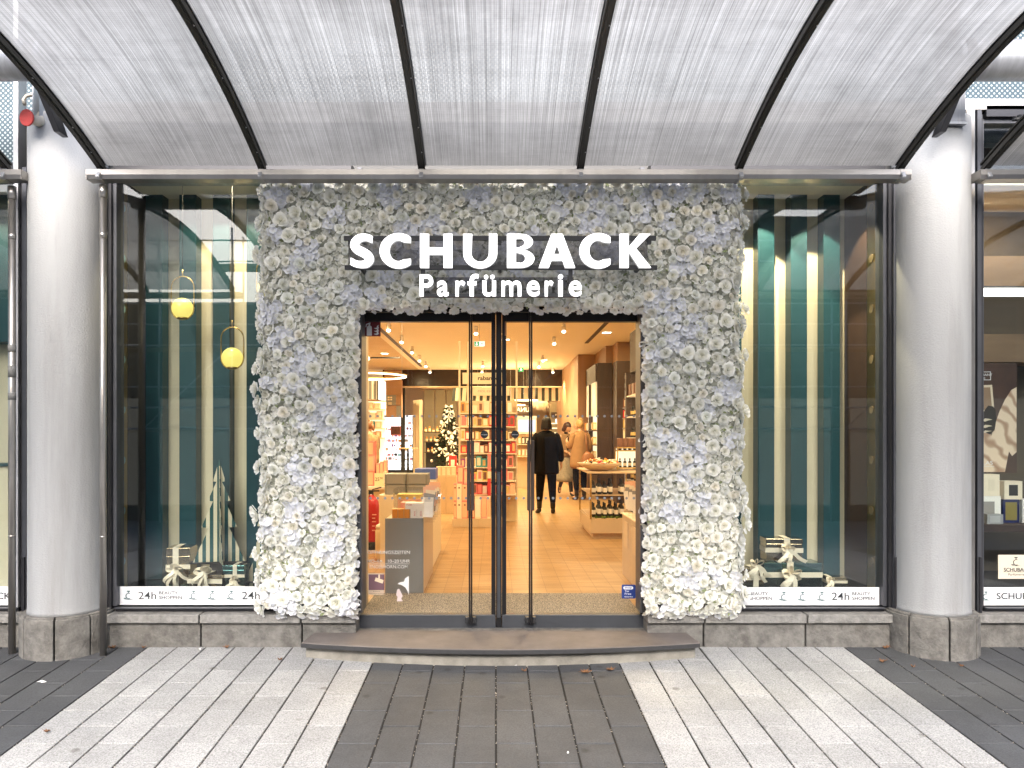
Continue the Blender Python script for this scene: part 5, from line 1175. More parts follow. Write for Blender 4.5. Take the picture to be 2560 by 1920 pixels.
# emergency signs
def exitsign(u,v,Y,w_,lab,run=True):
    x,z=wx(u,Y),wz(v,Y); t=thing('emergency_exit_sign',lab,'exit sign',(x,Y,z)); h=w_*.45 if run else w_*.85
    b=MB(); b.box(x-w_/2,x+w_/2,Y,Y+.03,z-h/2,z+h/2); b.build('housing',M['signwhite'] if run else M['green'],t)
    if run:
        b=MB(); b.box(x-w_/2+.004,x-.004,Y-.002,Y-.0005,z-h/2+.004,z+h/2-.004); b.build('green_field',M['green'],t)
        ax=x-w_*.25; aw=w_*.14
    else: ax=x; aw=w_*.28
    curve_letter('arrow',[[(ax-aw*.28,z+h*.36),(ax+aw*.28,z+h*.36),(ax+aw*.28,z-h*.02),(ax+aw,z-h*.02),(ax,z-h*.38),(ax-aw,z-h*.02),(ax-aw*.28,z-h*.02)]],t,[M['signwhite']],.001,Y-.0042)
    if run:
        k=h*.5; px=x+w_*.24
        curve_letter('running_figure',[[(px-k*.1,z+k*.35),(px+k*.15,z+k*.4),(px+k*.35,z+k*.1),(px+k*.5,z+k*.15),(px+k*.45,z+k*.25),(px+k*.3,z+k*.2),(px+k*.1,z),(px+k*.3,z-k*.3),(px+k*.1,z-k*.7),(px,z-k*.65),(px+k*.1,z-k*.3),(px-k*.15,z-k*.15),(px-k*.45,z-k*.55),(px-k*.55,z-k*.45),(px-k*.2,z+k*.0),(px-k*.1,z+k*.15),(px-k*.35,z+k*.05),(px-k*.4,z+k*.15)]],t,[M['green']],.001,Y-.002)
        b=MB(); b.disc((px+k*.1,Y-.0015,z+k*.58),k*.14,.001,12); b.box(px+k*.75,px+k*.85,Y-.002,Y-.0005,z-h*.36,z+h*.36); b.build('head_and_door',M['green'],t,split=True)
    b=MB(); b.tube([(x,Y+.015,z+h/2),(x,Y+.015,ZC)],.004,6); b.build('hanger',M['galv'],t)
exitsign(1198.5,859.5,12.5,.175,'green and white emergency exit sign with a down arrow behind the left door')
exitsign(1302.5,923.5,19.0,.125,'small green emergency arrow sign behind the right door',False)
# ---- far zone: dark band, rear zone
t=thing('dark_bulkhead','dark brown bulkhead band under the ceiling at the rear of the shop','bulkhead',(-.5,21.6,2.7))
b=MB(); b.box(-3.2,2.28,21.4,21.6,2.83,ZC-.001); b.build('band',cmat('near black gloss panel',(.022,.010,.006),rough=.18,var=.3,vs=1),t)
b=MB(); b.box(-3.2,2.28,21.38,21.62,2.80,2.829); b.build('edge',M['wallcream'],t)
t=thing('striped_awning','cream and grey striped awning along the rear of the shop','awning',(.3,22,2.4))
Y=22.3; u=1131; k=0
b1=MB(); b2=MB(); zt,zb=wz(968,Y),wz(1003,Y)
def slant(b,x0,x1): b.add([(x0,Y-.25,zb),(x1,Y-.25,zb),(x1+.02,Y,zt),(x0+.02,Y,zt),(x0,Y-.24,zb),(x1,Y-.24,zb),(x1+.02,Y+.01,zt),(x0+.02,Y+.01,zt)],[(0,1,2,3),(7,6,5,4),(0,4,5,1),(1,5,6,2),(2,6,7,3),(3,7,4,0)])
while u<1436:
    b=MB(); slant(b,wx(u,Y),wx(u+7.6,Y)); b.build('grey_stripe',cmat('sage grey awning cloth',(.045,.05,.04),rough=.8),t)
    b=MB(); slant(b,wx(u+7.6,Y),wx(u+17.05,Y)); b.build('cream_stripe',cmat('cream awning cloth',(.75,.62,.44),rough=.8),t); u+=17.05
b=MB(); b.box(wx(1131,Y),wx(1440,Y),Y-.02,Y+.02,zt+.001,zt+.05); b.build('head_rail',M['wallcream'],t)
t=thing('roller_shutter','greyish beige sliding panels at the rear left of the shop','panel',(wx(1100,24),24,ZF))
for k in range(3):
    b=MB(); b.box(wx(1060+k*28,24),wx(1086+k*28,24),24,24.05,ZF,wz(975,24)); b.build('panel',cmat('greyish sliding panel',(.30,.27,.19),rough=.5,var=.05),t,bevel=.005)
b=MB(); b.box(wx(1056,24),wx(1146,24),23.95,24.06,wz(972,24),wz(966,24)); b.build('head_rail',M['kraft'],t)
# left lower soffit and pilaster
t=thing('lowered_soffit','lowered beige soffit with a dark slot at the left of the shop','soffit',(-3.2,15,2.9))
b=MB(); b.box(-5.9,wx(1005,17.5),10.6,21.3,wz(921,21.3)+.10,ZC-.001); b.build('soffit',cmat('beige soffit',(.6,.45,.28),rough=.7),t)
b=MB(); b.box(wx(912,14),wx(1000,14)-.0,14,14.05,2.88,2.905); b.build('slot',M['black'],t)
t=thing('black_column','slim black square column reflected in the white floor tiles','column',(wx(1008,22),22,ZF))
b=MB(); b.box(wx(1003,22),wx(1013,22),21.9,22.02,ZF,2.84); b.build('shaft',M['black'],t,bevel=.004)
b=MB(); b.box(wx(1001,22),wx(1015,22),21.88,22.04,ZF,ZF+.06); b.build('foot',M['black'],t)
t=thing('high_table','small black bistro high table beside the black column','table',(wx(1020,21.7),21.7,ZF))
x=wx(1020,21.7)
b=MB(); b.disc((x,21.7,1.02+ZF-.1),.28,.03,24,0,'z'); b.build('table_top',M['kraft'],t); b=MB(); b.tube([(x,21.7,ZF+.02),(x,21.7,1.04)],[.045,.03],12); b.build('stem',M['black'],t); b=MB(); b.lathe([(.25,ZF),(.24,ZF+.02),(.05,ZF+.04)],(x,21.7,0),20); b.build('foot',M['black'],t)
t=thing('white_floor_area','glossy white floor tiles in front of the lit make-up wall','floor area',(wx(990,20),20,ZF))
b=MB(); b.box(-4.5,wx(1035,20),15.8,24.0,ZF+.001,ZF+.006); b.build('tiles',cmat('glossy white floor tile',(.8,.78,.74),rough=.15,emit=(1,.95,.88),es=0.0),t)
# lit make-up wall
Y=24.2; t=thing('makeup_wall','tall brightly backlit make-up shelving with dark plinth at the rear left','shelving',(wx(995,Y),Y,ZF))
x0,x1=wx(958,Y),wx(1031,Y)
b=MB(); b.box(x0-.03,x1+.05,Y+.3,Y+.34,ZF,wz(1042,Y)+.05); b.build('back',M['litwhite'],t)
b=MB(); b.box(x0-.06,x0,Y-.05,Y+.34,ZF,wz(1036,Y)); b.box(x1,x1+.05,Y-.05,Y+.34,ZF,wz(1040,Y)); b.build('side',M['black'],t,split=True)
b=MB(); b.box(x0,x1,Y-.05,Y+.3,ZF,wz(1175,Y)); b.build('plinth',M['black'],t)
zs=[wz(v,Y) for v in (1169,1160,1150,1140,1127,1117,1105,1092,1075,1060)]
for z in zs:
    b=MB(); b.box(x0+.003,x1-.003,Y,Y+.29,z-.03,z); b.build('shelf',M['litwhite'],t)
rr=random.Random(5)
for si,z in enumerate(zs[2:]):
    x=x0+.03; k=0
    while x<x1-.09:
        w_=rr.uniform(.05,.13); h=rr.uniform(.05,.11); cn=rr.choice(['black','red','grey','black','rose','blue','brown'])
        if rr.random()<.75: carton('%s pack, %s from left, %s shelf from below, lit make-up wall'%(cn,ORD[min(k,19)],ORD[si]),x,min(x+w_,x1-.02),Y+.03,Y+.12,z+.001,z+h,[M['p_'+cn],M['p_'+rr.choice(PN)]],group='make-up packs on the lit wall',name='makeup_pack'); k+=1
        x+=w_+.02
t=thing('screen_picture','framed dark picture on the lit make-up wall','picture',(wx(990,Y-.05),Y-.05,wz(1088,Y)))
b=MB(); b.box(wx(977,Y),wx(1003,Y),Y-.09,Y-.06,wz(1088,Y),wz(1065,Y)); b.build('frame',M['p_pink'],t); b=MB(); b.box(wx(979,Y),wx(1001,Y),Y-.095,Y-.0905,wz(1086,Y),wz(1066,Y)); b.build('image',cmat('reddish dark print',(.12,.05,.04),rough=.4,var=.8,vs=9),t)
t=thing('makeup_header','backlit header lettering above the make-up shelving','sign',(wx(990,Y),Y,wz(1056,Y)))
b=MB(); b.box(x0+.02,x1-.15,Y-.02,Y+.1,wz(1058,Y),wz(1044,Y)); b.build('board',M['litwhite'],t); text('BEAUTY',wx(990,Y),Y-.0205,wz(1051,Y),.09,M['ink'],t,width=.45,ext=.002) if False else None
# tan and pink wall with dark logo panels
Y=20.6; t=thing('pink_wall_unit','pink and tan wall unit with dark panels left of the black column','wall unit',(wx(980,Y),Y,ZF))
b=MB(); b.box(-5.5,wx(1003,Y),Y+.1,Y+.3,wz(1043,Y),2.95); b.build('body',cmat('dusty pink laminate',(.48,.27,.18),rough=.6),t)
for (ua,ub,va,vb,mm) in((960,989,987,1013,'greybox'),(989.5,1003,987,1013,'tan'),(960,989,1014,1042,'tan'),(990,1003,1014,1042,'greybox'),(960,1003,925,986,'tan')):
    b=MB(); b.box(wx(ua,Y),wx(ub,Y),Y+.07,Y+.099,wz(vb,Y),wz(va,Y)); b.build('panel',M[mm],t,bevel=.004)
b=MB(); b.box(wx(960,Y)-.03,wx(960,Y)-.004,Y+.05,Y+.099,wz(1180,Y),2.9); b.build('post',M['black'],t)
b=MB(); cx_=wx(974,Y); cz_=wz(996,Y)
for a in(-1,1):
    for c in(-1,1): b.box(cx_+a*.035-.025,cx_+a*.035+.025,Y+.06,Y+.0695,cz_+c*.03-.02,cz_+c*.03+.02)
b.build('emblem',M['p_cream'],t,split=True)
b=MB(); b.box(cx_-.05,cx_+.05,Y+.06,Y+.0695,cz_-.13,cz_-.11); b.box(cx_-.05,cx_+.05,Y+.06,Y+.0695,cz_-.165,cz_-.145); b.build('line',M['p_cream'],t,split=True)
# striped cabinet at the left
Y=14; t=thing('striped_cabinet','backlit hanging cabinet with grey and cream stripes at the left inside the shop','cabinet',(wx(935,Y),Y,wz(1000,Y)))
x=wx(895,Y); k=0
for (ua,ub,m_) in((895,912,'p_cream'),(912,922,'p_cream'),(922,929,'greybox'),(929,934,'p_white'),(934,941,'greybox'),(941,943,'p_white')):
    b=MB(); b.box(wx(ua,Y),wx(ub,Y),Y,Y+.4,wz(998,Y),wz(950,Y)); b.build('stripe',M[m_],t)
b=MB(); b.box(wx(943.3,Y),wx(946,Y),Y-.02,Y+.42,wz(1000,Y),wz(949,Y)); b.build('edge',M['black'],t)
b=MB(); b.box(wx(946.3,Y),wx(957,Y),Y,Y+.4,wz(999,Y),wz(951,Y)); b.build('end_panel',M['signwhite'],t)
# shelf wall left under it
Y=15.5; t=thing('left_shelf_wall','cream shelf wall with cartons at the left inside the shop','shelving',(wx(930,Y),Y,ZF))
b=MB(); b.box(wx(860,Y),wx(958,Y),Y+.35,Y+.4,ZF,wz(1002,Y)); b.build('back',M['litshelf'],t)
zs=[wz(v,Y) for v in(1022,1046,1070,1094)]
for z in zs: b=MB(); b.box(wx(860,Y),wx(957,Y),Y,Y+.349,z-.025,z); b.build('shelf',M['p_cream'],t)
for si,z in enumerate(zs):
    x=wx(908,Y); k=0
    while x<wx(950,Y):
        w_=rr.uniform(.09,.14); cn=rr.choice(['peach','cream','orange','gold','teal','peach']); carton('%s carton, %s from left, %s shelf of the left shelf wall'%(cn,ORD[k],ORD[si]),x,x+w_*.9,Y+.05,Y+.2,z+.001,z+rr.uniform(.09,.15),[M['p_'+cn],M['p_cream']],group='cartons on the left shelf wall'); x+=w_+.01; k+=1
# ---- right wall: pilasters and shelving
b=MB(); b.box(wx(1445,17.3),6,17.3,28,ZF,ZC-.001); b.build('pilaster_wall',M['tan'],kind='structure')
b=MB(); b.box(2.30,6,15.6,17.299,ZF,ZC-.001); b.build('pilaster_wall',M['tan'],kind='structure')
b=MB(); b.box(2.43,6,14.95,15.599,ZF,ZC-.001); b.build('pilaster_wall',M['tan'],kind='structure')
def shelfunit(name,label,x0,x1,y0,y1,zt,faces,m=M['darkwood']):
    t=thing(name,label,'shelving',((x0+x1)/2,(y0+y1)/2,ZF))
    return t
# unit 1 (lit side face towards -X)
t=thing('perfume_shelving','dark brown perfume shelving with lit cream pictures behind the blonde woman','shelving',(2.2,16.3,ZF))
b=MB(); b.box(2.10,2.40,15.45,15.52,ZF,2.93); b.box(2.13,2.40,15.521,17.2,ZF,2.92); b.box(2.07,2.13,15.521,17.2,2.55,2.92); b.build('carcass',M['darkwood'],t)
b=MB(); b.box(2.118,2.1295,15.54,17.1,ZF+.5,2.54); b.build('lit_back',M['litshelf'],t)
for y0,y1 in((16.36,17.1),(15.55,16.28)):
    b=MB(); b.box(2.075,2.1175,y0,y1,1.85,2.60); b.build('picture',cmat('lit cream picture',(.8,.6,.35),rough=.4,var=.5,vs=3.5,emit=(1,.72,.42),es=.16),t)
b=MB(); b.box(2.03,2.117,16.29,16.35,ZF+.5,2.54); b.build('divider',M['darkwood'],t)
for z in(1.55,1.25,.95,.65): b=MB(); b.box(2.0,2.1165,15.53,17.1,z-.02,z); b.build('shelf',M['darkwood'],t)
k=0
for z in(1.55,1.25,.95):
    for y in(15.6,15.95,16.45,16.8):
        cn=['gold','black','white','orange'][k%4]; carton('%s carton number-less, %s along the %s shelf behind the blonde woman'.replace('number-less, ','')%(cn,ORD[k%4],ORD[k//4]),2.02,2.1,y,y+.16,z+.001,z+.16,[M['p_'+cn],M['p_cream']],group='cartons behind the blonde woman'); k+=1
# unit 2 (front lit)
t=thing('lit_display_cabinet','dark cabinet with a backlit floral picture above lit shelves at the right','cabinet',(2.7,14.7,ZF))
xa,xb=wx(1544,14.5),3.1
b=MB(); b.box(xa-.02,xa+.14,14.5,14.94,ZF,2.88); b.box(xa+.141,xb,14.5,14.94,2.60,2.88); b.box(xa+.141,xb,14.75,14.94,ZF,2.599); b.build('carcass',M['darkwood'],t)
xl=wx(1549,14.48)
b=MB(); b.box(xl+.07,xb,14.70,14.7499,ZF+.4,2.595); b.build('lit_back',M['litshelf'],t)
def floralprint():
    return cmat('backlit pale floral print',(.85,.7,.45),rough=.4,var=.45,vs=2.2,emit=(1,.82,.5),es=.18)
b=MB(); b.box(xl,xb,14.52,14.54,wz(991,14.5),wz(921,14.5)); b.build('floral_picture',floralprint(),t)
b=MB()
for a in range(7):
    for rad in(.16,):
        c=(xl+.12+.10*math.cos(a*.9),14.517,wz(935,14.5)-.04+.10*math.sin(a*.9)); b.disc(c,.045,.003,10)
b.build('printed_blossom',cmat('dark gold print',(.2,.12,.03),rough=.4),t,split=True)
b=MB(); b.tube([(xl+.04,14.515,wz(990,14.5)),(xl+.14,14.515,wz(965,14.5)),(xl+.2,14.515,wz(935,14.5)),(xl+.22,14.515,wz(922,14.5))],.009,6); b.build('printed_branch',cmat('red brown print',(.35,.08,.03),rough=.4),t)
for i,z in enumerate([wz(v,14.5) for v in(1019,1045,1070,1096)]):
    b=MB(); b.box(xl+.06,xb,14.48,14.69,z-.02,z); b.build('shelf',M['p_grey'],t)
    for k in range(2):
        x=xl+.02+k*.165+.05; cn=[['brown','black'],['red','white'],['gold','gold'],['cream','cream']][i][k]
        carton('%s carton, %s on the %s shelf of the cabinet under the floral picture'%(cn,'left one' if k==0 else 'right one',ORD[i]),x,x+.14,14.5,14.6,z+.001,z+[.17,.15,.19,.18][i],[M['p_'+cn],M['p_cream']],group='cartons under the floral picture')
# unit 3 nearest right: side-on wall of shelves
t=thing('side_shelving','tall dark shelving seen edge-on with lit shelves at the right door edge','shelving',(2.1,9.6,ZF))
b=MB(); b.box(2.04,2.5,8.2,11.0,ZF,2.94); b.box(1.97,2.039,8.2,11.0,2.36,2.94); b.box(1.9,2.039,10.90,11.0,ZF,2.359); b.build('carcass',M['darkwood'],t)
b=MB(); b.box(2.03,2.0395,8.2,10.88,ZF+.4,2.35); b.build('lit_back',M['litshelf'],t)
text('beauty icons',1.9685,10.55,2.62,.05,M['p_cream'],t) if False else None
for i,z in enumerate((2.02,1.72,1.42,1.12,.82)):
    b=MB(); b.box(1.90,2.029,8.2,10.88,z-.02,z); b.build('shelf',M['p_white'],t)
    for k in range(6):
        y=9.4+.26*k; 
        if i==0: carton('brown carton, %s from the door on the top shelf of the edge-on shelving'%ORD[k],1.92,2.0,y,y+.15,z+.001,z+.16,[M['p_brown'],M['p_black']],group='brown cartons on the edge-on shelving')
        else: bottle('dark flacon, %s from the door, %s shelf of the edge-on shelving'%(ORD[k],ORD[i]),1.96,y,z+.001,.15,.035,[M['p_black'],M['p_gold'],M['p_black']],10,'flacons on the edge-on shelving',1)
# ---- brass table right with bowl, bottles
Yt=9.5; X0,X1=1.20,1.90; zt=ZF+.85
t=thing('brass_table','brass framed display table with two shelves at the right inside the door','table',((X0+X1)/2,Yt+.4,ZF))
b=MB(); b.box(X0-.03,X1,Yt,Yt+1.3,zt-.02,zt); b.build('table_top',M['kraft'],t,bevel=.003)
for (x,y) in((X0,Yt+.02),(X0,Yt+1.25),(X1-.04,Yt+.02),(X1-.04,Yt+1.25)):
    b=MB(); b.box(x,x+.022,y,y+.022,ZF+.25,zt-.0205); b.build('leg',M['brass'],t)
for z in(ZF+.26,ZF+.56): b=MB(); b.box(X0+.0225,X1-.045,Yt+.03,Yt+1.24,z-.012,z); b.build('shelf',M['kraft'],t)
b=MB(); b.box(X0+.01,X1,Yt+.03,Yt+1.28,ZF+.07,ZF+.247); b.build('base',cmat('plaster beige base',(.6,.47,.33),rough=.6),t,bevel=.004); b=MB(); b.box(X0+.05,X1,Yt+.08,Yt+1.2,ZF+.001,ZF+.0695); b.build('socle',M['kraft'],t)
t=thing('moss_bed','green moss bed under the dark bottles on the lower table shelf','moss',(1.5,Yt+.2,ZF+.26))
b=MB(); rr=random.Random(8)
for k in range(90): b.ball((rr.uniform(X0+.05,X0+.5),rr.uniform(Yt+.04,Yt+.4),ZF+.268),rr.uniform(.012,.024),6)
b.build('moss',cmat('green moss',(.08,.12,.02),rough=.9,var=.5,vs=60),t)['kind']='stuff'
k=0
for zz,lab in((ZF+.262,'lower'),(ZF+.562,'upper')):
    for i in range(6):
        for j in range(2):
            x=X0+.055+i*.072; y=Yt+.09+j*.13; 
            if lab=='upper' and i in(4,): continue
            bottle('dark bottle, %s from left, %s row, %s shelf of the brass table'%(ORD[i],'front' if j==0 else 'back',lab),x,y,zz+(.02 if lab=='lower' else 0),.20 if i%2 else .17,.027,[M['p_black'],M['p_white'],M['p_black']],12,'dark amber bottles on the brass table')
t=thing('fruit_bowl','wide pale wooden bowl heaped with red and white sweets on the brass table','bowl',(1.45,Yt+.35,zt))
b=MB(); c=(1.36,Yt+.32,zt+.001); b.lathe([(.10,0),(.16,.02),(.25,.07),(.29,.105),(.275,.105),(.22,.075),(.10,.035)],c,32); b.build('bowl',M['kraft'],t)
ccols=[M['p_red'],M['p_white'],M['p_orange'],M['p_white'],M['p_black'],M['p_yellow']]
for k in range(70):
    a=rr.uniform(0,6.28); q=rr.random()**.5*.24; x,y=c[0]+q*math.cos(a),c[1]+q*math.sin(a); z=zt+.10+(.24-q)*.28+rr.uniform(-.01,.01)
    b=MB(); b.rbox((x,y,z),(.05,.025,.018),rr.uniform(0,3),0,rr.uniform(-.6,.6),rr.uniform(-.6,.6)); b.build('wrapped_sweet',ccols[k%6],t,bevel=.005)
t=thing('tabletop_rack','brass tabletop rack with two lit levels of small flacons on the brass table','rack',(1.8,Yt+.6,zt))
xr0,xr1=wx(1543,Yt+.5),2.05; yr=Yt+.5; z1=zt+.25; z2=wz(1121,Yt+.5)
for x in(xr0,xr1-.015): 
    for y in(yr,yr+.2): b=MB(); b.box(x,x+.014,y,y+.014,zt+.001,z2); b.build('post',M['brass'],t)
for z in(zt+.02,z1,z2): b=MB(); b.box(xr0-.004,xr1+.004,yr-.004,yr+.22,z+.0005,z+.016); b.build('level',M['brass'],t)
b=MB(); b.box(xr0+.015,xr1-.016,yr+.19,yr+.199,zt+.037,z2-.001); b.build('lit_back',M['litshelf'],t)
for li,z in((0,zt+.0365),(1,z1+.0165)):
    for k in range(5): bottle('small dark flacon, %s from left, %s level of the brass rack'%(ORD[k],['lower','middle'][li]),xr0+.05+k*.066,yr+.08,z,.12,.022,[M['p_black'],M['p_cream'],M['p_black']],10,'small flacons on the brass rack')
for k in range(6): carton('upright brown carton, %s from left, on top of the brass rack'%ORD[k],xr0+.02+k*.066,xr0+.08+k*.066,yr+.03,yr+.16,z2+.0166,z2+.135,[M['p_brown'],M['p_brown']],group='brown cartons on the brass rack')
carton('cream carton stack beside the bowl on the brass table',1.52,1.66,Yt+.55,Yt+.7,zt+.001,zt+.09,[M['p_cream'],M['p_white']],rz=.2); carton('small white carton on the cream one beside the bowl',1.54,1.65,Yt+.56,Yt+.68,zt+.0905,zt+.14,[M['p_white'],M['p_cream']],rz=-.1)
# ---- right counter near the door
t=thing('beige_counter','beige panelled counter with notices and leaflet racks just inside the right door','counter',(1.5,6.4,ZF))
for k,(y0,y1) in enumerate(((5.95,6.3),(6.303,6.72),(6.723,7.16))):
    b=MB(); b.box(1.21,1.75,y0,y1,ZF+.001,.71); b.build('panel',M['stonebeige'],t,bevel=.002)
    b=MB(); b.box(1.205,1.2095,(y0+y1)/2-.10,(y0+y1)/2+.10,.42,.66); b.build('notice',cmat('notice paper',(.62,.5,.38),rough=.6,var=.1,vs=60),t)
b=MB(); b.box(1.2,1.76,5.94,7.17,.711,.722); b.build('top',M['p_cream'],t)
def leaflets(lab,x,y,n,zb,seed):
    rr=random.Random(seed)
    for k in range(n):
        t=thing('leaflet_rack','%s, %s from the front'%(lab,ORD[k]),'leaflet holder',(x,y+k*.2,zb))
        b=MB(); yy=y+k*.2
        b.add([(x-.05,yy,zb+.05),(x+.06,yy,zb+.05),(x+.09,yy+.04,zb+.22),(x-.02,yy+.04,zb+.22)],[(0,1,2,3)]); b.add([(x-.05,yy+.03,zb),(x+.06,yy+.03,zb),(x+.06,yy+.03,zb+.05),(x-.05,yy+.03,zb+.05)],[(0,1,2,3)]); b.build('holder',M['acryl'],t)
        for q in range(4):
            b=MB(); b.rbox((x+.005*q,yy+.02+.012*q,zb+.13+.03*q),(.10,.004,.17),rr.uniform(-.1,.1),0,rx=-.25,ry=rr.uniform(-.08,.2)); b.build('leaflet',M[['p_white','p_grey','p_cream','p_peach'][q]],t)
leaflets('clear rack of striped leaflets on the beige counter',1.26,6.42,4,.723,4)
# ---- left grey counter
t=thing('grey_counter','grey fronted counter with beige side just inside the left door','counter',(-.76,6.7,ZF))
b=MB(); b.box(-.92,-.6005,6.28,6.30,ZF+.001,.765); b.build('front_panel',M['greybox'],t,bevel=.001)
b=MB(); b.box(-.915,-.60,6.3005,7.25,ZF+.001,.76); b.build('body',M['stonebeige'],t,bevel=.002)
zc_=.761
for k in range(3): carton('orange carton, %s of three standing on the grey counter'%ORD[k],-.865+k*.050,-.818+k*.050,6.31,6.40,zc_,zc_+.078,[M['p_amber'],M['p_orange']],inset=.05)
for k in range(2):
    o=carton('upright grey white carton with red letters, %s one on the grey counter'%('left' if k==0 else 'right'),-.712+k*.052,-.662+k*.052,6.31,6.40,zc_,zc_+.078,[M['p_white'],M['p_white']],inset=.1)
    text('FOR',-.676+k*.052,6.3085,zc_+.04,.012,M['p_red'],o,width=.04,ext=.0005,rot=R(-90))
o=carton('flat grey white carton with red letters lying on the upright ones on the grey counter',-.755,-.607,6.305,6.42,zc_+.0785,zc_+.13,[M['p_white'],M['p_white']],inset=.08); text('FOR',-.72,6.3035,zc_+.115,.012,M['p_red'],o,width=.045,ext=.0005)
carton('pinkish low carton behind the orange ones on the grey counter',-.81,-.70,6.45,6.6,zc_,zc_+.12,[M['p_rose'],M['p_peach']])
# acrylic box
t=thing('acrylic_case','clear acrylic case with peach coloured contents behind the cartons of the grey counter','case',(-.8,6.8,zc_))
b=MB(); b.box(-.9,-.62,6.65,6.95,zc_+.001,zc_+.22); b.build('cover',M['acryl'],t)
b=MB(); b.box(-.87,-.65,6.7,6.9,zc_+.002,zc_+.13); b.build('contents',M['p_peach'],t,bevel=.004); b=MB(); b.box(-.88,-.66,6.72,6.88,zc_+.131,zc_+.17); b.build('contents',M['p_yellow'],t,bevel=.004)
leaflets('clear rack of sachets at the right edge of the grey counter',-.575,6.35,4,.72,9)
# second counter with grey/blue cartons (behind)
t=thing('low_counter','pale low counter behind the grey counter carrying flat cartons','counter',(-.8,8,ZF))
b=MB(); b.box(-1.15,-.62,7.5,8.6,ZF+.001,.86); b.build('body',M['p_cream'],t,bevel=.003)
for k in range(2):
    for j in range(2): carton('flat grey carton, %s one of the %s layer, pale low counter'%(['left','right'][k],['lower','upper'][j]),-1.11+k*.22,-.90+k*.22,7.55,7.85,.861+j*.105,.961+j*.105,[M['greybox'],M['p_grey']],inset=.1)
carton('flat blue carton at the back right of the pale low counter',-.85,-.63,7.95,8.25,.99,1.10,[M['p_blue'],M['p_blue']],inset=.1); carton('flat cream carton under the blue one on the pale low counter',-.85,-.63,7.95,8.25,.861,.989,[M['p_cream'],M['p_white']],inset=.1)
# ---- fire extinguisher
xe,ye=-1.43,8.7; t=thing('fire_extinguisher','red fire extinguisher with a black hose standing at the left inside the shop','fire extinguisher',(xe,ye,ZF))
b=MB(); b.lathe([(.083,.09),(.087,.11),(.087,.50),(.08,.55),(.05,.60),(.03,.615),(.028,.63)],(xe,ye,ZF),28); b.build('cylinder',M['red'],t)
b=MB(); b.lathe([(.086,0),(.09,.01),(.09,.085),(.087,.0895)],(xe,ye,ZF),28); b.build('foot',M['black'],t)
b=MB(); b.box(xe-.09,xe+.09,ye-.015,ye+.015,ZF+.665,ZF+.68); b.box(xe-.03,xe+.02,ye-.02,ye+.02,ZF+.631,ZF+.6645); b.rbox((xe+.06,ye,ZF+.70),(.11,.02,.012),0,0,ry=-.25); b.build('valve_handle',M['black'],t)
b=MB(); b.tube([(xe-.03,ye-.02,ZF+.65),(xe-.085,ye-.06,ZF+.64),(xe-.095,ye-.085,ZF+.55),(xe-.06,ye-.1,ZF+.42),(xe-.05,ye-.1,ZF+.22)],[.01,.012,.012,.012,.02],10); b.build('hose',M['black'],t)
for k,(dz,w_) in enumerate(((.40,.05),(.36,.035),(.32,.045),(.27,.03),(.22,.045))):
    b=MB(); b.box(xe+.02,xe+.02+w_,ye-.089,ye-.086,ZF+dz,ZF+dz+.012); b.build('label_line',M['p_rose'],t)
# ---- pink gift set table left
t=thing('white_gift_table','white display table with stacked pink gift boxes at the left inside the shop','table',(-1.6,10,ZF))
b=MB(); b.box(-2.3,-1.32,9.9,10.7,.74,.78); b.build('table_top',M['p_white'],t,bevel=.004); b=MB(); b.box(-2.2,-1.45,10.0,10.6,ZF,.739); b.build('base',M['p_cream'],t)
pk=[('pink',.16,.2),('rose',.16,.2),('pink',.16,.19)]; z=.781
for k,(cn,w_,h) in enumerate(pk): carton('%s gift box, %s from below in the stack at the left door edge'%(cn,ORD[k]),-1.76,-1.60,9.95,10.15,z,z+h,[M['p_'+cn],M['p_peach']],inset=.12); z+=h+.001
for k in range(3): carton('tall leaning rose gift box, %s from the left behind the price card'%ORD[k],-1.585+k*.05,-1.54+k*.05,10.0,10.12,.781,1.08+.02*k,[M['p_rose'],M['p_peach']],inset=.1)
t=thing('price_card','cream price card reading 25.90 in front of the pink gift boxes','price card',(wx(949,9.8),9.8,.9))
b=MB(); b.box(wx(936,9.8),wx(962,9.8),9.8,9.803,wz(1216,9.8),wz(1183,9.8)); b.build('card',cmat('yellowish card',(.85,.75,.5),rough=.6),t); text('25',wx(943,9.8),9.7995,wz(1198,9.8),.045,M['ink'],t,width=.055,ext=.001); text('90',wx(953.5,9.8),9.7995,wz(1195.5,9.8),.025,M['ink'],t,width=.035,ext=.001)
b=MB(); b.box(wx(948,9.8),wx(950,9.8),9.803,9.83,.78,wz(1200,9.8)); b.build('stand',M['p_cream'],t)
for k in range(5):
    carton('slanted ivory carton, %s in the fan leaning off the white gift table'%ORD[k],-1.40+k*.045,-1.36+k*.045,9.4,9.46,.83-.03*k,1.0-.03*k,[M['p_cream'],M['p_white']],group='fan of ivory cartons')
t=thing('fan_stand','small cream stand carrying the fan of ivory cartons','stand',(-1.3,9.5,ZF))
b=MB(); b.box(-1.42,-1.14,9.35,9.52,ZF,.70); b.build('body',M['p_cream'],t,bevel=.004); b=MB(); b.box(-1.44,-1.12,9.34,9.53,.7005,.715); b.build('top',M['p_white'],t)
t=thing('round_bin','round cream waste bin between the fire extinguisher and the grey counter','bin',(-1.18,8.0,ZF))
b=MB(); b.lathe([(.085,ZF),(.095,ZF+.02),(.095,ZF+.30),(.085,ZF+.33)],(-1.18,8.0,0),24); b.build('body',M['p_cream'],t); b=MB(); b.lathe([(.092,ZF+.331),(.088,ZF+.36),(.05,ZF+.38)],(-1.18,8.0,0),24); b.build('lid',M['p_white'],t)
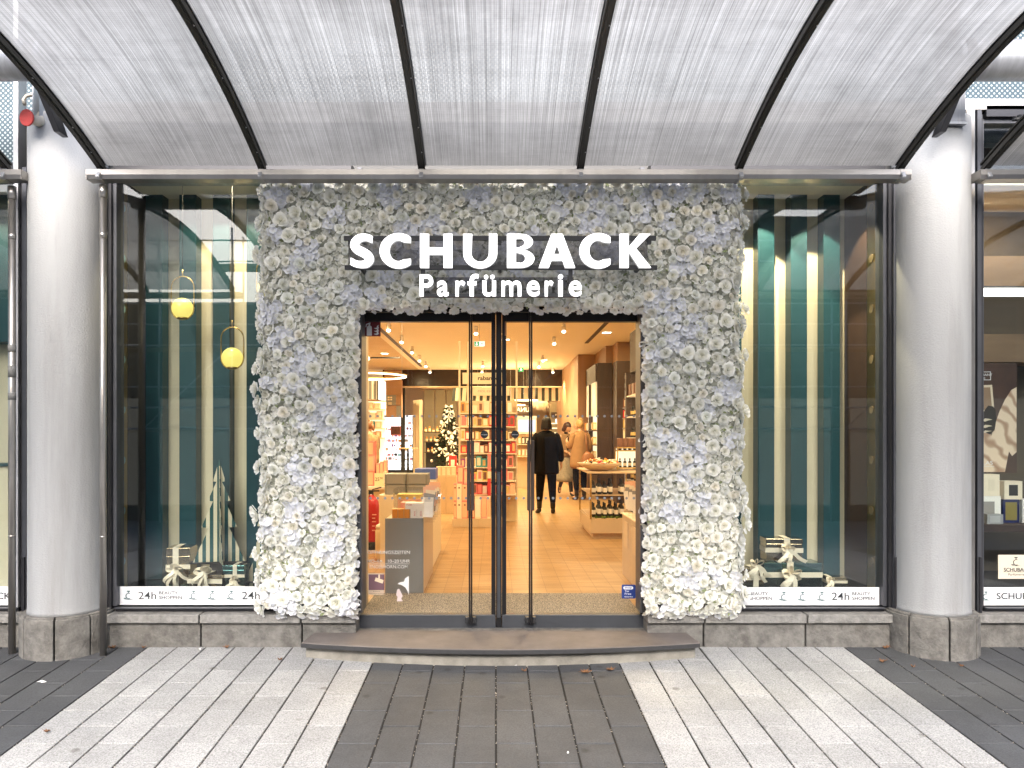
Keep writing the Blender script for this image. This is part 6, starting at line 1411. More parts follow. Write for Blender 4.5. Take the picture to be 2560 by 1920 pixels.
# ---- wooden pedestal with gift sets, Christmas tree
Yp2=12.56; xa,xb=wx(1090,Yp2),wx(1140,Yp2); z1=wz(1190,Yp2); t=thing('oak_pedestal','pale oak pedestal in front of the Christmas tree','pedestal',((xa+xb)/2,Yp2+.2,ZF))
b=MB(); b.box(xa,(xa+xb)/2-.001,Yp2,Yp2+.5,ZF,z1); b.box((xa+xb)/2+.001,xb,Yp2,Yp2+.5,ZF,z1); b.build('panel',M['kraft'],t,bevel=.002,split=True)
for k in range(4): carton('pale pink gift carton, %s from the left on the oak pedestal'%ORD[k],xa+.005+k*.082,xa+.083+k*.082,Yp2+.02,Yp2+.2,z1+.001,z1+.155,[M['p_peach'],M['p_cream']],inset=.1)
carton('red striped gift carton on the oak pedestal against the Christmas tree',xa+.2,xa+.33,Yp2+.25,Yp2+.4,z1+.001,z1+.33,[M['p_red'],M['p_white']],inset=.25)
Yx=14.3; xt=wx(1122,Yx); t=thing('christmas_tree','dark green Christmas tree with white bows and baubles behind the oak pedestal','Christmas tree',(xt,Yx,ZF))
b=MB(); b.tube([(xt,Yx,ZF),(xt,Yx,1.9)],[.04,.015],8); b.build('trunk',M['darkwood'],t)
rr=random.Random(12); b=MB()
for k in range(1500):
    h=rr.random()**.8; z=ZF+.25+h*1.62; rad=(.42*(1-h)+.03)*rr.uniform(.25,1); a=rr.uniform(0,6.28); p=Vector((xt+rad*math.cos(a),Yx+rad*math.sin(a),z)); d=Vector((math.cos(a),math.sin(a),-.25+rr.uniform(-.3,.3))).normalized(); l=rr.uniform(.05,.10); s=d.cross(Vector((0,0,1))).normalized()*.014
    b.add([p-s,p+s,p+d*l],[(0,1,2)]); b.add([p-Vector((0,0,.014)),p+Vector((0,0,.014)),p+d*l],[(0,1,2)])
b.build('crown',cmat('dark fir needles',(.02,.035,.018),rough=.8,var=.4,vs=30),t)
for k in range(60):
    h=rr.random(); z=ZF+.3+h*1.6; rad=.42*(1-h)+.04; a=rr.uniform(pi,2*pi); c=(xt+rad*math.cos(a),Yx+rad*math.sin(a),z)
    b=MB(); b.ball(c,rr.uniform(.018,.03),8,0,(1,1,1)); b.build('bauble',M['p_white'],t)
for k in range(16):
    h=(k+.5)/16; z=ZF+.3+h*1.6; rad=.42*(1-h)+.05; a=R(200+rr.uniform(0,140)); c=Vector((xt+rad*math.cos(a),Yx+rad*math.sin(a),z)); b=MB()
    for s in(-1,1): b.add([c,c+Vector((s*.07,-.01,.04)),c+Vector((s*.075,-.02,-.03))],[(0,1,2)]); b.add([c,c+Vector((s*.02,-.01,-.09)),c+Vector((s*.045,-.01,-.085))],[(0,1,2)])
    b.build('white_bow',M['p_white'],t)
# rear christmas table
t=thing('rear_gift_shelf','dark shelf with small gold decorations at the rear left of the shop','shelf',(wx(1075,21),21,ZF))
for v in(1080,1104,1130): b=MB(); b.box(wx(1060,21),wx(1112,21),21,21.3,wz(v,21)-.02,wz(v,21)); b.build('board',M['darkwood'],t)
b=MB(); b.box(wx(1062,21),wx(1112,21),21.31,21.34,ZF,wz(1100,21)); b.build('back',M['blackmat'],t)
for k in range(14):
    v=(1080,1104,1130)[k%3]; bottle('small gold ornament, %s from the left on the rear gift shelf'%ORD[k],wx(1063+k*3.3,21),21.1,wz(v,21)+.001,rr.uniform(.08,.16),.035,[M['p_gold'],M['p_cream'],M['p_orange']],8,'small ornaments on the rear gift shelf',1,'ornament','ornament')
t=thing('paper_star','pale folded paper star on the rear gift shelf beside the tree','star',(wx(1108,20.8),20.8,wz(1080,20.8)))
c=P(1107,1068,20.8); pts=[]
for k in range(10): a=pi/2+k*pi/5; q=.12 if k%2==0 else .05; pts.append((c[0]+q*math.cos(a),c[2]+q*math.sin(a)))
b=MB(); b.prism(pts,20.79,20.81); b.build('star',M['p_cream'],t)
t=thing('side_cabinet_row','row of beige wall panels receding at the rear left','wall panels',(wx(1045,23),23,ZF))
for k in range(3): b=MB(); b.box(wx(1033+k*9,23),wx(1041+k*9,23),23-.2*k,23.1-.2*k,ZF,2.5); b.build('panel',M['wallcream'],t)
for k in range(3):
    o=carton('brown step box, %s from the left on the floor at the rear left'%ORD[k],wx(1032+k*12,21.5-k*1.0)+.0,wx(1042+k*12,21.5-k),21.5-k,21.8-k,ZF+.007,ZF+.13,[M['kraft'],M['tan']],name='step_box')
# ---- centre gondola
Yg=11.2; ga,gb=wx(1150,Yg),wx(1296,Yg); t=thing('centre_gondola','cream framed centre display full of pink and colourful perfume cartons behind the door post','display stand',((ga+gb)/2,Yg+.3,ZF))
gt=2.88
for x in(ga-.02,wx(1168,Yg),gb-.02):
    b=MB(); b.box(x-.014,x+.014,Yg+.25,Yg+.278,ZF,gt if x<ga+.02 or x>gb-.03 else gt); b.build('post',M['p_cream'],t)
b=MB(); b.box(ga-.006,gb-.034,Yg+.2785,Yg+.30,ZF,wz(1000,Yg)); b.build('back',cmat('cream pegboard',(.72,.58,.38),rough=.6),t)
b=MB(); b.box(wx(1155,Yg),wx(1265,Yg),Yg+.18,Yg+.2,wz(958,Yg),wz(929,Yg)); hd=b.build('header',M['p_cream'],t,bevel=.003)
text('rabanne',wx(1220,Yg),Yg+.179,wz(943,Yg),.062,M['ink'],t,width=wx(1246,Yg)-wx(1194,Yg),ext=.001,offset=.02)
b=MB(); b.box(wx(1182,Yg),wx(1275,Yg),Yg+.22,Yg+.24,wz(987,Yg),wz(967,Yg)); b.build('second_header',M['p_cream'],t); text('·MOL·ESC',wx(1212,Yg),Yg+.219,wz(976,Yg),.03,M['p_grey'],t,width=wx(1232,Yg)-wx(1192,Yg),ext=.001)
b=MB(); b.box(ga-.02,gb,Yg,Yg+.278,ZF,wz(1297,Yg-.4)-.0); b.build('plinth',M['kraft'],t) if False else None
shv=[1032,1066,1100,1133,1168,1202,1236]
for v in shv: b=MB(); b.box(ga-.005,gb-.035,Yg+.0,Yg+.278,wz(v,Yg)-.015,wz(v,Yg)); b.build('shelf',M['p_cream'],t)
cols=[['peach','gold','amber','cream'],['red','red','peach','gold','cream'],['cream','red','gold','brown','white'],['black','rose','brown','peach','red'],['teal','teal','purple','pink','white'],['yellow','pink','peach','yellow','cream'],['rose','pink','red','peach','brown']]
rr=random.Random(21)
for si,v in enumerate(shv):
    x=ga+.01; k=0; z=wz(v,Yg)+.001; H=(34/F*Yg)
    while x<gb-.10 and k<20:
        w_=rr.uniform(.055,.095); h=H*rr.uniform(.55,.88); cn=rr.choice(cols[si]); c2=rr.choice(['cream','white','gold','brown','peach','pink'])
        carton('%s carton, %s from left, %s shelf from the top, centre display'%(cn,ORD[k],ORD[si]),x,x+w_,Yg+.03,Yg+.16,z,z+h,[M['p_'+cn],M['p_'+c2]],inset=rr.uniform(.08,.25),group='cartons on the centre display'); x+=w_+.004; k+=1
# pink box wall in front, on oak base
Yh=10.75; t=thing('oak_plinth','low oak plinth under the tall pink gift sets of the centre display','base',(-.3,Yh+.15,ZF)); 
b=MB(); b.box(wx(1130,Yh),wx(1197,Yh),Yh,Yh+.4,ZF,ZF+.12); b.box(wx(1197.4,Yh),wx(1262,Yh),Yh,Yh+.4,ZF,ZF+.12); b.build('block',M['kraft'],t,split=True,bevel=.002)
zb=ZF+.121; def_=[(1134,1141,'pink'),(1141.5,1154,'cream'),(1154.5,1169,'pink')]
hh=43/F*Yh
for j in range(2):
    for k,(ua,ub,cn) in enumerate(def_):
        o=carton('%s gift set, %s of the %s row in the pile left of the door grip'%(cn,ORD[k],['lower','upper'][j]),wx(ua,Yh),wx(ub,Yh),Yh+.02,Yh+.25,zb+j*(hh+.001),zb+j*(hh+.001)+hh,[M['p_'+cn],M['p_'+('peach' if cn=='pink' else 'cream')]],inset=.06,name='gift_set')
        b=MB(); b.box((wx(ua,Yh)+wx(ub,Yh))/2-.012,(wx(ua,Yh)+wx(ub,Yh))/2+.012,Yh+.017,Yh+.0188,zb+j*hh+hh*.74,zb+j*hh+hh*.74+.022); b.build('dark_seal',M['p_brown'],o)
for k,(ua,ub,cn,vv) in enumerate(((1143,1158,'pink',1165),(1160,1168,'rose',1175))): carton('upright %s gift set standing on top of the pink pile'%cn,wx(ua,Yh),wx(ub,Yh),Yh+.05,Yh+.2,zb+2*hh+.003,wz(vv,Yh),[M['p_'+cn],M['p_peach']],inset=.15,name='gift_set')
for k,(ua,ub,cn) in enumerate(((1181,1186,'red'),(1187,1202,'cream'),(1203,1217,'rose'),(1218,1226,'cream'))): carton('%s gift set, %s from the left between the door grip and the door post'%(cn,ORD[k]),wx(ua,Yh),wx(ub,Yh),Yh+.02,Yh+.22,zb,wz(1243 if k!=0 else 1262,Yh),[M['p_'+cn],M['p_'+('white' if k==1 else 'peach')]],inset=.1,name='gift_set')
for k,(va,vb,cn) in enumerate(((1135,1178,'pink'),(1178.5,1196,'cream'),(1196.5,1240,'red'))): carton('%s upright gift set, %s from the top at the post edge of the centre display'%(cn,ORD[k]),wx(1219,Yg-.06),wx(1227,Yg-.06),Yg-.1,Yg-.01,wz(vb,Yg-.1),wz(va,Yg-.1),[M['p_'+cn],M['p_'+cn]],name='gift_set')
# ---- things between post and black coat
Y=18.5; t=thing('blue_screen','pale blue lit advertising screen behind the person in black','screen',(wx(1317,Y),Y,wz(1080,Y)))
b=MB(); b.box(wx(1283,Y),wx(1341,Y),Y,Y+.05,wz(1085,Y)-.0,wz(1040,Y)); b.build('housing',M['p_white'],t); b=MB(); b.box(wx(1296,Y),wx(1338,Y),Y-.003,Y-.0005,wz(1079,Y),wz(1050,Y)); b.build('display',cmat('pale blue screen',(.3,.4,.7),rough=.3,emit=(.42,.52,.9),es=.25,var=0),t)
t=thing('low_oak_gondola','low oak display with cartons behind the right door grip','display stand',(wx(1300,Y),Y,ZF))
b=MB(); b.box(wx(1281,Y),wx(1345,Y),Y+.1,Y+.4,ZF,wz(1085,Y)-.01); b.build('body',M['kraft'],t)
for v in(1110,1140): b=MB(); b.box(wx(1281,Y),wx(1345,Y),Y-.1,Y+.0995,wz(v,Y)-.02,wz(v,Y)); b.build('shelf',M['p_cream'],t)
for si,v in enumerate((1110,1140)):
    for k in range(5): cn=rr.choice(['yellow','gold','cream','black','peach']); carton('%s carton, %s from left, %s board behind the right door grip'%(cn,ORD[k],['upper','lower'][si]),wx(1285+k*9.5,Y),wx(1293+k*9.5,Y),Y-.08,Y+.02,wz(v,Y)+.001,wz(v,Y)+.17,[M['p_'+cn],M['p_white']],group='cartons behind the right door grip')
Y=21.0; t=thing('nude_sign','dark sign with mirrored white letters under the awning','sign',(wx(1305,Y),Y,wz(1030,Y)))
b=MB(); b.box(wx(1284,Y),wx(1330,Y),Y,Y+.04,wz(1033,Y),wz(1013,Y)); b.build('board',M['darkwood'],t)
o=text('UNA',wx(1307,Y),Y-.001,wz(1024,Y),.12,M['p_white'],t,width=.35,ext=.002); o.scale=(-1,1,1)
t=thing('pampas_bunch','bunch of pale pampas grass hanging under the awning','dried grass',(wx(1355,20.5),20.5,wz(1028,20.5))); b=MB()
for k in range(160):
    a=rr.uniform(-1.2,1.2); c=P(1352+rr.uniform(-16,16),1003,20.5+rr.uniform(-.1,.1)); e=c+Vector((math.sin(a)*.2,rr.uniform(-.1,.1),-.28*math.cos(a)*rr.uniform(.6,1.1))); b.tube([c,e],[.006,.001],3,0,cap=False)
b.build('stems',M['p_cream'],t)['kind']='stuff'
Y=23.0; t=thing('rear_counter_wall','rear wall unit with a dark sign and lit shelves under the awning','wall unit',(wx(1400,Y),Y,ZF))
b=MB(); b.box(wx(1376,Y),wx(1440,Y),Y+.3,Y+.35,ZF,wz(1003,Y)); b.build('back',cmat('olive grey laminate',(.25,.2,.12),rough=.5),t)
b=MB(); b.box(wx(1379,Y),wx(1412,Y),Y+.2,Y+.29,wz(1043,Y),wz(1030,Y)); b.build('dark_sign',M['darkwood'],t); text('perle',wx(1400,Y),Y+.199,wz(1036,Y),.07,M['p_white'],t,width=.25,ext=.002)
for v in(1058,1070,1082,1094,1106): b=MB(); b.box(wx(1379,Y),wx(1413,Y),Y+.1,Y+.2995,wz(v,Y)-.02,wz(v,Y)+.01); b.build('lit_shelf',M['litshelf'],t)
for k in range(6): b=MB(); b.box(wx(1390+k*4,Y),wx(1392.6+k*4,Y),Y+.12,Y+.2,wz(1057,Y)+.012,wz(1047,Y)); b.build('lit_bar',M['litwhite'],t)
b=MB(); b.box(wx(1412.5,Y),wx(1424,Y),Y+.05,Y+.299,ZF,wz(1005,Y)); b.build('post',cmat('olive grey laminate',(.25,.2,.12)),t)
# ================================================================ PEOPLE
def skin_mesh(joints,edges,root,lvl=1):
    names=list(joints); idx={n:i for i,n in enumerate(names)}
    me=bpy.data.meshes.new('s'); me.from_pydata([joints[n][0] for n in names],[(idx[a],idx[c]) for a,c in edges],[])
    ob=bpy.data.objects.new('s',me); col.objects.link(ob)
    ob.modifiers.new('skin','SKIN').use_smooth_shade=True
    sv=me.skin_vertices[0].data
    for n in names:
        r=joints[n][1]; r=r if isinstance(r,tuple) else (r,r); sv[idx[n]].radius=r; sv[idx[n]].use_root=(n==root)
    sm=ob.modifiers.new('sub','SUBSURF'); sm.levels=lvl; sm.render_levels=lvl
    dg=bpy.context.evaluated_depsgraph_get(); out=bpy.data.meshes.new_from_object(ob.evaluated_get(dg)); bpy.data.objects.remove(ob); return out
SK=cmat('skin',(.62,.38,.26),rough=.5,var=.04,vs=20,sub=.1); EYE=cmat('dark eye',(.02,.015,.012),rough=.2,var=0); LIP=cmat('lips',(.42,.12,.10),rough=.4,var=0)
def hand(J,E,side,wrist,d,up,curl=.5,s=1.0):
    "palm and five fingers; d = direction of the hand, up = back of the hand"
    d=Vector(d).normalized(); up=Vector(up).normalized(); lat=d.cross(up).normalized()*(1 if side=='r' else -1)
    w=Vector(wrist); palm=w+d*.05*s; J['palm'+side]=(tuple(palm),(.030*s,.016*s)); E.append(('wr'+side,'palm'+side))
    for k,(o,l) in enumerate(((-.027,.062),(-.009,.072),(.010,.068),(.028,.054))):
        b=palm+d*.038*s+lat*o*s; J['k%d%s'%(k,side)]=(tuple(b),.0095*s); E.append(('palm'+side,'k%d%s'%(k,side)))
        m=b+(d*math.cos(curl)-up*math.sin(curl))*l*.5*s; J['m%d%s'%(k,side)]=(tuple(m),.0085*s); E.append(('k%d%s'%(k,side),'m%d%s'%(k,side)))
        t=m+(d*math.cos(curl*2.2)-up*math.sin(curl*2.2))*l*.5*s; J['t%d%s'%(k,side)]=(tuple(t),.0072*s); E.append(('m%d%s'%(k,side),'t%d%s'%(k,side)))
    a=w+d*.03*s-lat*.03*s; J['th1'+side]=(tuple(a),.0105*s); E.append(('palm'+side,'th1'+side))
    c=a+(d*.75-lat*.6-up*.3).normalized()*.042*s; J['th2'+side]=(tuple(c),.0085*s); E.append(('th1'+side,'th2'+side))
def headmesh(c,yaw,pitch,s=1.0):
    "ellipsoid head facing -Y with brow, nose, lips, chin, ears and eyes"
    b=MB(); n=28; k=20; vs=[]
    for i in range(k+1):
        ph=pi*i/k
        for j in range(n):
            a=2*pi*j/n; x=math.sin(ph)*math.cos(a); y=math.sin(ph)*math.sin(a); z=-math.cos(ph)
            X=.073*x; Y=.092*y+.004; Z=.113*z
            if z<0: X*=1-.34*(-z)**1.4; Y*=1-.16*(-z)**1.5
            fr=max(0,-y)                                  # frontness
            if fr>.3:
                nose=math.exp(-((x/.16)**2))*math.exp(-(((z+.14)/.20)**2))*fr; Y-=.024*nose
                Y-=.006*math.exp(-((z-.14)/.1)**2)*fr*math.exp(-(x/.6)**2)
                Y+=.009*fr*math.exp(-(((abs(x)-.36)/.17)**2))*math.exp(-(((z-.0)/.13)**2))
                Y-=.006*math.exp(-((x/.3)**2))*math.exp(-(((z+.44)/.09)**2))*fr; Y-=.009*math.exp(-((x/.35)**2))*math.exp(-(((z+.80)/.16)**2))*fr
            vs.append((X,Y,Z))
    b.add(vs,[(i*n+j,i*n+(j+1)%n,(i+1)*n+(j+1)%n,(i+1)*n+j) for i in range(k) for j in range(n)],0,True)
    for sx in(-1,1):
        b.ball((sx*.029,-.0745,.004),.0105,10,1,(1.25,.6,.8)); b.ball((sx*.074,.012,-.004),.03,10,0,(.28,.62,1))
    b.ball((0,-.083,-.050),.014,10,2,(1.5,.5,.42))
    m=Matrix.Translation(c)@Matrix.Rotation(yaw,4,'Z')@Matrix.Rotation(pitch,4,'X')@Matrix.Scale(s,4)
    b.v=[tuple(m@Vector(p)) for p in b.v]; return b,m
def person(label,x,y,yaw,H,J,headyaw,headpitch,skinm,legs=None,z0=ZF,hands=None):
    "J: joints relative to the feet, facing -Y, unit = metres for a 1.65 m person"
    t=thing('person',label,'person',(x,y,z0)); k=H/1.65
    E=[('pel','spine'),('spine','chest'),('chest','neck'),('neck','hd')]
    for s in 'lr': E+= [('chest','sh'+s),('sh'+s,'el'+s),('el'+s,'wr'+s),('pel','hip'+s),('hip'+s,'kn'+s),('kn'+s,'an'+s),('an'+s,'toe'+s)]
    D={'pel':((0,0,.88),(.13,.10)),'spine':((0,.01,1.05),(.115,.085)),'chest':((0,.0,1.25),(.125,.09)),'neck':((0,.0,1.40),.047),'hd':((0,-.01,1.50),.05),
       'shl':((-.165,0,1.335),.052),'shr':((.165,0,1.335),.052),'ell':((-.20,.02,1.06),.04),'elr':((.20,.02,1.06),.04),'wrl':((-.21,-.05,.83),.025),'wrr':((.21,-.05,.83),.025),
       'hipl':((-.085,0,.84),.085),'hipr':((.085,0,.84),.085),'knl':((-.09,-.02,.46),.055),'knr':((.09,-.02,.46),.055),'anl':((-.09,.02,.08),.036),'anr':((.09,.02,.08),.036),'toel':((-.095,-.12,.03),(.035,.025)),'toer':((.095,-.12,.03),(.035,.025))}
    D.update(J)
    for s in 'lr':
        w=Vector(D['wr'+s][0]); e=Vector(D['el'+s][0]); d=(w-e).normalized(); up=Vector((-1 if s=='l' else 1,0,0)) if abs(d.z)>.6 else Vector((0,0,1))
        if hands and s in hands: d,up=hands[s]
        hand(D,E,s,w,d,up)
    me=skin_mesh(D,E,'pel')
    hc=Vector(D['hd'][0])+Vector((0,-.005,.035)); hb,hm=headmesh(hc,headyaw,headpitch)
    hme=hb.mesh('h',[]); bm=bmesh.new(); bm.from_mesh(me)
    for f in bm.faces: f.material_index=0
    bm.from_mesh(hme); bm.to_mesh(me); bm.free(); me.materials.clear()
    for m in (skinm,EYE,LIP): me.materials.append(m)
    me.polygons.foreach_set('use_smooth',[True]*len(me.polygons))
    ob=bpy.data.objects.new('body',me); col.objects.link(ob); ob.parent=t
    t.rotation_euler.z=yaw; t.scale=(k,k,k); return t,D,hm
def cloth(t,name,m,fn):
    "fn fills an MB in the person's own coordinates"
    b=MB(); fn(b); me=b.mesh(name,[m]); o=bpy.data.objects.new(name,me); col.objects.link(o); o.parent=t
    md=o.modifiers.new('s','SUBSURF'); md.levels=1; md.render_levels=1; return o
def sleeve(b,D,s,r0,r1,ext=.0):
    a,e,w=[Vector(D[q+s][0]) for q in('sh','el','wr')]; inn=Vector((-.03 if s=='r' else .03,0,.012)); w=w-(w-e).normalized()*.01
    b.tube([a+inn,a,(a*.55+e*.45),e,(e*.5+w*.5),w],[r0*.8,r0*1.02,r0*.92,(r0+r1)/2,r1*1.02,r1],14)
def boots(t,D,m,top=.40):
    for s in 'lr':
        kn,an,to=[Vector(D[q+s][0]) for q in('kn','an','toe')]; q=an+(kn-an)*(top/.40)*.8
        fdir=(to-an); fdir.z=0; fdir.normalize(); dn=(an-kn).normalized()
        def f(b):
            b.tube([q,an+(kn-an)*.4,an+(kn-an)*.12,an+dn*.012],[.054,.05,.045,.046],14)
            h=an+dn*.045; lf=(to-an).normalized()
            b.loft([],4) if False else None
            pts=[an+dn*.02-lf*.035,an+dn*.03+lf*.02,an+dn*.035+lf*.08,to+lf*.03+Vector((0,0,.004))]; b.tube(pts,[.038,.045,.038,.026],12)
        cloth(t,'boot',m,f)
def hair_bob(t,hm,m,length=.13,back=True):
    def f(b):
        vs=[];n=28; k=16
        for i in range(k+1):
            u=i/k
            for j in range(n):
                a=2*pi*j/n; front=max(0,-math.sin(a))
                if u<.55: ph=pi*.5*u/.55; r=math.sin(ph); z=.118*math.cos(ph)+.012
                else: q=(u-.55)/.45; r=1+.13*math.sin(q*2.2); z=.012-q*(length*(1-.0*front))
                if front>.55 and z<.045: r*=.86; z=max(z,.045)
                x=.086*r*math.cos(a); y=.103*r*math.sin(a)+.010; vs.append(tuple(hm@Vector((x,y,z))))
        b.add(vs,[(i*n+j,(i+1)*n+j,(i+1)*n+(j+1)%n,i*n+(j+1)%n) for i in range(k) for j in range(n)],0,True)
    o=cloth(t,'hair',m,f); s=o.modifiers.new('th','SOLIDIFY'); s.thickness=.01; return o
BLK=cmat('black wool',(.005,.004,.004),spec=.15,rough=.9,var=.2,vs=8,bump=.3,bs=90); BLKL=cmat('black leather',(.012,.010,.009),rough=.3,var=.15,vs=15)
HBLK=cmat('black hair',(.012,.008,.006),rough=.45,spec=.3,var=.4,vs=40,vstretch=(1,1,.1)); HDK=cmat('dark brown hair',(.045,.015,.010),rough=.4,var=.4,vs=40,vstretch=(1,1,.1)); HBL=cmat('blonde hair',(.40,.25,.10),rough=.45,var=.35,vs=45)
# 1 -- person in black, seen from behind
J={'wrl':((-.25,-.0,.86),.025),'wrr':((.25,-.0,.86),.025),'ell':((-.235,.03,1.08),.04),'elr':((.235,.03,1.08),.04),'knl':((-.10,-.02,.46),.055),'anl':((-.11,.03,.08),.036),'toel':((-.12,-.10,.03),(.038,.028)),'knr':((.11,-.03,.46),.055),'anr':((.12,-.02,.08),.036),'toer':((.16,-.14,.03),(.038,.028))}
t,D,hm=person('person in a long black jacket, black trousers and boots, seen from behind',wx(1366,12.6),12.6,R(180),1.62,J,R(0),0,SK)
def f(b):
    b.loft([(0,0,.66,.225,.15),(0,0,.70,.222,.148),(0,.0,.86,.212,.145),(0,0,1.0,.20,.14),(0,0,1.15,.205,.14),(0,0,1.27,.215,.135),(0,0,1.34,.20,.115),(0,0,1.385,.12,.085),(0,0,1.42,.065,.065)],26,wob=.03); sleeve(b,D,'l',.07,.055); sleeve(b,D,'r',.07,.055)
cloth(t,'jacket',BLK,f)
def f(b):
    for s in 'lr': h,kn,an=[Vector(D[q+s][0]) for q in('hip','kn','an')]; b.tube([h+Vector((0,0,.06)),h-Vector((0,0,.05)),kn,an+Vector((0,0,.04))],[.09,.095,.072,.055],14)
cloth(t,'trousers',BLK,f); boots(t,D,BLKL,.34); hair_bob(t,hm,HBLK,.12)
# 2 -- woman in brown blazer and grey skirt walking forward
J={'anl':((-.07,.22,.19),.036),'knl':((-.06,.02,.50),.055),'toel':((-.07,.25,.06),(.035,.025)),'knr':((.07,-.06,.47),.055),'anr':((.09,-.10,.08),.036),'toer':((.13,-.23,.03),(.036,.026)),
   'ell':((-.21,.03,1.09),.04),'wrl':((-.06,-.16,1.00),.025),'elr':((.22,.03,1.07),.04),'wrr':((.16,-.14,.92),.025),'hd':((.02,-.025,1.50),.05)}
t,D,hm=person('person with dark bobbed hair in a brown blazer and long grey skirt, walking',wx(1415,16.2),16.2,R(14),1.58,J,R(28),R(18),SK)
def f(b):
    b.loft([(0,0,.84,.185,.135),(0,0,.95,.165,.125),(0,0,1.08,.155,.115),(0,0,1.22,.18,.12),(0,0,1.32,.19,.105),(0,0,1.37,.12,.08),(0,0,1.40,.075,.07)],22,wob=.02); sleeve(b,D,'l',.062,.044); sleeve(b,D,'r',.062,.044)
cloth(t,'blazer',cmat('brown tweed',(.24,.15,.08),rough=.85,var=.25,vs=50,bump=.4,bs=120),f)
cloth(t,'roll_neck',BLK,lambda b:(b.loft([(0,-.01,1.36,.06,.06),(0,-.01,1.45,.052,.052)],16),b.add([(-.045,-.118,1.36),(.045,-.118,1.36),(.03,-.135,1.08),(-.01,-.14,1.0),(-.04,-.13,1.08)],[(0,1,2,3,4)])))
cloth(t,'skirt',cmat('grey check wool',(.27,.24,.19),rough=.9,var=.3,vs=25),lambda b:b.loft([(0,.03,.30,.235,.22),(0,.02,.40,.225,.20),(0,.01,.60,.20,.165),(0,0,.78,.175,.135),(0,0,.90,.15,.115)],28,wob=.09))
boots(t,D,BLKL,.36); hair_bob(t,hm,HDK,.11)
# 3 -- blonde woman in camel coat
J={'ell':((-.22,.05,1.08),.04),'wrl':((-.20,-.10,.95),.025),'elr':((.22,-.03,1.06),.04),'wrr':((.16,-.24,1.17),.025),'hd':((.01,-.02,1.50),.05)}
t,D,hm=person('person with blonde pinned up hair in a camel coat, seen from behind, holding a tester',wx(1450,15.2),15.2,R(205),1.62,J,R(35),R(8),SK,hands={'l':(Vector((0,-.5,-.8)),Vector((-1,0,0))),'r':(Vector((-.1,-.6,.7)),Vector((1,0,0)))})
def f(b):
    b.loft([(0,0,.62,.235,.17),(0,0,.75,.225,.165),(0,0,.95,.20,.15),(0,0,1.12,.19,.14),(0,0,1.26,.20,.135),(0,0,1.34,.185,.115),(0,0,1.385,.12,.085),(0,.0,1.43,.07,.07)],26,wob=.045); sleeve(b,D,'l',.072,.058); sleeve(b,D,'r',.072,.058)
cloth(t,'coat',cmat('camel wool',(.27,.15,.065),rough=.85,var=.12,vs=10,bump=.2,bs=90),f)
def f(b):
    b.ball(tuple(hm@Vector((0,.018,.022))),.1,22,0,(.86,.98,1.05)); b.ball(tuple(hm@Vector((0,.055,.115))),.045,14,0,(1.1,1,.8)); b.ball(tuple(hm@Vector((.02,.085,.09))),.03,10); b.ball(tuple(hm@Vector((-.03,.03,.125))),.026,10)
h=cloth(t,'hair',HBL,f); md=h.modifiers.new('d','DISPLACE'); tx=bpy.data.textures.new('curls','CLOUDS'); tx.noise_scale=.03; md.texture=tx; md.strength=.02
def f(b):
    for s in 'lr': h_,kn,an=[Vector(D[q+s][0]) for q in('hip','kn','an')]; b.tube([h_,kn,an+Vector((0,0,.04))],[.09,.07,.055],14)
cloth(t,'trousers',BLK,f); boots(t,D,BLKL,.34)
bx,by=wx(1472,14.93),14.93
t=thing('shoulder_bag','tan leather shoulder bag hanging at the right side of the camel coat','bag',(bx,by,ZF+.66))
b=MB(); z=ZF+.64; b.loft([(bx,by,z,.10,.03),(bx,by,z+.03,.15,.05),(bx,by,z+.16,.155,.055),(bx-.01,by,z+.28,.10,.04),(bx-.03,by,z+.34,.04,.02)],18); b.build('pouch',cmat('tan leather',(.22,.085,.03),rough=.45,var=.1,vs=8),t)
b=MB(); ribbonstrip(b,[(bx-.03,by,z+.33),(bx-.055,by-.02,z+.5),(bx-.06,by+.03,z+.70),(bx-.04,by+.15,z+.72)],.022,(1,0,0),.004); b.build('strap',cmat('tan leather',(.40,.17,.05)),t)
# 4 -- person behind the pink boxes at the far left
J={'ell':((-.21,-.02,1.08),.04),'wrl':((-.1,-.22,1.05),.025),'elr':((.21,-.02,1.08),.04),'wrr':((.1,-.22,1.05),.025),'hd':((0,-.03,1.49),.05)}
t,D,hm=person('person with brown tied hair in a patterned green and rust jacket at the left',wx(924,13.2),13.2,R(232),1.58,J,R(0),R(15),SK)
def f(b):
    b.loft([(0,0,.80,.21,.16),(0,0,.95,.20,.15),(0,0,1.12,.195,.145),(0,0,1.26,.205,.14),(0,0,1.35,.18,.115),(0,0,1.40,.09,.08)],24,wob=.04); sleeve(b,D,'l',.075,.055); sleeve(b,D,'r',.075,.055)
cloth(t,'jacket',cmat('green and rust pattern',(.30,.19,.10),rough=.8,var=.5,vs=7),f)
cloth(t,'skirt',cmat('ochre cloth',(.5,.32,.13),rough=.8,var=.1),lambda b:b.loft([(0,0,.35,.24,.2),(0,0,.6,.22,.18),(0,0,.84,.18,.14)],24,wob=.06))
boots(t,D,BLKL,.3)
def f(b): b.ball(tuple(hm@Vector((0,.018,.02))),.1,20,0,(.88,1.0,1.06)); b.loft([(*(hm@Vector((0,.10,.03))),.035,.035),(*(hm@Vector((0,.12,-.03))),.04,.035),(*(hm@Vector((0,.11,-.12))),.02,.02)],12)
cloth(t,'hair',cmat('auburn hair',(.20,.08,.03),rough=.4,var=.4,vs=40,vstretch=(1,1,.2)),f)
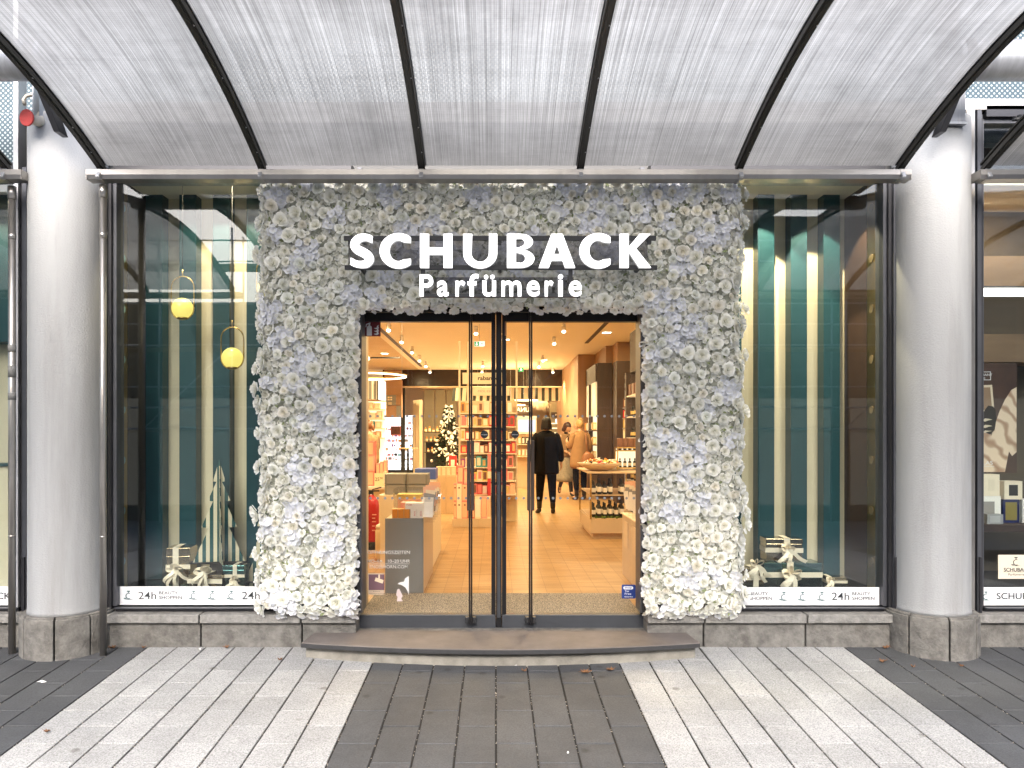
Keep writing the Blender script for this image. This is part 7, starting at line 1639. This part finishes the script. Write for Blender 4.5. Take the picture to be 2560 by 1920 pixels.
# ================================================================ LEAVES AND LITTER
rr=random.Random(4)
spotsL=[(1310,1680,'centre dark stripe, right of the tiny white scrap'),(1463,1684,'dark paving below the step, biggest one of the pair'),(1526,1678,'dark paving, smaller one of the pair'),(2404,1669,'dark paving in front of the right column'),(2208,1657,'dark paving left of the right column base'),(2283,1671,'dark paving, flat small one before the right column'),(700,1652,'light paving under the left plinth'),(281,1613,'dark paving against the left downpipe'),(360,1612,'plinth foot right of the left downpipe'),(565,1616,'plinth foot under the left window'),(2215,1620,'foot of the right column plinth'),(117,1834,'light paving near the lower left corner')]
for i,(u,v,lab) in enumerate(spotsL):
    # intersect the view ray with the sloping pavement
    Y=(CZ+.29)*F/((v-V0)+.056*F); Y=min(Y,5.15); x=wx(u,Y); z=gz(Y)+.004; s=rr.uniform(.016,.030)*(1.3 if i in(1,7) else 1); ro=rr.uniform(0,6)
    t=None; b=MB(); pts=[]
    for k in range(14):
        a=2*pi*k/14; q=s*(1 if k%2 else .52)*(1.25 if k in(3,7,11) else 1); pts.append((x+q*math.cos(a+ro),Y+q*math.sin(a+ro)*.8,z+.012*rr.random()+(.012 if k%2 else .002)))
    c=(x,Y,z+.004); vs=[c]+pts+[(p[0],p[1],p[2]-.0012) for p in [c]+pts]
    b.add(vs,[(0,k+1,(k+1)%14+1) for k in range(14)]+[(15,(k+1)%14+16,k+16) for k in range(14)]+[(k+1,k+16,(k+1)%14+16,(k+1)%14+1) for k in range(14)])
    b.build('fallen_leaf',M['leaf'],None,label='curled brown leaf on the '+lab,cat='leaf')
for u,v,lab,L in((105,1706,'crumpled white paper scrap on the dark paving at the lower left',.07),(1290,1664,'tiny flat white scrap on the dark paving below the step',.035),(1420,1884,'tiny white crumb on the centre paving near the bottom',.012),(500,1606,'small white paper crumb at the plinth joint under the left window',.02)):
    Y=(CZ+.29)*F/((v-V0)+.056*F); Y=min(Y,5.13); x=wx(u,Y); z=gz(Y)+.002; b=MB(); pts=[]
    for k in range(9): a=2*pi*k/9; q=L*.5*rr.uniform(.6,1.1); pts.append((x+q*math.cos(a),Y+q*math.sin(a)*.35,z+.006*rr.random()))
    vs=[(x,Y,z+.012)]+pts+[(x,Y,z-.001)]; b.add(vs,[(0,k+1,(k+1)%9+1) for k in range(9)]+[(10,(k+1)%9+1,k+1) for k in range(9)])
    b.build('paper_scrap',M['paper'],None,label=lab,cat='litter')
b=MB(); rr=random.Random(9)
for k in range(900):
    col_=rr.randint(-14,14); x=col_*.2+.005+rr.uniform(-.004,.004); y=rr.uniform(3.3,5.12); s=rr.uniform(.0008,.0024); z=gz(y)-.004; b.rbox((x,y,z),(s*2,s*2.4,s*1.6),rr.uniform(0,3))
b.build('joint_grit',cmat('pale grit in the joints',(.3,.27,.23),rough=.9,var=.4),None,label='pale grit and debris lying in the long joints between the pavers',cat='grit',kind='stuff')
# closing check of the labels
for o in col.objects:
    l=o.get('label')
    if l and not 4<=len(l.split())<=16: print('LABEL',len(l.split()),o.name,l)
